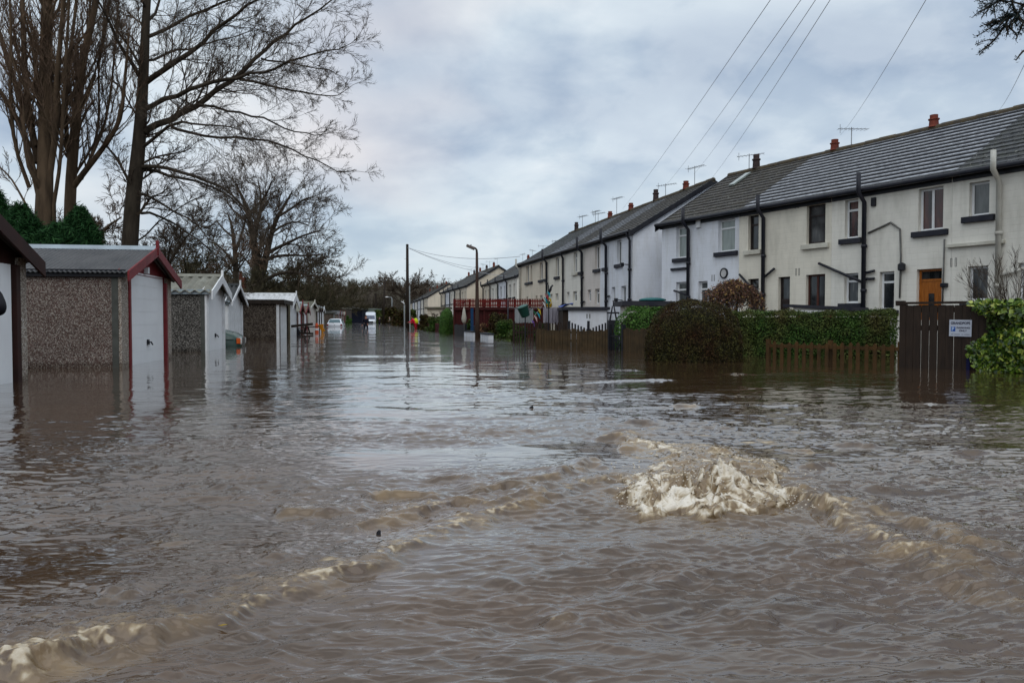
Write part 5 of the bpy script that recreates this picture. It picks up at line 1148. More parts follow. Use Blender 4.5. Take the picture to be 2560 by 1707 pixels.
def pickets(A_, B_, zt, w_, gap, name, label, matl, thick=.02, pointed=True, rails=(.2, .7), posts=None, scallop=None, group=None, zj=.01, cat='fence', seed=1, lean=0.0):
    A_ = Vector(A_); B_ = Vector(B_); d = B_ - A_; L_ = d.length; rot = math.atan2(d.y, d.x); H_ = zt - GZ; rg = random.Random(seed)
    t = thing(name, label, cat, (A_.x, A_.y, GZ), rot, group); m = MB(); n = int(L_ / (w_ + gap)); st = L_ / n
    for i in range(n):
        x = i * st; h_ = H_ + rg.uniform(-zj, zj) + (scallop(i * st / L_) if scallop else 0); yy = rg.uniform(-.004, .004); lx = rg.uniform(-lean, lean)
        if pointed: m.prism([(x, yy, 0), (x + w_, yy, 0), (x + w_ + lx, yy, h_ - w_ * .5), (x + w_ / 2 + lx, yy, h_), (x + lx, yy, h_ - w_ * .5)], (0, thick, 0))
        else: m.prism([(x, yy, 0), (x + w_, yy, 0), (x + w_ + lx, yy, h_), (x + lx, yy, h_)], (0, thick, 0))
    m.build('pickets', matl, t)
    for k in rails: MB().box(0, L_, thick + .006, thick + .045, H_ * k, H_ * k + .07).build('rail', matl, t)
    for u in (posts or (0, .5, 1)):
        x = u * L_; MB().box(x - .04, x + .04, thick + .05, thick + .13, 0, H_ + .04).build('post', matl, t)
    return t
G0 = onz(2247, 918); G1 = onz(2440, 926); gd = (G1 - G0).normalized(); G2 = G0 + gd * 2.9
t = thing('wooden_gate_fence', 'tall dark brown board fence carrying the parking sign', 'fence', (G0.x, G0.y, GZ), math.atan2(gd.y, gd.x))
H_ = hY(764, G0.y) - GZ; m = MB(); x = .10; rg = random.Random(5); k = 0
while x < 2.85:
    w_ = .115; gp_ = .008 if k in (1, 2, 3, 5) else .003
    m.box(x, x + w_ - .002, rg.uniform(0, .004), .022, 0 if k < 4 else .56 + rg.uniform(-.02, .05), H_ + rg.uniform(-.004, .004)); x += w_ + gp_; k += 1
m.build('boards', FENCED, t)
for z in (.35, H_ - .42, H_ - .12): MB().box(.05, 2.9, .03, .075, z, z + .09).build('rail', FENCED, t)
MB().box(0, .10, -.01, .10, 0, H_ + .02).build('post', FENCED, t, bevel=.006)
MB().box(-.04, 2.95, -.02, .11, H_ + .022, H_ + .06).build('capping', FENCED, t)
MB().box(-.12, .02, .16, .24, H_ - .0, H_ + .085).build('top_beam', FENCED, t)
for xx, hh, mm in ((1.23, .30, BLUEP), (1.02, .20, mat('dark_blue_board', (0.010, 0.012, 0.06), bump=0)), (1.42, .16, mat('navy_board', (0.010, 0.018, 0.05), bump=0))):
    MB().box(xx, xx + .05, -.03, -.006, .5, .62 + hh).build('blue_stake', mm, t)
# the sign
sg = thing('parking_sign', 'small white sign reading GRANDPOPS PARKING ONLY on the dark brown fence', 'sign', (0, 0, 0))
u0 = None
def fence_u(px):
    r = ray(px, 820); k_ = r.x / r.y; return (k_ * G0.y - G0.x) / (gd.x - k_ * gd.y)
ua, ub = fence_u(2374), fence_u(2430); P_ = G0 + gd * ua; zt_, zb_ = hY(799, P_.y), hY(840, P_.y)
nrm = Vector((gd.y, -gd.x, 0)); base = P_ + nrm * .022; sg.location = (base.x, base.y, zb_); sg.rotation_euler = (0, R(0.8), math.atan2(gd.y, gd.x))
SW, SH = ub - ua, zt_ - zb_
MB().box(0, SW, -.008, 0, 0, SH).build('board', mat('sign_white', (0.42, 0.46, 0.54), (0.38, 0.41, 0.48), bump=0), sg)
INK = mat('sign_ink', (0.008, 0.008, 0.03), bump=0); SBLUE = mat('sign_blue', (0.012, 0.08, 0.38), bump=0); SWH = mat('sign_white_letter', (0.42, 0.55, 0.72), bump=0); INKP = mat('sign_small_print', (0.10, 0.11, 0.14), bump=0)
def text(s_, x0, x1, z0, z1, matl, parent, y=-.0105, name='lettering', bold=.0):
    cu = bpy.data.curves.new('txt', 'FONT'); cu.body = s_; cu.size = 1; cu.offset = bold; cu.extrude = 0.0
    ob = bpy.data.objects.new('txt', cu); COL.objects.link(ob); dg = bpy.context.evaluated_depsgraph_get()
    me = bpy.data.meshes.new_from_object(ob.evaluated_get(dg)); bpy.data.objects.remove(ob); bpy.data.curves.remove(cu)
    xs_ = [v.co.x for v in me.vertices]; zs_ = [v.co.y for v in me.vertices]; ax, bx, az, bz = min(xs_), max(xs_), min(zs_), max(zs_)
    for v in me.vertices: v.co = ((v.co.x - ax) / (bx - ax) * (x1 - x0) + x0, y, (v.co.y - az) / (bz - az) * (z1 - z0) + z0)
    me.materials.clear(); me.materials.append(matl); o = bpy.data.objects.new(name, me); COL.objects.link(o); o.parent = parent; return o
text('GRANDPOPS', SW * .07, SW * .93, SH * .72, SH * .88, INK, sg, bold=.028)
MB().box(SW * .08, SW * .28, -.0098, -.0082, SH * .30, SH * .57).build('parking_symbol', SBLUE, sg)
text('P', SW * .12, SW * .235, SH * .33, SH * .55, SWH, sg, y=-.0118, bold=.03)
text('PARKING', SW * .34, SW * .93, SH * .47, SH * .575, INK, sg, bold=.028); text('ONLY', SW * .45, SW * .80, SH * .29, SH * .40, INK, sg, bold=.028)
m = MB()
for (x0, x1) in ((.1, .2), (.24, .5), (.56, .64), (.68, .93)): m.box(SW * x0, SW * x1, -.0096, -.0082, SH * .105, SH * .135)
m.build('small_print_line', INKP, sg)
# picket fence and long hedge
pickets(onz(1915, 893), onz(2246, 905), hY(858, 15.0), .072, .075, 'picket_fence', 'low orange-brown picket fence in front of the long clipped hedge', PICKET, zj=.022, seed=3, rails=(.55, .86), lean=.01, thick=.018)
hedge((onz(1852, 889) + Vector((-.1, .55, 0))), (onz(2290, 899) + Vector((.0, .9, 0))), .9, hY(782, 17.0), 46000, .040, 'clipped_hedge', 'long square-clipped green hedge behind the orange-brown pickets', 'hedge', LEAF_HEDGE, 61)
# round bush
t = thing('round_bush', 'big dome-shaped brown-green clipped bush standing in the water', 'bush', (xY(1733, 15.15), 15.15, GZ))
g = np.random.default_rng(71); n = 60000; RX = 116 / F * 15.15 * 1.0; HT = hY(753, 15.15) - GZ
th = g.uniform(0, 2 * np.pi, n); zz = g.uniform(0, 1, n) ** .8
pr = np.interp(zz, [0, .25, .5, .7, .82, .92, .97, 1], [.98, 1.0, 1.0, .95, .85, .66, .45, .03]); lump_ = 1 + .05 * np.sin(th * 3 + 1) * zz
P_ = np.stack([RX * pr * np.cos(th) * lump_, RX * .9 * pr * np.sin(th) * lump_, zz * HT], 1); nr = np.stack([np.cos(th), np.sin(th), np.interp(zz, [0, .6, .85, 1], [.1, .4, 1.2, 4])], 1); nr /= np.linalg.norm(nr, axis=1, keepdims=True)
am = clumpy(P_, 2.5, 5) * .035 + clumpy(P_, 9, 6) * .03; P_ += nr * am[:, None] + g.normal(size=(n, 3)) * .018
leafcloud('foliage', P_, .030, LEAF_BUSH, t, 72, nrm=nr, world=False)
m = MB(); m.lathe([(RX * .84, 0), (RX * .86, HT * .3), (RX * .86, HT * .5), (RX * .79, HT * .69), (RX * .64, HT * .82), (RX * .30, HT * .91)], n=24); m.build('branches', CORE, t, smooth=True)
# weeping shrub
Yw = 18.3; t = thing('weeping_shrub', 'brown weeping shrub with withered leaves behind the dome-shaped bush', 'shrub', (xY(1817, Yw), Yw, GZ))
m = MB(); zt = hY(705, Yw) - GZ
for (dx, dy) in ((0, 0), (.12, .1), (-.14, .05)): m.tube([(dx, dy, 0), (dx * 1.5, dy, zt * .5), (dx * 3, dy * 2, zt * .93)], [.07, .05, .025], 8)
m.build('trunk', BARKG, t, smooth=True)
g = np.random.default_rng(73); m = MB(); pts_ = []; off_ = xY(1833, Yw) - xY(1817, Yw)
for k in range(420):
    a_ = g.uniform(0, 6.28); R0 = g.uniform(.15, .72); h0 = zt * (1 - .09 * (R0 / .7) ** 2) + g.uniform(-.1, .04); dr = g.uniform(.15, .75) * (.5 + R0)
    q = [Vector((off_ + math.cos(a_) * R0 * s_, math.sin(a_) * R0 * .8 * s_, h0 - dr * e_ + g.normal() * .02)) for s_, e_ in ((.25, .02), (.6, .0), (.9, .15), (1.05, .5), (1.08, 1.0))]
    m.tube(q, [.008, .006, .005, .004, .003], 3, caps=False)
    for j in range(26):
        u = g.uniform(.2, 4); i = int(min(u, 3.99)); pts_.append(tuple(q[i].lerp(q[i + 1], u - i) + Vector(g.normal(size=3)) * .03))
m.build('branches', TWIG, t); leafcloud('leaves', np.array(pts_), .05, LEAF_BRN, t, 74, world=False)
# ivy over the end of the fence
g = np.random.default_rng(75); n = 2600; Iv = G0 + gd * fence_u(2456) + nrm * .0; t = thing('ivy_bush', 'glossy yellow-green ivy spilling over the right end of the dark fence', 'ivy', (Iv.x, Iv.y, GZ), math.atan2(gd.y, gd.x))
Hh = hY(757, 12.2) - GZ; x = g.uniform(-.18, 2.9, n * 3); z = g.uniform(.45, Hh + .03, n * 3)
edge_ = .10 + .17 * np.sin(z * 5.5 + .5) + .12 * np.sin(z * 11); keep = (x > edge_ - .18 + .22 * g.random(n * 3)); x, z, edge_ = x[keep], z[keep], edge_[keep]
y = -.14 - .34 * np.clip((x - edge_) / .5, 0, 1) * (.65 + .35 * np.sin(x * 5 + z * 4)) * g.uniform(.35, 1.05, len(x)); P_ = np.stack([x, y, z], 1)
nr = np.tile(np.array([[-.15, -1, .55]]), (len(x), 1)); leafcloud('foliage', P_, .085, LEAF_IVY, t, 76, .85, nrm=nr, world=False, v=g.random(len(x)) ** 1.4)
x = g.uniform(.1, 2.9, 5200); z = g.uniform(.42, Hh - .03, 5200); P_ = np.stack([x, -.08 - .14 * g.random(5200), z], 1); leafcloud('inner_foliage', P_, .07, LEAF_HEDGE, t, 77, .8, world=False, v=g.random(5200) * .5)
m = MB()
for k in range(26):
    x0 = g.uniform(.2, 2.8); m.tube([(x0, -.04, 0), (x0 + g.normal() * .1, -.08, .6), (x0 + g.normal() * .2, -.06, Hh * .9)], [.012, .009, .004], 4)
m.build('stems', BARKG, t)
# bare shrub above the ivy
T = Tree(78); P = dict(max=9000, seg=[3, 4, 5], wob=[.14, .12, .08], up=[.06] * 3, kids=[0, 6, 7], ang=[.45, .45, .4], len=[.5, .6, .6], rmin=.004, twlev=2, t0=.15)
for k in range(15):
    a_ = -1.25 + 2.3 * k / 14; T.grow(Vector((0, 0, 1.15)), Vector((math.sin(a_), T.r.uniform(-.25, .25), math.cos(a_) * 1.0 + .1)), T.r.uniform(.85, 1.25), .011, 2, P)
T.big.tube([(0, 0, 0), (0, 0, 1.2)], [.05, .04], 7)
t = thing('bare_shrub', 'leafless twiggy shrub behind the ivy, fanned against the white wall', 'shrub', (xY(2525, 13.9), 13.9, GZ)); T.big.build('trunk', BARK, t, smooth=True); T.small.build('branches', TWIG, t)
# outhouse with sloping black roof in front of the cream house
Ya = 20.3
def P3d(px, py, Y): return onY(px, py, Y)
a_, b_ = P3d(1957, 762, Ya), P3d(2158, 772, Ya - .9)
t = thing('outhouse', 'low white outhouse with a sloping black felt roof behind the long hedge', 'outhouse', (a_.x, a_.y, GZ), math.atan2(b_.y - a_.y, b_.x - a_.x)); Lq = math.hypot(b_.x - a_.x, b_.y - a_.y); za, zb2 = a_.z - GZ, b_.z - GZ
m = MB(); m.prism([(.25, .1, 0), (Lq - .05, .1, 0), (Lq - .05, .1, zb2 - .08), (.25, .1, za - .06)], (0, 1.5, 0)); m.build('wall', WALL_WHITE, t)
m = MB(); m.prism([(0, 0, za - .05), (Lq + .1, 0, zb2 - .07), (Lq + .1, 0, zb2 + .03), (0, 0, za + .02)], (0, 1.8, 0)); m.build('roof', SILLB, t)
m = MB(); m.box(.35, 1.25, .06, .098, 0, za - .22); o = m.build('door', mat('red_brown_door', (0.08, 0.016, 0.010), bump=0), t); m = MB(); m.box(.27, 1.33, .05, .098, za - .218, za - .15); m.build('door_frame', UPVC, o)
# hedge, dark roof and teal lid between bush and gate
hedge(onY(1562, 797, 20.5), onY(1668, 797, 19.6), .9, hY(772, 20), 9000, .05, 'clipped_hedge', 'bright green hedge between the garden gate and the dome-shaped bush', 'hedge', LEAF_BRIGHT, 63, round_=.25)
t, w_ = shed_at(1568, 1668, 24.5, 765, 766, 1.6, 'garden_shed', 'low shed with flat dark roof behind the bright green hedge', 'shed', WALL_WHITE, SILLB)
m = MB(); m.lathe([(.33, 0), (.36, .02), (.34, .06), (.20, .10), (.02, .115)], (0, 0, 0), 24); m.v = [(x * 1.25, y, z) for x, y, z in m.v]; c_ = onY(1631, 764, 25.0)
prop(m.build('lid', mat('teal_plastic', (0.01, 0.12, 0.12), (0.008, 0.08, 0.085), bump=0, rough=.4), None, smooth=True), 'round teal plastic lid lying on the flat dark shed roof', 'lid').location = (c_.x, c_.y, hY(765, 24.5) + .172)
# brown picket fence along the water + gate
Fa, Fb = onz(1341, 868), onz(1521, 874); pickets(Fa, Fb, hY(826, 20.6), .085, .012, 'picket_fence', 'close-set brown picket fence at the water left of the garden gate', PICKETB, pointed=False, zj=.03, seed=8, lean=.012)
Fc, Fd = onz(1558, 877), onz(1640, 884); pickets(Fc, Fd, hY(824, 19.2), .085, .012, 'picket_fence', 'close-set brown picket fence between garden gate and dome-shaped bush', PICKETB, pointed=False, zj=.03, seed=9)
t = thing('garden_gate', 'dark garden gate with thin bars between the two brown picket fences', 'gate', (Fb.x, Fb.y, GZ), math.atan2(Fc.y - Fb.y, Fc.x - Fb.x)); Lq = math.hypot(Fc.x - Fb.x, Fc.y - Fb.y); zt = hY(818, Fb.y) - GZ
for u in (0, Lq - .08): MB().box(u, u + .08, -.02, .07, 0, zt + .08).build('post', BLACK, t)
m = MB()
for k in range(7): m.tube([(.12 + k * (Lq - .24) / 6, .02, .1), (.12 + k * (Lq - .24) / 6, .02, zt - .1 - .1 * math.sin(math.pi * k / 6))], .012, 6)
m.box(.08, Lq - .08, .01, .03, .25, .29); m.box(.08, Lq - .08, .01, .03, zt - .25, zt - .21); m.beam((.1, .02, .3), (Lq - .1, .02, zt - .3), .02, .03); m.build('bars', BLACK, t)
# obelisk plant support
Yo = 21.6; c_ = onY(1533, 797, Yo); zt = hY(753, Yo); zb_ = hY(800, Yo); t = thing('lantern_post', 'black pointed metal lantern frame on a dark box behind the garden gate', 'lantern', (c_.x, c_.y, GZ)); m = MB(); w_ = .09
for sx, sy in ((-1, -1), (1, -1), (1, 1), (-1, 1)): m.tube([(sx * w_, sy * w_, zb_ - GZ), (sx * .02, sy * .02, hY(765, Yo) - GZ)], .014, 5)
m.tube([(0, 0, hY(766, Yo) - GZ), (0, 0, zt - GZ)], [.02, .008], 6); m.box(-.17, .17, -.03, .03, hY(784, Yo) - GZ, hY(780, Yo) - GZ); m.ball((0, 0, zt - GZ), .022); m.build('frame', BLACK, t)
MB().box(-.15, .15, -.13, .13, 0, zb_ - GZ).build('box', BLACK, t, bevel=.01)
m = MB(); pl = [onY(1543, 794, 22.5), onY(1553, 788, 22.7), onY(1575, 785, 23.0)]; m.tube([Vector((pl[0].x, pl[0].y, GZ))] + pl + [Vector((pl[2].x, pl[2].y, GZ))], .018, 6)
prop(m.build('handrail', BLACK, None, smooth=True), 'thin bent black handrail by the white glazed door', 'handrail')
# white outbuilding and scalloped fence
Yb = 27.5; A_ = onY(1421, 797, Yb); B_ = onY(1517, 797, Yb); zt = hY(775, Yb)
t = thing('outbuilding', 'low white painted outbuilding with flat black roof behind the scalloped fence', 'outbuilding', (A_.x, A_.y, GZ)); w_ = B_.x - A_.x
m = MB(); m.box(0, w_, 0, 2.6, 0, zt - GZ); m.build('wall', WALL_BLUE, t)
m = MB(); m.box(-.24, w_ + .1, -.12, 2.8, zt - GZ + .002, zt - GZ + .11); m.build('roof', SILLB, t); m = MB(); m.box(-.20, -.003, .05, 2.6, 0, zt - GZ - .003); m.build('side_panel', FENCED, t)
m = MB(); 
for k in (-.05, .05): m.box(w_ * .52 + k - .02, w_ * .52 + k + .02, -.008, 0, zt - GZ - .3, zt - GZ - .14)
m.build('air_vent', VENTM, t)
sc_ = lambda u: -.24 * abs(math.sin(math.pi * (u * 1.0 + .0))) ** .8 if True else 0
pickets(onY(1421, 797, 26.4), onY(1519, 797, 26.0), hY(805, 26.2), .058, .042, 'scalloped_fence', 'black picket fence with a dipping top in front of the white outbuilding', BLACK, zj=0, scallop=lambda u: -.26 * (1 - abs(2 * u - 1)) ** 1.2, pointed=False)
pickets(onY(1283, 797, 27.5), onY(1415, 797, 27.0), hY(806, 27.2), .05, .05, 'picket_fence', 'dark low picket fence under the washing line', FENCED, zj=.01)
# washing line with sheets
def sheet(x0, x1, Y, yt, yb, label, matl, seed):
    A_, B_ = onY(x0, yt, Y), onY(x1, yt, Y); zb_ = hY(yb, Y); nx, nz = 26, 10; V_ = []; rg = np.random.default_rng(seed)
    for side in (0, .012):
        for j in range(nz + 1):
            for i in range(nx + 1):
                u, v_ = i / nx, j / nz; V_.append((A_.x + (B_.x - A_.x) * u, Y + side + .05 * v_ * math.sin(u * 19 + seed) + .02 * math.sin(u * 41 + v_ * 3), A_.z - .03 * math.sin(u * math.pi) - (A_.z - zb_) * v_ * (1 + .04 * math.sin(u * 7 + seed))))
    F_ = []; o_ = (nx + 1) * (nz + 1)
    for j in range(nz):
        for i in range(nx):
            q = j * (nx + 1) + i; F_ += [(q, q + 1, q + nx + 2, q + nx + 1), (o_ + q, o_ + q + nx + 1, o_ + q + nx + 2, o_ + q + 1)]
    o = arr_mesh('hanging_sheet', np.array(V_), np.array(F_), matl, None, smooth=True); return prop(o, label, 'sheet', 'sheets on the washing line')
sheet(1287, 1333, 33, 771, 806, 'grey sheet on the washing line behind the tilted green bucket', SHEET2, 1)
sheet(1358, 1384, 30.5, 769, 806, 'lilac-grey sheet on the washing line, left of the pair by the outbuilding', SHEET, 2)
sheet(1384, 1408, 30.4, 768, 811, 'lilac-grey sheet on the washing line next to the outbuilding', SHEET, 3)
m = MB(); pl = [onY(1270, 770, 34.5), onY(1333, 771, 32.5), onY(1358, 768.6, 30.52), onY(1410, 768, 30.4)]; m.tube(pl, .008, 5); prop(m.build('washing_line', METAL), 'thin washing line holding the grey sheets', 'washing line')
c_ = onY(1270, 797, 34.5); m = MB(); m.tube([(c_.x, c_.y, GZ), (c_.x, c_.y, hY(750, 34.5))], .035, 8); prop(m.build('clothes_pole', PIPEM, smooth=True), 'thin dark clothes pole in front of the red fence', 'pole')
# tilted green bucket on a pole
Yk = 26.2; c_ = onY(1313, 800, Yk); z0 = hY(790, Yk); t = thing('bucket_post', 'dark green bucket tilted on top of a thin pole in the water', 'bucket', (c_.x, c_.y, GZ))
m = MB(); m.tube([(0, 0, 0), (0, 0, z0 - GZ + .1)], .022, 8); m.build('pole', PIPEM, t)
ax = Vector((-.36, -.25, 1)).normalized(); BG = mat('dark_green_plastic', (0.006, 0.034, 0.026), (0.008, 0.045, 0.034), bump=0, rough=.45)
m = MB(); m.lathe([(.135, 0), (.15, .02), (.19, .34), (.20, .345), (.20, .375), (.185, .375)], (0.02, 0, z0 - GZ - .01), 28, ax); m.build('bucket', BG, t, smooth=False)
m = MB(); m.lathe([(.184, .365), (.10, .385), (.01, .388)], (0.02, 0, z0 - GZ - .01), 28, ax); m.build('bucket_lid', mat('green_plastic_lid', (0.02, 0.11, 0.085), bump=0, rough=.4), t, smooth=True)
m = MB(); e1 = Vector((0.02, 0, z0 - GZ)) + ax * .33 + Vector((.19, 0, .05)); m.tube([e1, e1 + Vector((.09, 0, -.05)), e1 + Vector((.10, 0, -.12)), e1 + Vector((.02, 0, -.17))], .012, 6); m.build('handle', BG, t, smooth=True)
# bunting
cols = [('yellow', (0.45, 0.34, 0.03)), ('turquoise', (0.02, 0.28, 0.36)), ('pink', (0.60, 0.36, 0.36)), ('green', (0.02, 0.10, 0.05)), ('red', (0.35, 0.03, 0.05)), ('white', (0.5, 0.5, 0.5)), ('purple', (0.16, 0.08, 0.35))]
cm = {k: mat('bunting_' + k, v_, bump=0) for k, v_ in cols}
t = thing('bunting', 'string of coloured triangular flags hanging between bucket and clothes prop', 'bunting', tuple(onY(1370, 797, 29.5)))
pl = [onY(*q_, 29.5) for q_ in ((1370, 722), (1364, 745), (1358, 760), (1350, 772), (1340, 784), (1330, 800), (1326, 812))]
m = MB(); m.tube(pl, .006, 4); m.build('string', CREAMP, t, world=True)
def flag(px, py, k, Y=29.5, sc=1.0, ang=0.6):
    p_ = onY(px, py, Y); d1 = Vector((math.cos(ang), 0, -math.sin(ang))) * .13 * sc; d2 = Vector((d1.z, 0, -d1.x)) * 1.1; d2 = Vector((.02, 0, -.17 * sc)) + d1 * .5
    m = MB(); m.prism([p_ - d1 * .5, p_ + d1 * .5, p_ + d2], (0, .008, 0)); m.build('flag', cm[k], t, world=True)
for a in ((1347, 772, 'yellow'), (1345, 782, 'turquoise'), (1338, 790, 'pink'), (1336, 778, 'green'), (1366, 737, 'red'), (1363, 745, 'turquoise'), (1369, 752, 'green'), (1359, 756, 'white'), (1371, 730, 'turquoise'), (1331, 801, 'purple'), (1374, 745, 'yellow')): flag(*a, sc=1.2)
c_ = onY(1371, 797, 29.6); t = thing('clothes_prop', 'dark clothes prop topped with folded black cloth above the bunting', 'pole', (c_.x, c_.y, GZ)); m = MB(); m.tube([(0, 0, 0), (0, 0, hY(712, 29.6) - GZ)], .022, 6); m.build('pole', PIPEM, t)
m = MB(); zz_ = hY(734, 29.6) - GZ; m.tube([(.02, 0, zz_), (.07, 0, zz_ + .14), (.10, 0, zz_ + .24), (.17, 0, zz_ + .33)], [.02, .055, .04, .035], 7); m.build('cloth', BLACK, t, smooth=True)
c_ = onY(1373, 768, 30.0); m = MB(); m.lathe([(.09, 0), (.115, .12), (.12, .12), (.11, .14)], tuple(c_), 16); prop(m.build('peg_basket', mat('yellow_plastic', (0.48, 0.27, 0.01), bump=0, rough=.4)), 'small yellow peg basket above the lilac sheets', 'basket')
V_ = []; nx, ny = 16, 8; a_ = onY(1397, 766, 31)
for j in range(ny + 1):
    for i in range(nx + 1):
        u, v_ = i / nx, j / ny; V_.append((a_.x + u * .60, a_.y + v_ * .5, hY(766, 31) + .19 * u ** 1.5 * (1 - .3 * v_) - .03 * math.sin(u * 9 + v_ * 5) - .12 * (u > .85) * (u - .85) * 6 * .5))
Fq_ = [(j * (nx + 1) + i, j * (nx + 1) + i + 1, (j + 1) * (nx + 1) + i + 1, (j + 1) * (nx + 1) + i) for j in range(ny) for i in range(nx)]
o = arr_mesh('tarpaulin', np.array(V_), np.array(Fq_), mat('blue_tarpaulin', (0.015, 0.06, 0.33), bump=0, rough=.4), None, smooth=True); sm_ = o.modifiers.new('solid', 'SOLIDIFY'); sm_.thickness = .01; prop(o, 'blue tarpaulin draped beside the lilac sheets', 'tarpaulin')
m = MB(); a_ = onY(1395, 797, 31); m.box(a_.x - .05, a_.x + .75, 31.02, 31.6, GZ, hY(768, 31) - .02); prop(m.build('log_store', FENCED), 'dark wooden store under the blue tarpaulin', 'store')
# red fence on the raised terrace
Yd = 40.5; A_, B_ = onY(1133, 797, Yd), onY(1359, 797, Yd); zt, zm, zb_ = hY(747, Yd), hY(769, Yd), hY(771, Yd)
t = thing('red_fence', 'red stained picket balustrade on a raised garden deck', 'fence', (A_.x, A_.y, GZ)); w_ = B_.x - A_.x; m = MB(); n = int(w_ / .088)
for i in range(n): x = i * w_ / n; m.box(x, x + .060, 0, .02, zm - GZ + .04, zt - GZ)
m.build('pickets', REDF, t)
MB().box(0, w_, .022, .06, zt - GZ - .16, zt - GZ - .09).build('rail', REDF, t); MB().box(0, w_, .022, .06, zm - GZ + .08, zm - GZ + .15).build('rail', REDF, t)
MB().box(0, w_, -.03, 2.6, zm - GZ - .12, zm - GZ + .03).build('deck', REDD, t)
for u in (0, .17, .34, .51, .68, .85, 1): MB().box(u * (w_ - .1), u * (w_ - .1) + .1, .024, .12, 0, zt - GZ - .02).build('post', REDD, t)
m = MB(); n = int(w_ / .14)
for i in range(n): x = i * w_ / n; m.box(x, x + .125, .10, .12, 0, zm - GZ - .125)
m.box(0, w_, .13, .15, 0, zm - GZ - .125); m.build('skirt_boards', REDD, t)
pickets(onY(1359, 797, 40.7), onY(1443, 797, 40.7), hY(752, 40.7), .07, .02, 'board_fence', 'dark brown board fence continuing the red balustrade to the right', FENCED, rails=(.3, .9))
# left garden: dome hedge, dark panel, white walls, post, parasol
g = np.random.default_rng(81); c_ = onY(1117, 797, 43.5); t = thing('clipped_hedge', 'round-topped green hedge at the water left of the red balustrade', 'hedge', (c_.x, c_.y, GZ)); Hh = hY(771, 42.6) - GZ; n = 12000
th = g.uniform(0, 2 * np.pi, n); zz = g.random(n) ** .8; pr = np.interp(zz, [0, .5, .75, .9, 1], [1, 1, .92, .66, .05]); P_ = np.stack([.40 * pr * np.cos(th), .9 * pr * np.sin(th), zz * Hh], 1); nr = np.stack([np.cos(th), np.sin(th), zz * 1.2], 1); P_ += nr * (clumpy(P_, 4, 2) * .05)[:, None] + g.normal(size=(n, 3)) * .02
leafcloud('foliage', P_, .055, LEAF_BRIGHT, t, 82, nrm=nr, world=False); m = MB(); m.lathe([(.34, 0), (.34, Hh * .6), (.25, Hh * .88), (.05, Hh * .95)], n=12); m.v = [(x, y * 2.2, z) for x, y, z in m.v]; m.build('branches', CORE, t)
pickets(onz(1136, 838), onz(1159, 840), hY(812, 37), .1, .01, 'board_fence', 'black boarded fence panel beside the round-topped hedge', BLACK, pointed=False, posts=(0, 1))
CAP = mat('dark_coping', (0.02, 0.025, 0.035), bump=0)
for (x0, x1, ya_, yb_, lb) in ((1160, 1183, 840, 843, 'short white garden wall left of the brown street lamp'), (1201, 1221, 845, 849, 'short white garden wall right of the brown street lamp')):
    a_, b_ = onz(x0, ya_), onz(x1, yb_); t = thing('garden_wall', lb, 'wall', (a_.x, a_.y, GZ), math.atan2(b_.y - a_.y, b_.x - a_.x), 'white garden walls by the street lamp'); Lq = (b_ - a_).length; zt = hY(826 if x0 < 1190 else 831, a_.y) - GZ
    MB().box(0, Lq, 0, .2, 0, zt - .05).build('wall', WALL_BLUE, t); MB().box(-.03, Lq + .03, -.03, .23, zt - .049, zt).build('coping', CAP, t)
c_ = onz(1187, 842); t = thing('gate_post', 'dark gate post between the white garden walls', 'post', (c_.x, c_.y, GZ)); m = MB(); m.box(-.06, .06, -.06, .06, 0, hY(814, c_.y) - GZ); m.build('post', BLACK, t, bevel=.01)
c_ = onY(1180, 797, 37.5); m = MB(); m.box(c_.x - .07, c_.x + .07, c_.y - .05, c_.y + .05, GZ, hY(770, 37.5)); prop(m.build('blue_post', mat('dull_blue_paint', (0.012, 0.045, 0.11), bump=0)), 'dull blue upright board left of the brown street lamp', 'post')
c_ = onY(1160, 797, 39); zt, zb_ = hY(769, 39) - GZ, hY(808, 39) - GZ; t = thing('folded_parasol', 'closed cream parasol left of the blue post', 'parasol', (c_.x, c_.y, GZ)); m = MB(); m.tube([(0, 0, 0), (0, 0, zt + .05)], .02, 7); m.build('pole', METAL, t)
m = MB(); nn = 16; prof = [(.02, zt), (.05, zt - .1), (.085, zt - .35), (.115, zt - .55), (.085, zt - .72), (.05, zb_)]; m.lathe(prof, n=nn); m.v = [(x * (1 + .18 * math.cos(6 * math.atan2(y, x))), y * (1 + .18 * math.cos(6 * math.atan2(y, x))), z) for x, y, z in m.v]; m.build('canopy', mat('cream_canvas', (0.46, 0.44, 0.38), (0.38, 0.36, 0.31), bump=0), t, smooth=True)
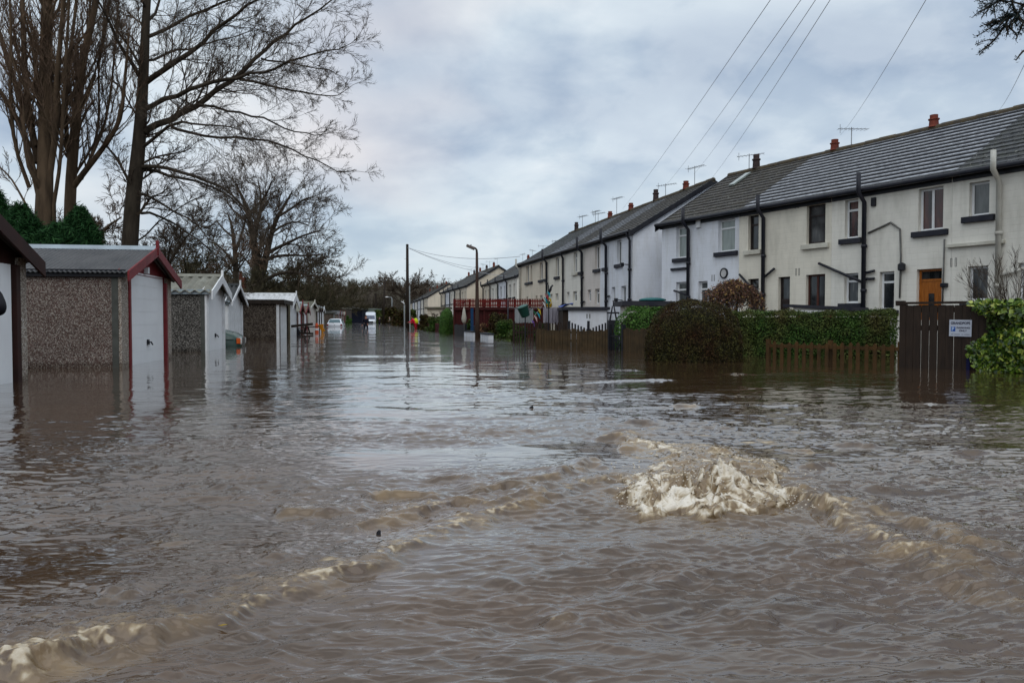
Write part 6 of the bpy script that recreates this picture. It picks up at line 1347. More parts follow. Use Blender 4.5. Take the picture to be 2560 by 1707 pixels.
# shrubs in the left garden
def shrub(px, Y, topy, wpx, label, lm, seed, n=6000, size=.07, name='garden_shrub', cat='shrub', dark=.5):
    c_ = onY(px, 797, Y); Hh = hY(topy, Y) - GZ; R_ = wpx / 2 / F * Y; g = np.random.default_rng(seed); t = thing(name, label, cat, (c_.x, c_.y, GZ))
    k = 14; cs = np.stack([g.uniform(-.62, .62, k) * R_, g.uniform(-.5, .5, k) * R_, g.uniform(.30, .88, k) * Hh], 1); rs = g.uniform(.28, .5, k) * min(R_, Hh * .8)
    i_ = g.integers(0, k, n); d_ = g.normal(size=(n, 3)); d_ /= np.linalg.norm(d_, axis=1, keepdims=True); P_ = cs[i_] + d_ * (rs[i_] * g.uniform(.5, 1.05, n))[:, None]; P_ = P_[P_[:, 2] < Hh * 1.02]
    m2 = int(n * .4); zl = g.uniform(.05, .55, m2) * Hh; P2_ = np.stack([g.normal(0, .42, m2) * R_, g.normal(0, .35, m2) * R_, zl], 1); P_ = np.concatenate([P_, P2_])
    leafcloud('foliage', P_, size, lm, t, seed, .6, world=False); m = MB()
    for c2 in cs: m.tube([(c2[0] * .1, c2[1] * .1, 0), (c2[0] * .7, c2[1] * .7, c2[2] * .6), tuple(c2)], [.025, .015, .006], 5)
    m.build('stems', BARKG, t); return t
shrub(1240, 36.5, 778, 66, 'olive-brown bush between street lamp and clothes pole', LEAF_BUSH, 83, 7000, .08)
shrub(1262, 33.5, 800, 60, 'leafy green bush at the water below the clothes pole', LEAF_HEDGE, 84, 8000, .08)
shrub(1295, 29.0, 812, 60, 'dark green bush at the foot of the bucket pole, standing in water', LEAF_HEDGE, 85, 8000, .07)
shrub(1232, 33.5, 826, 34, 'low dark bush beside the right white garden wall', LEAF_HEDGE, 86, 4000, .07)
shrub(1148, 41.0, 782, 30, 'small green bush behind the closed parasol', LEAF_BRIGHT, 87, 3500, .08)
shrub(1172, 39.8, 794, 26, 'small green bush between parasol and blue post', LEAF_HEDGE, 88, 3000, .07)
shrub(1256, 37.0, 788, 16, 'yellowing upright shrub by the clothes pole', attr_mat('yellow_leaves', [(0, (0.06, 0.06, 0.01)), (1, (0.26, 0.21, 0.03))]), 89, 1500, .07)
shrub(1210, 36.0, 803, 30, 'red-brown bush just right of the brown street lamp', LEAF_BRN, 90, 3500, .07)
shrub(1345, 29.5, 806, 34, 'dark bush under the coloured bunting', LEAF_HEDGE, 91, 4000, .07)
# far gardens
shrub(1085, 52, 790, 40, 'dark hedge-like bush just right of the person in the red coat', LEAF_HEDGE, 101, 8000, .11)
shrub(1060, 62, 785, 34, 'brown-green bush behind the person in the red coat', LEAF_BUSH, 102, 8000, .12)
shrub(1000, 95, 775, 46, 'tall dark bush left of the tall black pole', LEAF_BUSH, 103, 9000, .2)
shrub(975, 135, 768, 50, 'reddish brown thicket below the white street lamp', LEAF_BUSH, 104, 9000, .28)
shrub(948, 155, 768, 36, 'dark green bush behind the white van', LEAF_HEDGE, 105, 7000, .3)
shrub(1022, 120, 772, 36, 'dark thicket behind the tall black pole', LEAF_HEDGE, 106, 7000, .25)
shrub(872, 128, 789, 16, 'small bright green hedge before the navy shed', LEAF_BRIGHT, 107, 3000, .2)
pickets(onz(1049, 817), onz(1097, 830), hY(808, 52), .1, .03, 'picket_fence', 'low dark red fence right of the person in the red coat', REDD, rails=(.5, .9))
t, w_ = shed_at(1068, 1118, 66, 772, 772, 3, 'garden_shed', 'low pale garden building with mossy lean-to roof near the far terrace', 'shed', WALL_WARM, ROOF_GR)
o = generic_tree(121, 2.3, 1.0, 'garden_shrub', 'bare twiggy shrub beside the low pale garden building', (xY(1100, 58), 58, GZ), BARK, TWIG, kids=6, maxc=5000, rmin=.012, cat='shrub', every=.25)
# ------------------------------------------------------------------ poles, lamps, wires
POLEM = mat('tarred_wooden_pole', (0.020, 0.016, 0.014), (0.035, 0.026, 0.020), scale=3, stretch=(3, 3, .4), rough=.8)
LAMPB = mat('brown_lamp_column', (0.060, 0.036, 0.028), (0.040, 0.026, 0.020), rough=.55)
LGREY = mat('pale_grey_column', (0.30, 0.33, 0.34), (0.24, 0.26, 0.27), rough=.5, bump=0)
Pp = onz(1019, 819); zt = hY(612, Pp.y)
t = thing('telegraph_pole', 'tall dark telegraph pole standing in the water at the middle of the street', 'pole', (Pp.x, Pp.y, GZ)); m = MB(); m.tube([(0, 0, 0), (0, 0, zt - GZ)], [.17, .12], 12); m.build('pole', POLEM, t, smooth=True)
for k in range(9): z = 2.6 + k * .55; s_ = 1 if k % 2 else -1; MB().tube([(s_ * .10, 0, z), (s_ * .30, 0, z)], .012, 5).build('step', METAL, t)
MB().tube([(0, 0, zt - GZ), (0, 0, zt - GZ + .06)], [.15, .06], 10).build('cap', POLEM, t)
PT = Vector((Pp.x, Pp.y, zt - .25))
Pq = onz(958, 809); t = thing('telegraph_pole', 'second slightly leaning dark telegraph pole, behind and left of the tall one', 'pole', (Pq.x, Pq.y, GZ)); z2 = hY(702, Pq.y); MB().tube([(0, 0, 0), (xY(962.5, Pq.y) - Pq.x, 0, z2 - GZ)], [.2, .14], 8).build('pole', POLEM, t, smooth=True)
t = thing('telegraph_pole', 'farthest thin telegraph pole behind the white van', 'pole', (xY(939.5, 200), 200, GZ)); MB().tube([(0, 0, 0), (0, 0, hY(733, 200) - GZ)], [.3, .25], 8).build('pole', POLEM, t)
Pl = onz(1193, 843); t = thing('street_lamp', 'brown street lamp column standing in the water, head pointing left', 'street lamp', (Pl.x, Pl.y, GZ)); zt = hY(622, Pl.y) - GZ
m = MB(); m.tube([(0, 0, 0), (0, 0, zt * .33), (0, 0, zt * .34), (-.005, 0, zt * .7), (-.01, 0, zt - .2)], [.098, .094, .085, .070, .055], 12); m.tube([(-.01, 0, zt - .2), (-.02, 0, zt - .06), (-.07, 0, zt + .02), (-.13, 0, zt + .04)], [.052, .048, .042, .038], 8); m.build('column', LAMPB, t, smooth=True)
m = MB(); a_, b_ = Vector((-.10, 0, zt + .01)), Vector((-.47, 0, zt + .15)); m.beam(a_, b_, .17, .12); m.build('lamp_head', mat('lamp_head_grey', (0.16, 0.13, 0.12), (0.10, 0.085, 0.08), bump=0), t, bevel=.02)
m = MB(); m.beam(a_ + Vector((-.03, 0, -.064)), b_ + Vector((.03, 0, -.064)), .13, .03); m.build('lamp_glass', mat('frosted_lamp_glass', (0.25, 0.22, 0.20), bump=0, rough=.3), t); m = MB(); m.lathe([(.025, 0), (.025, .04)], (-.27, 0, zt + .145), 8); m.build('sensor', BLACK, t)
def lamp2(px, Y, py_top, hx, label):
    t = thing('street_lamp', label, 'street lamp', (xY(px, Y), Y, GZ)); zt = hY(py_top, Y) - GZ; dx = xY(hx, Y) - xY(px, Y)
    m = MB(); m.tube([(0, 0, 0), (0, 0, zt - .3), (dx * .1, 0, zt - .03), (dx * .6, 0, zt + .02)], [.13, .10, .07, .06], 8); m.build('column', LGREY, t, smooth=True); m = MB(); m.ball((dx * .85, 0, zt + .03), (abs(dx) * .3, .25, .12)); m.build('lamp_head', UPVC, t, smooth=True)
lamp2(980, 160, 743, 965, 'white-headed street lamp far down the street, left of the tall pole')
t = thing('lamp_column', 'pale grey column rising right behind the tall telegraph pole', 'lamp column', (xY(1024, 84), 84, GZ)); m = MB(); m.tube([(0, 0, 0), (0, 0, hY(715, 84) - GZ)], [.11, .08], 8); m.build('column', LGREY, t)
c_ = onz(1016.5, 820); t = thing('sign_post', 'pale grey post with a small white bracket touching the tall pole', 'post', (c_.x - .12, c_.y - .5, GZ)); m = MB(); m.tube([(0, 0, 0), (0, 0, hY(762, c_.y) - GZ)], .06, 8); m.build('post', LGREY, t); m = MB(); zz = hY(760, c_.y) - GZ; m.tube([(0, 0, zz), (-.1, 0, zz + .12), (-.28, 0, zz + .22)], [.05, .05, .03], 6); m.tube([(-.1, 0, zz + .1), (-.1, 0, zz + .32)], .03, 6); m.build('bracket', UPVC, t)
WIREM = mat('overhead_cable', (0.42, 0.44, 0.48), bump=0)
def wire(a_, b_, sag, r_, label, n=24):
    m = MB(); m.tube([a_.lerp(b_, i / n) + Vector((0, 0, -sag * 4 * (i / n) * (1 - i / n))) for i in range(n + 1)], r_, 4); prop(m.build('cable', WIREM), label, 'cable', 'overhead telephone cables')
HP = Vector((5.75, 6.9, 7.4))
for (ex, ey, s_, lb) in ((1556, 522, RB.st(1556, 560), 'leftmost of the four slanting cables over the middle terrace'), (1660, 468, None, 'second of the four slanting cables over the middle terrace'), (1735, 435, None, 'third slanting cable, ending by the near terrace end'), (1770, 457, None, 'fourth slanting cable, nearest the dark chimney pot'), (2101, 338, None, 'single slanting cable meeting the roof near the red chimney pots'), (2487, 283, None, 'slanting cable at the far right over the near roof')):
    Y = {1556: 41, 1660: 36, 1735: 34, 1770: 31.5, 2101: 26.5, 2487: 20.6}[ex]
    tx = {1556: (1918, 0), 1660: (1994, 0), 1735: (2031, 0), 1770: (2068, 0), 2101: (2308, 0), 2487: (2560, 152)}[ex]
    e = onY(ex, ey, Y); q = ray(*tx); # pass through the traced upper point
    k_ = 7.2 / q.y; A_ = Vector((q.x * k_, 7.2, CAMH + q.z * k_)); dirv = A_ - e; A2 = e + dirv * 1.12
    wire(e, A2, .12, .0033 if Y > 25 else .0027, lb)
for i, (ex, ey, Y) in enumerate(((1300, 641, 52), (1290, 693, 66), (1236, 672, 84))):
    wire(PT, onY(ex, ey, Y), .5, .018, ['upper cable from the tall pole to the middle terrace', 'lower cable from the tall pole to the third terrace', 'middle cable from the tall pole to the fourth terrace'][i])
t = thing('telegraph_pole', 'telegraph pole outside the right edge carrying the slanting cables', 'pole', (7.4, 6.6, GZ)); MB().tube([(0, 0, 0), (0, 0, 9.5)], [.15, .11], 12).build('pole', POLEM, t, smooth=True)
# ------------------------------------------------------------------ cedar reaching in at the top right
NEED = attr_mat('cedar_needles', [(0, (0.006, 0.014, 0.018)), (1, (0.018, 0.035, 0.035))], rough=.7)
cb = Vector((9.6, 11.2, GZ)); t = thing('cedar_tree', 'dark cedar whose needle sprays hang into the top right corner', 'tree', tuple(cb)); g = random.Random(5); gn = np.random.default_rng(6)
mb = MB(); mb.tube([cb, cb + Vector((0, 0, 5)), cb + Vector((.2, 0, 11))], [.35, .27, .08], 12); mb.build('trunk', BARK, t, smooth=True, world=True); mt = MB(); pts_ = []
def spray(pl, r0, fine=1.0):
    pl = smooth(pl, 1); mt.tube(pl, [r0 + (.005 - r0) * i / (len(pl) - 1) for i in range(len(pl))], 4, caps=False)
    for i in range(len(pl) - 1):
        n = max(2, int((pl[i + 1] - pl[i]).length / .022 * fine))
        for k in range(n):
            b_ = pl[i].lerp(pl[i + 1], k / n)
            if g.random() < .55:
                for q in range(5): pts_.append(tuple(b_ + Vector(gn.normal(size=3)) * .018))
Yc = 8.6
TP = lambda zx, zy, dy=0: onY(2200 + zx / 5.228, zy / 5.228, Yc + dy)
main = [([(2000, 120), (1850, 60), (1740, 30), (1560, 10), (1480, 60), (1400, 115), (1310, 160)], 0), ([(2050, 330), (1880, 290), (1790, 190), (1700, 215), (1560, 280), (1440, 370), (1330, 440), (1255, 475)], .3), ([(1790, 190), (1740, 90), (1720, 0), (1740, -120)], -.2),
        ([(1700, 215), (1640, 320), (1590, 400), (1510, 510), (1430, 590), (1340, 650), (1295, 695)], .1), ([(1640, 320), (1700, 370), (1800, 465), (1775, 530)], 0), ([(1880, 290), (1830, 400), (1800, 465)], .1), ([(1560, 280), (1480, 280), (1400, 325)], 0), ([(1640, 330), (1680, 430), (1650, 470)], 0), ([(1640, 250), (1560, 350), (1480, 410)], .1),
        ([(2100, 560), (1880, 660), (1820, 730), (1775, 795)], 0), ([(1900, 60), (1830, 130), (1790, 190)], 0), ([(1600, 20), (1640, -40), (1700, -120)], 0), ([(1800, 240), (1760, 300), (1800, 340)], 0), ([(1500, 300), (1440, 310), (1380, 330)], .1), ([(1960, 20), (1860, 90), (1830, 150), (1800, 200)], 0), ([(1300, -5), (1265, 5), (1240, -20)], 0)]
for pl, dy in main: spray([TP(a, b, dy * i / len(pl)) for i, (a, b) in enumerate(pl)], .016, 1.25)
for k in range(34):
    pl = main[g.randrange(0, 4)][0]; i = g.randrange(len(pl) - 2 if len(pl) > 2 else 1); a, b = pl[i]; q = Vector(TP(a, b)); d = Vector((g.uniform(-1, .2), g.uniform(-.4, .4), g.uniform(-.7, .3))).normalized(); spray([q, q + d * .10, q + d * .2 + Vector((0, 0, -.03))], .006, 1.4)
# the crown beyond the frame
for k in range(46):
    z = 3.6 + k * .145; a_ = k * 2.4; L_ = (2.9 - z * .12) * g.uniform(.8, 1.1); d = Vector((math.cos(a_), math.sin(a_), -.05)); e = cb + Vector((0, 0, z)) + d * L_
    if e.x / max(e.y, .1) < .74 or (cb + Vector((0, 0, z)) + d * L_ * .7).x / 11 < .72: 
        d = Vector((abs(d.x), d.y * .6, -.05)); e = cb + Vector((0, 0, z)) + d * L_
    p0 = cb + Vector((0, 0, z)); mt.tube([p0, p0.lerp(e, .5) + Vector((0, 0, .1)), e], [.05, .03, .01], 4)
    for q in range(420): f = g.random() ** .6; b_ = p0.lerp(e, f); s_ = .45 * f + .1; pts_.append((b_.x + gn.normal() * s_ * .6, b_.y + gn.normal() * s_ * .6, b_.z + gn.normal() * .08))
pa = [TP(2050, 330), Vector((8.3, 9.6, 4.9)), cb + Vector((0, 0, 5.2))]; mt.tube(pa, [.02, .05, .09], 6); pa = [TP(2000, 120), Vector((8.0, 9.6, 5.4)), cb + Vector((0, 0, 5.9))]; mt.tube(pa, [.02, .05, .09], 6); pa = [TP(2100, 560), Vector((8.3, 9.8, 4.2)), cb + Vector((0, 0, 4.4))]; mt.tube(pa, [.015, .04, .08], 6)
mt.build('branches', BARK, t, world=True); leafcloud('needles', np.array(pts_), .042, NEED, t, 7, .22)
# ------------------------------------------------------------------ debris
c_ = onz(1332, 1022); t = thing('floating_debris', 'small black angular piece of debris poking out of the water in mid street', 'debris', (c_.x, c_.y, -.03)); m = MB(); s_ = c_.y / F
m.prism([(-9 * s_, 0, 12 * s_), (0, 0, 17 * s_), (3 * s_, 0, 8 * s_), (2 * s_, 0, -.02), (-2 * s_, 0, -.02), (-1 * s_, 0, 8 * s_)], (0, .02, 0)); m.build('piece', BLACK, t)
c_ = onz(945, 1338); m = MB(); m.prism([(-.008, 0, -.02), (.008, 0, -.02), (.007, .003, .006), (.0, .003, .009), (-.006, 0, .002)], (.002, .006, .001)); o = m.build('floating_debris', BLACK); o.location = (c_.x, c_.y, .01); prop(o, 'tiny black fragment beside the middle wave crest in the foreground', 'debris')

# ------------------------------------------------------------------ vehicles
def car_body(st, name, paint, parent, n=14):
    """st: list of (x, zlow, zbelt, ztop, halfwidth_belt, halfwidth_top) along the car"""
    m = MB(); rings = []
    for (x, zl, zb_, zt, wb, wt) in st:
        r_ = [(-wb * .96, zl), (-wb, zl + (zb_ - zl) * .5), (-wb * .985, zb_ - .02), (-wb * .95, zb_), (-wt, zb_ + (zt - zb_) * .88), (-wt * .88, zt - .01), (-wt * .5, zt + .012)]
        rings.append([(x, y, z) for y, z in r_ + [(-y, z) for y, z in r_[::-1]]])
    k = len(rings[0]); vs = [p for r_ in rings for p in r_]; fs = []
    for i in range(len(rings) - 1):
        for j in range(k - 1): fs.append((i * k + j, i * k + j + 1, (i + 1) * k + j + 1, (i + 1) * k + j))
        fs.append((i * k + k - 1, i * k, (i + 1) * k, (i + 1) * k + k - 1))
    fs += [tuple(range(k))[::-1], tuple(range((len(rings) - 1) * k, len(rings) * k))]; m.add(vs, fs)
    return m.build(name, paint, parent, smooth=True)
def wheels(t, xs, hw_, r_=.31):
    for x in xs:
        for s_ in (-1, 1):
            m = MB(); m.lathe([(r_ * .6, -.09), (r_, -.08), (r_, .08), (r_ * .6, .09)], (x, s_ * hw_, r_), 20, Vector((0, 1, 0))); w_ = m.build('wheel', BLACK, t); m = MB(); m.lathe([(r_ * .58, -.095), (r_ * .2, -.06), (r_ * .2, .06), (r_ * .58, .095)], (x, s_ * hw_, r_), 16, Vector((0, 1, 0))); m.build('rim', METAL, w_)
GPAINT = mat('dark_green_car_paint', (0.008, 0.050, 0.034), (0.006, 0.040, 0.028), rough=.25, bump=0, coat=.25); WPAINT = mat('white_car_paint', (0.62, 0.66, 0.72), (0.58, 0.62, 0.68), rough=.2, bump=0, coat=.8)
ORL = mat('orange_indicator', (0.75, 0.12, 0.01), (0.55, 0.07, 0.01), rough=.15, bump=0); CLR = mat('clear_lamp_glass', (0.65, 0.66, 0.62), (0.45, 0.47, 0.46), rough=.08, bump=0); REDL = mat('red_tail_lamp', (0.25, 0.012, 0.014), bump=0, rough=.15); CHR = mat('chrome_trim', (0.55, 0.56, 0.57), metal=1.0, rough=.15, bump=0); GLASSC = mat('car_glass', (0.05, 0.10, 0.12), (0.09, 0.15, 0.17), rough=.05, bump=0); GLASSW = mat('van_glass', (0.07, 0.10, 0.17), (0.03, 0.04, 0.07), rough=.05, bump=0)
# green car, nose towards the road (local x forward)
nr_ = Vector((xY(601, 22.9), 22.9, 0)); nose = nr_ + Vector((-math.sin(R(14)), math.cos(R(14)), 0)) * .68; t = thing('old_green_car', 'dark green old car nosing out between the garages, orange indicator showing', 'car', (nose.x, nose.y, GZ), R(14)); zc_ = hY(822, nose.y) - GZ
hw_ = .78; K = zc_ / .98
st = [(-4.1, .45, .85 * K, .88 * K, .62, .55), (-3.6, .35, .9 * K, .95 * K, .76, .68), (-3.0, .3, .93 * K, 1.30, .78, .58), (-2.3, .3, .93 * K, 1.40, .79, .60), (-1.6, .3, .93 * K, 1.36, .79, .60), (-1.15, .3, .93 * K, 1.0 * K, .79, .66), (-.9, .3, .90 * K, .985 * K, .785, .64), (-.5, .3, .86 * K, .95 * K, .77, .60), (-.2, .32, .80 * K, .88 * K, .745, .58), (-.06, .36, .74 * K, .80 * K, .71, .56), (.0, .42, .68 * K, .70 * K, .66, .54)]
car_body(st, 'body', GPAINT, t)
for s_ in (-1, 1):
    m = MB(); m.prism([(-.11, s_ * .745, .60 * K), (-.005, s_ * .70, .60 * K), (-.005, s_ * .70, .74 * K), (-.11, s_ * .752, .75 * K)], (.0, s_ * .012, 0)); m.build('indicator', ORL, t, bevel=.004)
    m = MB(); m.box(-.02, .035, s_ * .56 - .11, s_ * .56 + .11, .58 * K, .74 * K); m.build('headlight', CLR, t, bevel=.02)
MB().box(-.25, .12, -.80, .80, .40 * K, .475 * K).build('bumper', BLACK, t, bevel=.02); MB().box(-.01, .03, -.38, .38, .56 * K, .74 * K).build('grille', BLACK, t)
for s_ in (-1, 1):
    m = MB(); m.tube([(-.82 + .38 * math.cos(a_), s_ * .80, .30 + .40 * math.sin(a_)) for a_ in np.linspace(0, math.pi, 12)], .022, 6); m.build('wheel_arch', GPAINT, t, smooth=True)
    m = MB(); m.prism([(-1.3, s_ * .765, .93 * K), (-1.62, s_ * .64, 1.27), (-2.9, s_ * .62, 1.25), (-3.0, s_ * .755, .95 * K)], (0, s_ * .01, 0)); m.build('side_window', GLASSC, t)
    MB().box(-1.2, -.17, s_ * .782 - .006, s_ * .782 + .006, .70 * K, .715 * K).build('trim_strip', BLACK, t)
m = MB(); m.prism([(-1.12, -.56, 1.03 * K), (-1.12, .56, 1.03 * K), (-1.55, .50, 1.33), (-1.55, -.50, 1.33)], (.02, 0, .01)); m.build('windscreen', GLASSC, t)
wheels(t, (-.82, -3.3), .68)
# white hatchback seen from behind
Yc2 = 80.0; c_ = onY(836, 797, Yc2); t = thing('white_hatchback', 'white hatchback seen from behind, sunk to its tail lamps in the flood', 'car', (c_.x, c_.y, GZ), R(90 + 7))
st = [(-.02, .45, .85, .87, .70, .62), (.04, .35, .92, .96, .78, .68), (.16, .3, .95, 1.12, .80, .64), (.42, .3, .96, 1.34, .81, .58), (.65, .3, .96, 1.41, .81, .565), (1.6, .3, .95, 1.44, .82, .57), (2.2, .3, .95, 1.38, .82, .58), (2.85, .3, .94, 1.0, .81, .66), (3.4, .32, .84, .88, .78, .6), (3.7, .4, .68, .7, .7, .52)]
car_body(st, 'body', WPAINT, t)
m = MB(); m.prism([(.10, -.60, 1.02), (.10, .60, 1.02), (.40, .50, 1.33), (.40, -.50, 1.33)], (-.05, 0, .03)); m.build('rear_window', GLASSC, t)
for s_ in (-1, 1):
    m = MB(); m.box(-.05, .12, s_ * .70 - .08, s_ * .70 + .08, .68, .88); m.build('tail_light', REDL, t, bevel=.01)
    m = MB(); m.prism([(.55, s_ * .775, .98), (.75, s_ * .62, 1.34), (2.2, s_ * .62, 1.33), (2.75, s_ * .78, .98)], (0, s_ * .01, 0)); m.build('side_window', GLASSC, t)
MB().box(-.10, .06, -.78, .78, .38, .56).build('bumper', WPAINT, t, bevel=.03); m = MB(); m.ball((-.035, 0, .80), (.02, .05, .05)); m.build('badge', CHR, t); MB().tube([(.03, .05, .99), (-.02, .3, 1.12)], .012, 5).build('rear_wiper', BLACK, t)
wheels(t, (.65, 3.0), .70)
# white van, front towards the camera
Yv = 140; c_ = onY(930, 797, Yv); t = thing('white_van', 'white high-roofed van facing the camera at the far end of the flood', 'van', (c_.x - .3, c_.y, GZ), R(-90 + 9))
st = [(.0, .4, .72, .80, .82, .70), (-.06, .35, .88, 1.0, .90, .80), (-.35, .3, 1.10, 1.16, .94, .84), (-.9, .3, 1.20, 1.34, .95, .86), (-1.35, .3, 1.3, 2.10, .96, .82), (-1.75, .3, 1.35, 2.55, .97, .86), (-2.1, .3, 1.4, 2.66, .97, .90), (-5.2, .3, 1.4, 2.66, .97, .90), (-5.3, .35, 1.4, 2.6, .95, .88)]
car_body(st, 'body', WPAINT, t)
m = MB(); m.prism([(-.90, -.80, 1.40), (-.90, .80, 1.40), (-1.33, .72, 2.02), (-1.33, -.72, 2.02)], (.05, 0, .03)); m.build('windscreen', GLASSW, t)
for s_ in (-1, 1): MB().box(-.10, .03, s_ * .72 - .13, s_ * .72 + .13, .85, 1.06).build('headlight', CLR, t, bevel=.02); MB().box(-1.1, -.95, s_ * 1.06 - .08, s_ * 1.06 + .08, 1.35, 1.65).build('wing_mirror', BLACK, t)
MB().box(-.03, .045, -.50, .50, .74, .98).build('grille', BLACK, t); MB().box(-.05, .06, -.85, .85, .42, .68).build('bumper', BLACK, t, bevel=.03); wheels(t, (-.9, -4.2), .82)
# trailer beams
t = thing('boat_trailer', 'dark empty trailer frame tilted out of the water in front of the garages', 'trailer', tuple(onz(760, 836)))
def TB(a_, b_, Y, w_, h_, nm='beam'): MB().beam(onY(a_[0], a_[1], Y), onY(b_[0], b_[1], Y + .6), w_, h_).build(nm, DKWOOD, t, world=True)
TB((706, 818), (782, 810), 38, .10, .13); TB((712, 822), (800, 816), 40, .06, .05); TB((748, 832), (782, 834), 39, .10, .10); TB((764, 816), (762, 834), 39.2, .09, .09, 'upright'); TB((770, 817), (775, 834), 39.4, .06, .06, 'upright'); TB((722, 820), (756, 829), 41, .10, .22)
m = MB(); m.lathe([(.12, -.09), (.29, -.08), (.29, .08), (.12, .09)], tuple(onY(738, 832, 40.2)), 16, Vector((0, 1, 0))); m.build('wheel', BLACK, t, world=True)
ORC = mat('orange_plastic', (0.62, 0.10, 0.035), bump=0, rough=.5); c_ = onz(792, 832); t = thing('traffic_post', 'orange-red marker post in the water by the large cream-white garage', 'marker', (c_.x, c_.y, GZ)); m = MB(); m.lathe([(.13, 0), (.11, .6), (.085, 1.1), (.05, 1.17)], n=14); m.build('post', ORC, t, smooth=True); m = MB(); m.lathe([(.125, .75), (.12, .87)], n=14); m.build('reflective_band', UPVC, t)
YEL = mat('orange_yellow_paint', (0.50, 0.20, 0.012), bump=0, rough=.5); t = thing('work_barrier', 'folded orange-yellow barrier leaning beside the marker post', 'barrier', tuple(onz(804, 830)))
for a_, b_ in (((797, 812), (808, 831)), ((802, 811), (811, 828)), ((806, 832), (807, 812)), ((798, 813), (809, 812))): MB().beam(onY(a_[0], a_[1], 46), onY(b_[0], b_[1], 46.1), .07, .10).build('bar', YEL, t, world=True)

# ------------------------------------------------------------------ people
SKIN = mat('skin', (0.45, 0.24, 0.17), (0.38, 0.19, 0.14), rough=.55, bump=0); HAIRD = mat('dark_hair', (0.03, 0.02, 0.014), bump=0); HAIRG = mat('grey_hair', (0.25, 0.24, 0.22), bump=0); EYEM = mat('eye_dark', (0.02, 0.015, 0.012), bump=0)
def skinned(name, verts, edges, radii, matl, parent, root=0, lev=2):
    me = bpy.data.meshes.new(name); me.from_pydata([tuple(v_) for v_ in verts], edges, []); me.materials.append(matl)
    o = bpy.data.objects.new(name, me); COL.objects.link(o); o.parent = parent
    md = o.modifiers.new('skin', 'SKIN'); md.use_smooth_shade = True
    if not me.skin_vertices: me.attributes.new if False else None
    sv = me.skin_vertices[0].data if len(me.skin_vertices) else None
    if sv:
        for i, r_ in enumerate(radii): sv[i].radius = (r_, r_) if isinstance(r_, float) else r_; sv[i].use_root = (i == root)
    sb = o.modifiers.new('sub', 'SUBSURF'); sb.levels = lev; sb.render_levels = lev; return o
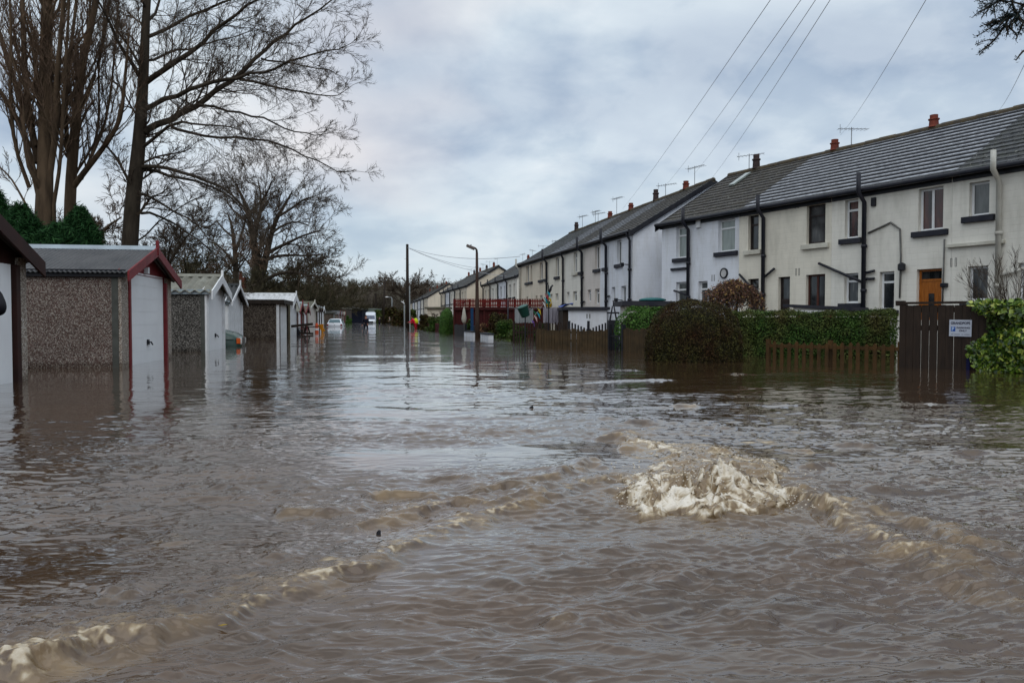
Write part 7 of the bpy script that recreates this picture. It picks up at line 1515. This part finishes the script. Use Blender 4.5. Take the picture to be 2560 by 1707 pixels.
def person(loc, rot, label, coat, legs, hair, lean=0.0, armL=None, armR=None, turn=0.0, h=1.74, hat=None, coat_len=.0, skirt=0.0):
    k = h / 1.74; t = thing('person', label, 'person', loc, rot); V_ = []; E_ = []; R_ = []
    def add(p, r_, par=None):
        V_.append(Vector(p) * k); R_.append(float(r_ * k)); 
        if par is not None: E_.append((par, len(V_) - 1))
        return len(V_) - 1
    ln = math.sin(lean); cs = math.cos(lean); up = lambda z, y=0: (0, ln * (z - .95) + y, .95 + cs * (z - .95))
    pel = add((0, 0, .95), .135); sp1 = add(up(1.10), .125, pel); ch = add(up(1.30), .145, sp1); nk = add(up(1.47), .058, ch); hd = add(up(1.56, .01), .082, nk); tp = add(up(1.66, .0), .085, hd); crown_ = add(up(1.72, -.005), .05, tp)
    nose_ = add(up(1.60, .105), .014, hd); 
    S_ = {}
    for s_, arm in ((-1, armL), (1, armR)):
        sh = add(Vector(up(1.40)) + Vector((s_ * .185, 0, 0)), .062, ch); el_, wr = arm or (Vector((s_ * .24, -.02, 1.12)), Vector((s_ * .25, .08, .88)))
        el_ = Vector(el_) + Vector((0, ln * .2, 0)); wr = Vector(wr) + Vector((0, ln * .15, 0)); e = add(el_, .045, sh); w_ = add(wr, .030, e); d = (wr - el_).normalized(); pm_ = add(wr + d * .07, .036, w_); sd_ = d.cross(Vector((0, 0, 1))); sd_ = (sd_ if sd_.length > .1 else Vector((0, 1, 0))).normalized(); dn = sd_.cross(d)
        for f_, ln_ in ((-1.5, .052), (-.5, .062), (.5, .058), (1.5, .045)):
            b1 = add(wr + d * .10 + sd_ * f_ * .018, .009, pm_); b2 = add(wr + d * (.10 + ln_ * .6) + sd_ * f_ * .019 + dn * .012, .008, b1); add(wr + d * (.10 + ln_) + sd_ * f_ * .018 + dn * .035, .007, b2)
        b1 = add(wr + d * .045 + sd_ * -.045, .010, pm_); add(wr + d * .085 + sd_ * -.055 + dn * .015, .009, b1)
        hp = add((s_ * .10, 0, .90), .105, pel); kn = add((s_ * .11, .03 * s_ + .02, .50), .062, hp); an = add((s_ * .11, .04 * s_ - .02, .09), .042, kn); add((s_ * .12, .04 * s_ + .13, .04), .035, an); S_[s_] = (sh, e, w_, hp, kn, an)
    skinned('body', V_, E_, R_, SKIN, t, pel)
    # coat
    cv = [V_[pel] + Vector((0, 0, -.02)), V_[sp1], V_[ch], V_[nk] - Vector((0, 0, .06))]; ce = [(0, 1), (1, 2), (2, 3)]; cr = [.165 * k, .155 * k, .175 * k, .075 * k]
    if skirt: cv.append(V_[pel] + Vector((0, 0, -skirt))); ce.append((0, 4)); cr.append(.20 * k)
    for s_ in (-1, 1):
        sh, e, w_, *_ = S_[s_]; b_ = len(cv); cv += [V_[sh], V_[e], V_[w_]]; ce += [(2, b_), (b_, b_ + 1), (b_ + 1, b_ + 2)]; cr += [.082 * k, .054 * k, .046 * k]
    skinned('coat', cv, ce, cr, coat, t, 0)
    tv = [V_[pel]]; te = []; tr_ = [.15 * k]
    for s_ in (-1, 1):
        _, _, _, hp, kn, an = S_[s_]; b_ = len(tv); tv += [V_[hp], V_[kn], V_[an]]; te += [(0, b_), (b_, b_ + 1), (b_ + 1, b_ + 2)]; tr_ += [.118 * k, .08 * k, .065 * k]
    skinned('trousers', tv, te, tr_, legs, t, 0)
    hc = (V_[hd] + V_[tp]) / 2 + Vector((0, -.012, .03)); m = MB(); m.ball(tuple(hc), (.098 * k, .11 * k, .115 * k), 16, 10)
    m.v = [(x, y - (.045 if (z < hc.z + .02 and y > hc.y) else 0), z) for x, y, z in m.v]; m.build('hair' if not hat else 'hood', hat or hair, t, smooth=True)
    for s_ in (-1, 1): m = MB(); m.ball(tuple(V_[hd] + Vector((s_ * .032, .078, .045)) * k), .011 * k, 8, 5); m.build('eye', EYEM, t)
    m = MB(); m.ball(tuple(V_[hd] + Vector((0, .083, -.025)) * k), (.022 * k, .008 * k, .006 * k), 8, 5); m.build('mouth', mat('lips', (0.35, 0.10, 0.09), bump=0), t)
    return t
DCOAT = mat('navy_black_coat', (0.010, 0.011, 0.022), (0.006, 0.007, 0.014), bump=.2, rough=.8); DTR = mat('dark_trousers', (0.012, 0.013, 0.020), bump=0); RCOAT = mat('bright_red_pink_coat', (0.72, 0.012, 0.055), (0.58, 0.01, 0.04), bump=.1, rough=.6); RTR = mat('red_overtrousers', (0.40, 0.015, 0.03), bump=0); GCOAT = mat('grey_beige_jacket', (0.22, 0.20, 0.18), (0.16, 0.145, 0.13), bump=.1); BLK = mat('black_coat', (0.004, 0.004, 0.006), (0.007, 0.006, 0.009), bump=.2, rough=.8)
p_ = onz(915, 820); person((p_.x, p_.y, GZ), R(180), 'person in a dark coat wading thigh-deep towards the camera near the white van', DCOAT, DTR, HAIRD, armL=((-.22, .02, 1.14), (-.20, .16, .96)), armR=((.27, -.04, 1.12), (.31, .06, .9)))
p_ = onz(1040, 821); tp_ = person((p_.x, p_.y, GZ), R(78), 'person in a bright red-pink coat leaning forward while wading by the tall pole', RCOAT, RTR, HAIRD, lean=.55, armL=((-.25, .25, 1.15), (-.26, .48, 1.10)), armR=((.25, .22, 1.10), (.22, .46, 1.02)), h=1.78)
BPM = mat('lime_yellow_backpack', (0.55, 0.62, 0.02), (0.45, 0.52, 0.02), bump=0, rough=.6); fwd = Vector((-math.sin(R(78)), math.cos(R(78)), 0))
bp = thing('backpack', 'lime yellow backpack on the back of the person in the red-pink coat', 'backpack', tuple(Vector((p_.x, p_.y, GZ + 1.0)) - fwd * .02), R(78)); m = MB(); m.lathe([(.08, -.02), (.16, .02), (.18, .22), (.16, .42), (.07, .50)], (0, -.12, .02), 14, Vector((0, .55, 1))); m.v = [(x, y * .9, z) for x, y, z in m.v]; m.build('bag', BPM, bp, smooth=True)
for s_ in (-1, 1): MB().tube([(s_ * .1, .15, .52), (s_ * .12, .36, .42), (s_ * .12, .22, .10)], .018, 6).build('strap', BLK, bp, smooth=True)
p_ = onz(949, 809); person((p_.x, p_.y, GZ), R(150), 'person in a dark jacket with raised hands just right of the white van', DCOAT, DTR, HAIRG, armL=((-.24, .1, 1.2), (-.12, .22, 1.32)), armR=((.24, .1, 1.2), (.12, .22, 1.3)), h=1.7)
p_ = onz(975, 809); person((p_.x, p_.y, GZ), R(100), 'person in a grey-beige jacket wading beyond the leaning telegraph pole', GCOAT, DTR, HAIRG, armL=((-.28, .08, 1.2), (-.24, .22, 1.05)), lean=.12)
ya = 7.2; p_ = Vector((xY(-113, ya), ya, GZ)); person(tuple(p_), R(-10), 'person in a long black coat cut off by the left edge, elbow raised', BLK, BLK, HAIRD, armR=((.47, .02, 1.44), (.16, .28, 1.60)), h=1.82, skirt=.42)
# small emblem of foam spray thrown up by the boil
gs = np.random.default_rng(5); m = MB(); 
for k in range(700):
    x = gs.uniform(.46, 1.30); y = 3.22 + abs(gs.normal()) * .22; z = .015 + gs.random() ** 2 * .17; r_ = gs.uniform(.0012, .0042); m.ball((x, y, z), (r_ * 1.3, r_, r_), 5, 4)
prop(m.build('spray', mat('foam_droplets', (0.62, 0.56, 0.47), rough=.3, bump=0), smooth=True), 'droplets of brown-white spray over the boiling water', 'spray', kind='stuff')

c_ = onz(557, 1574); m = MB(); m.prism([(-.012, 0, 0), (0, -.005, .001), (.013, 0, .003), (0, .006, .001)], (0, 0, .001)); o = m.build('floating_leaf', mat('yellow_leaf', (0.30, 0.20, 0.03), bump=0)); o.location = (c_.x, c_.y, .012); prop(o, 'single small yellow leaf floating in the left foreground below the wave crest', 'leaf')
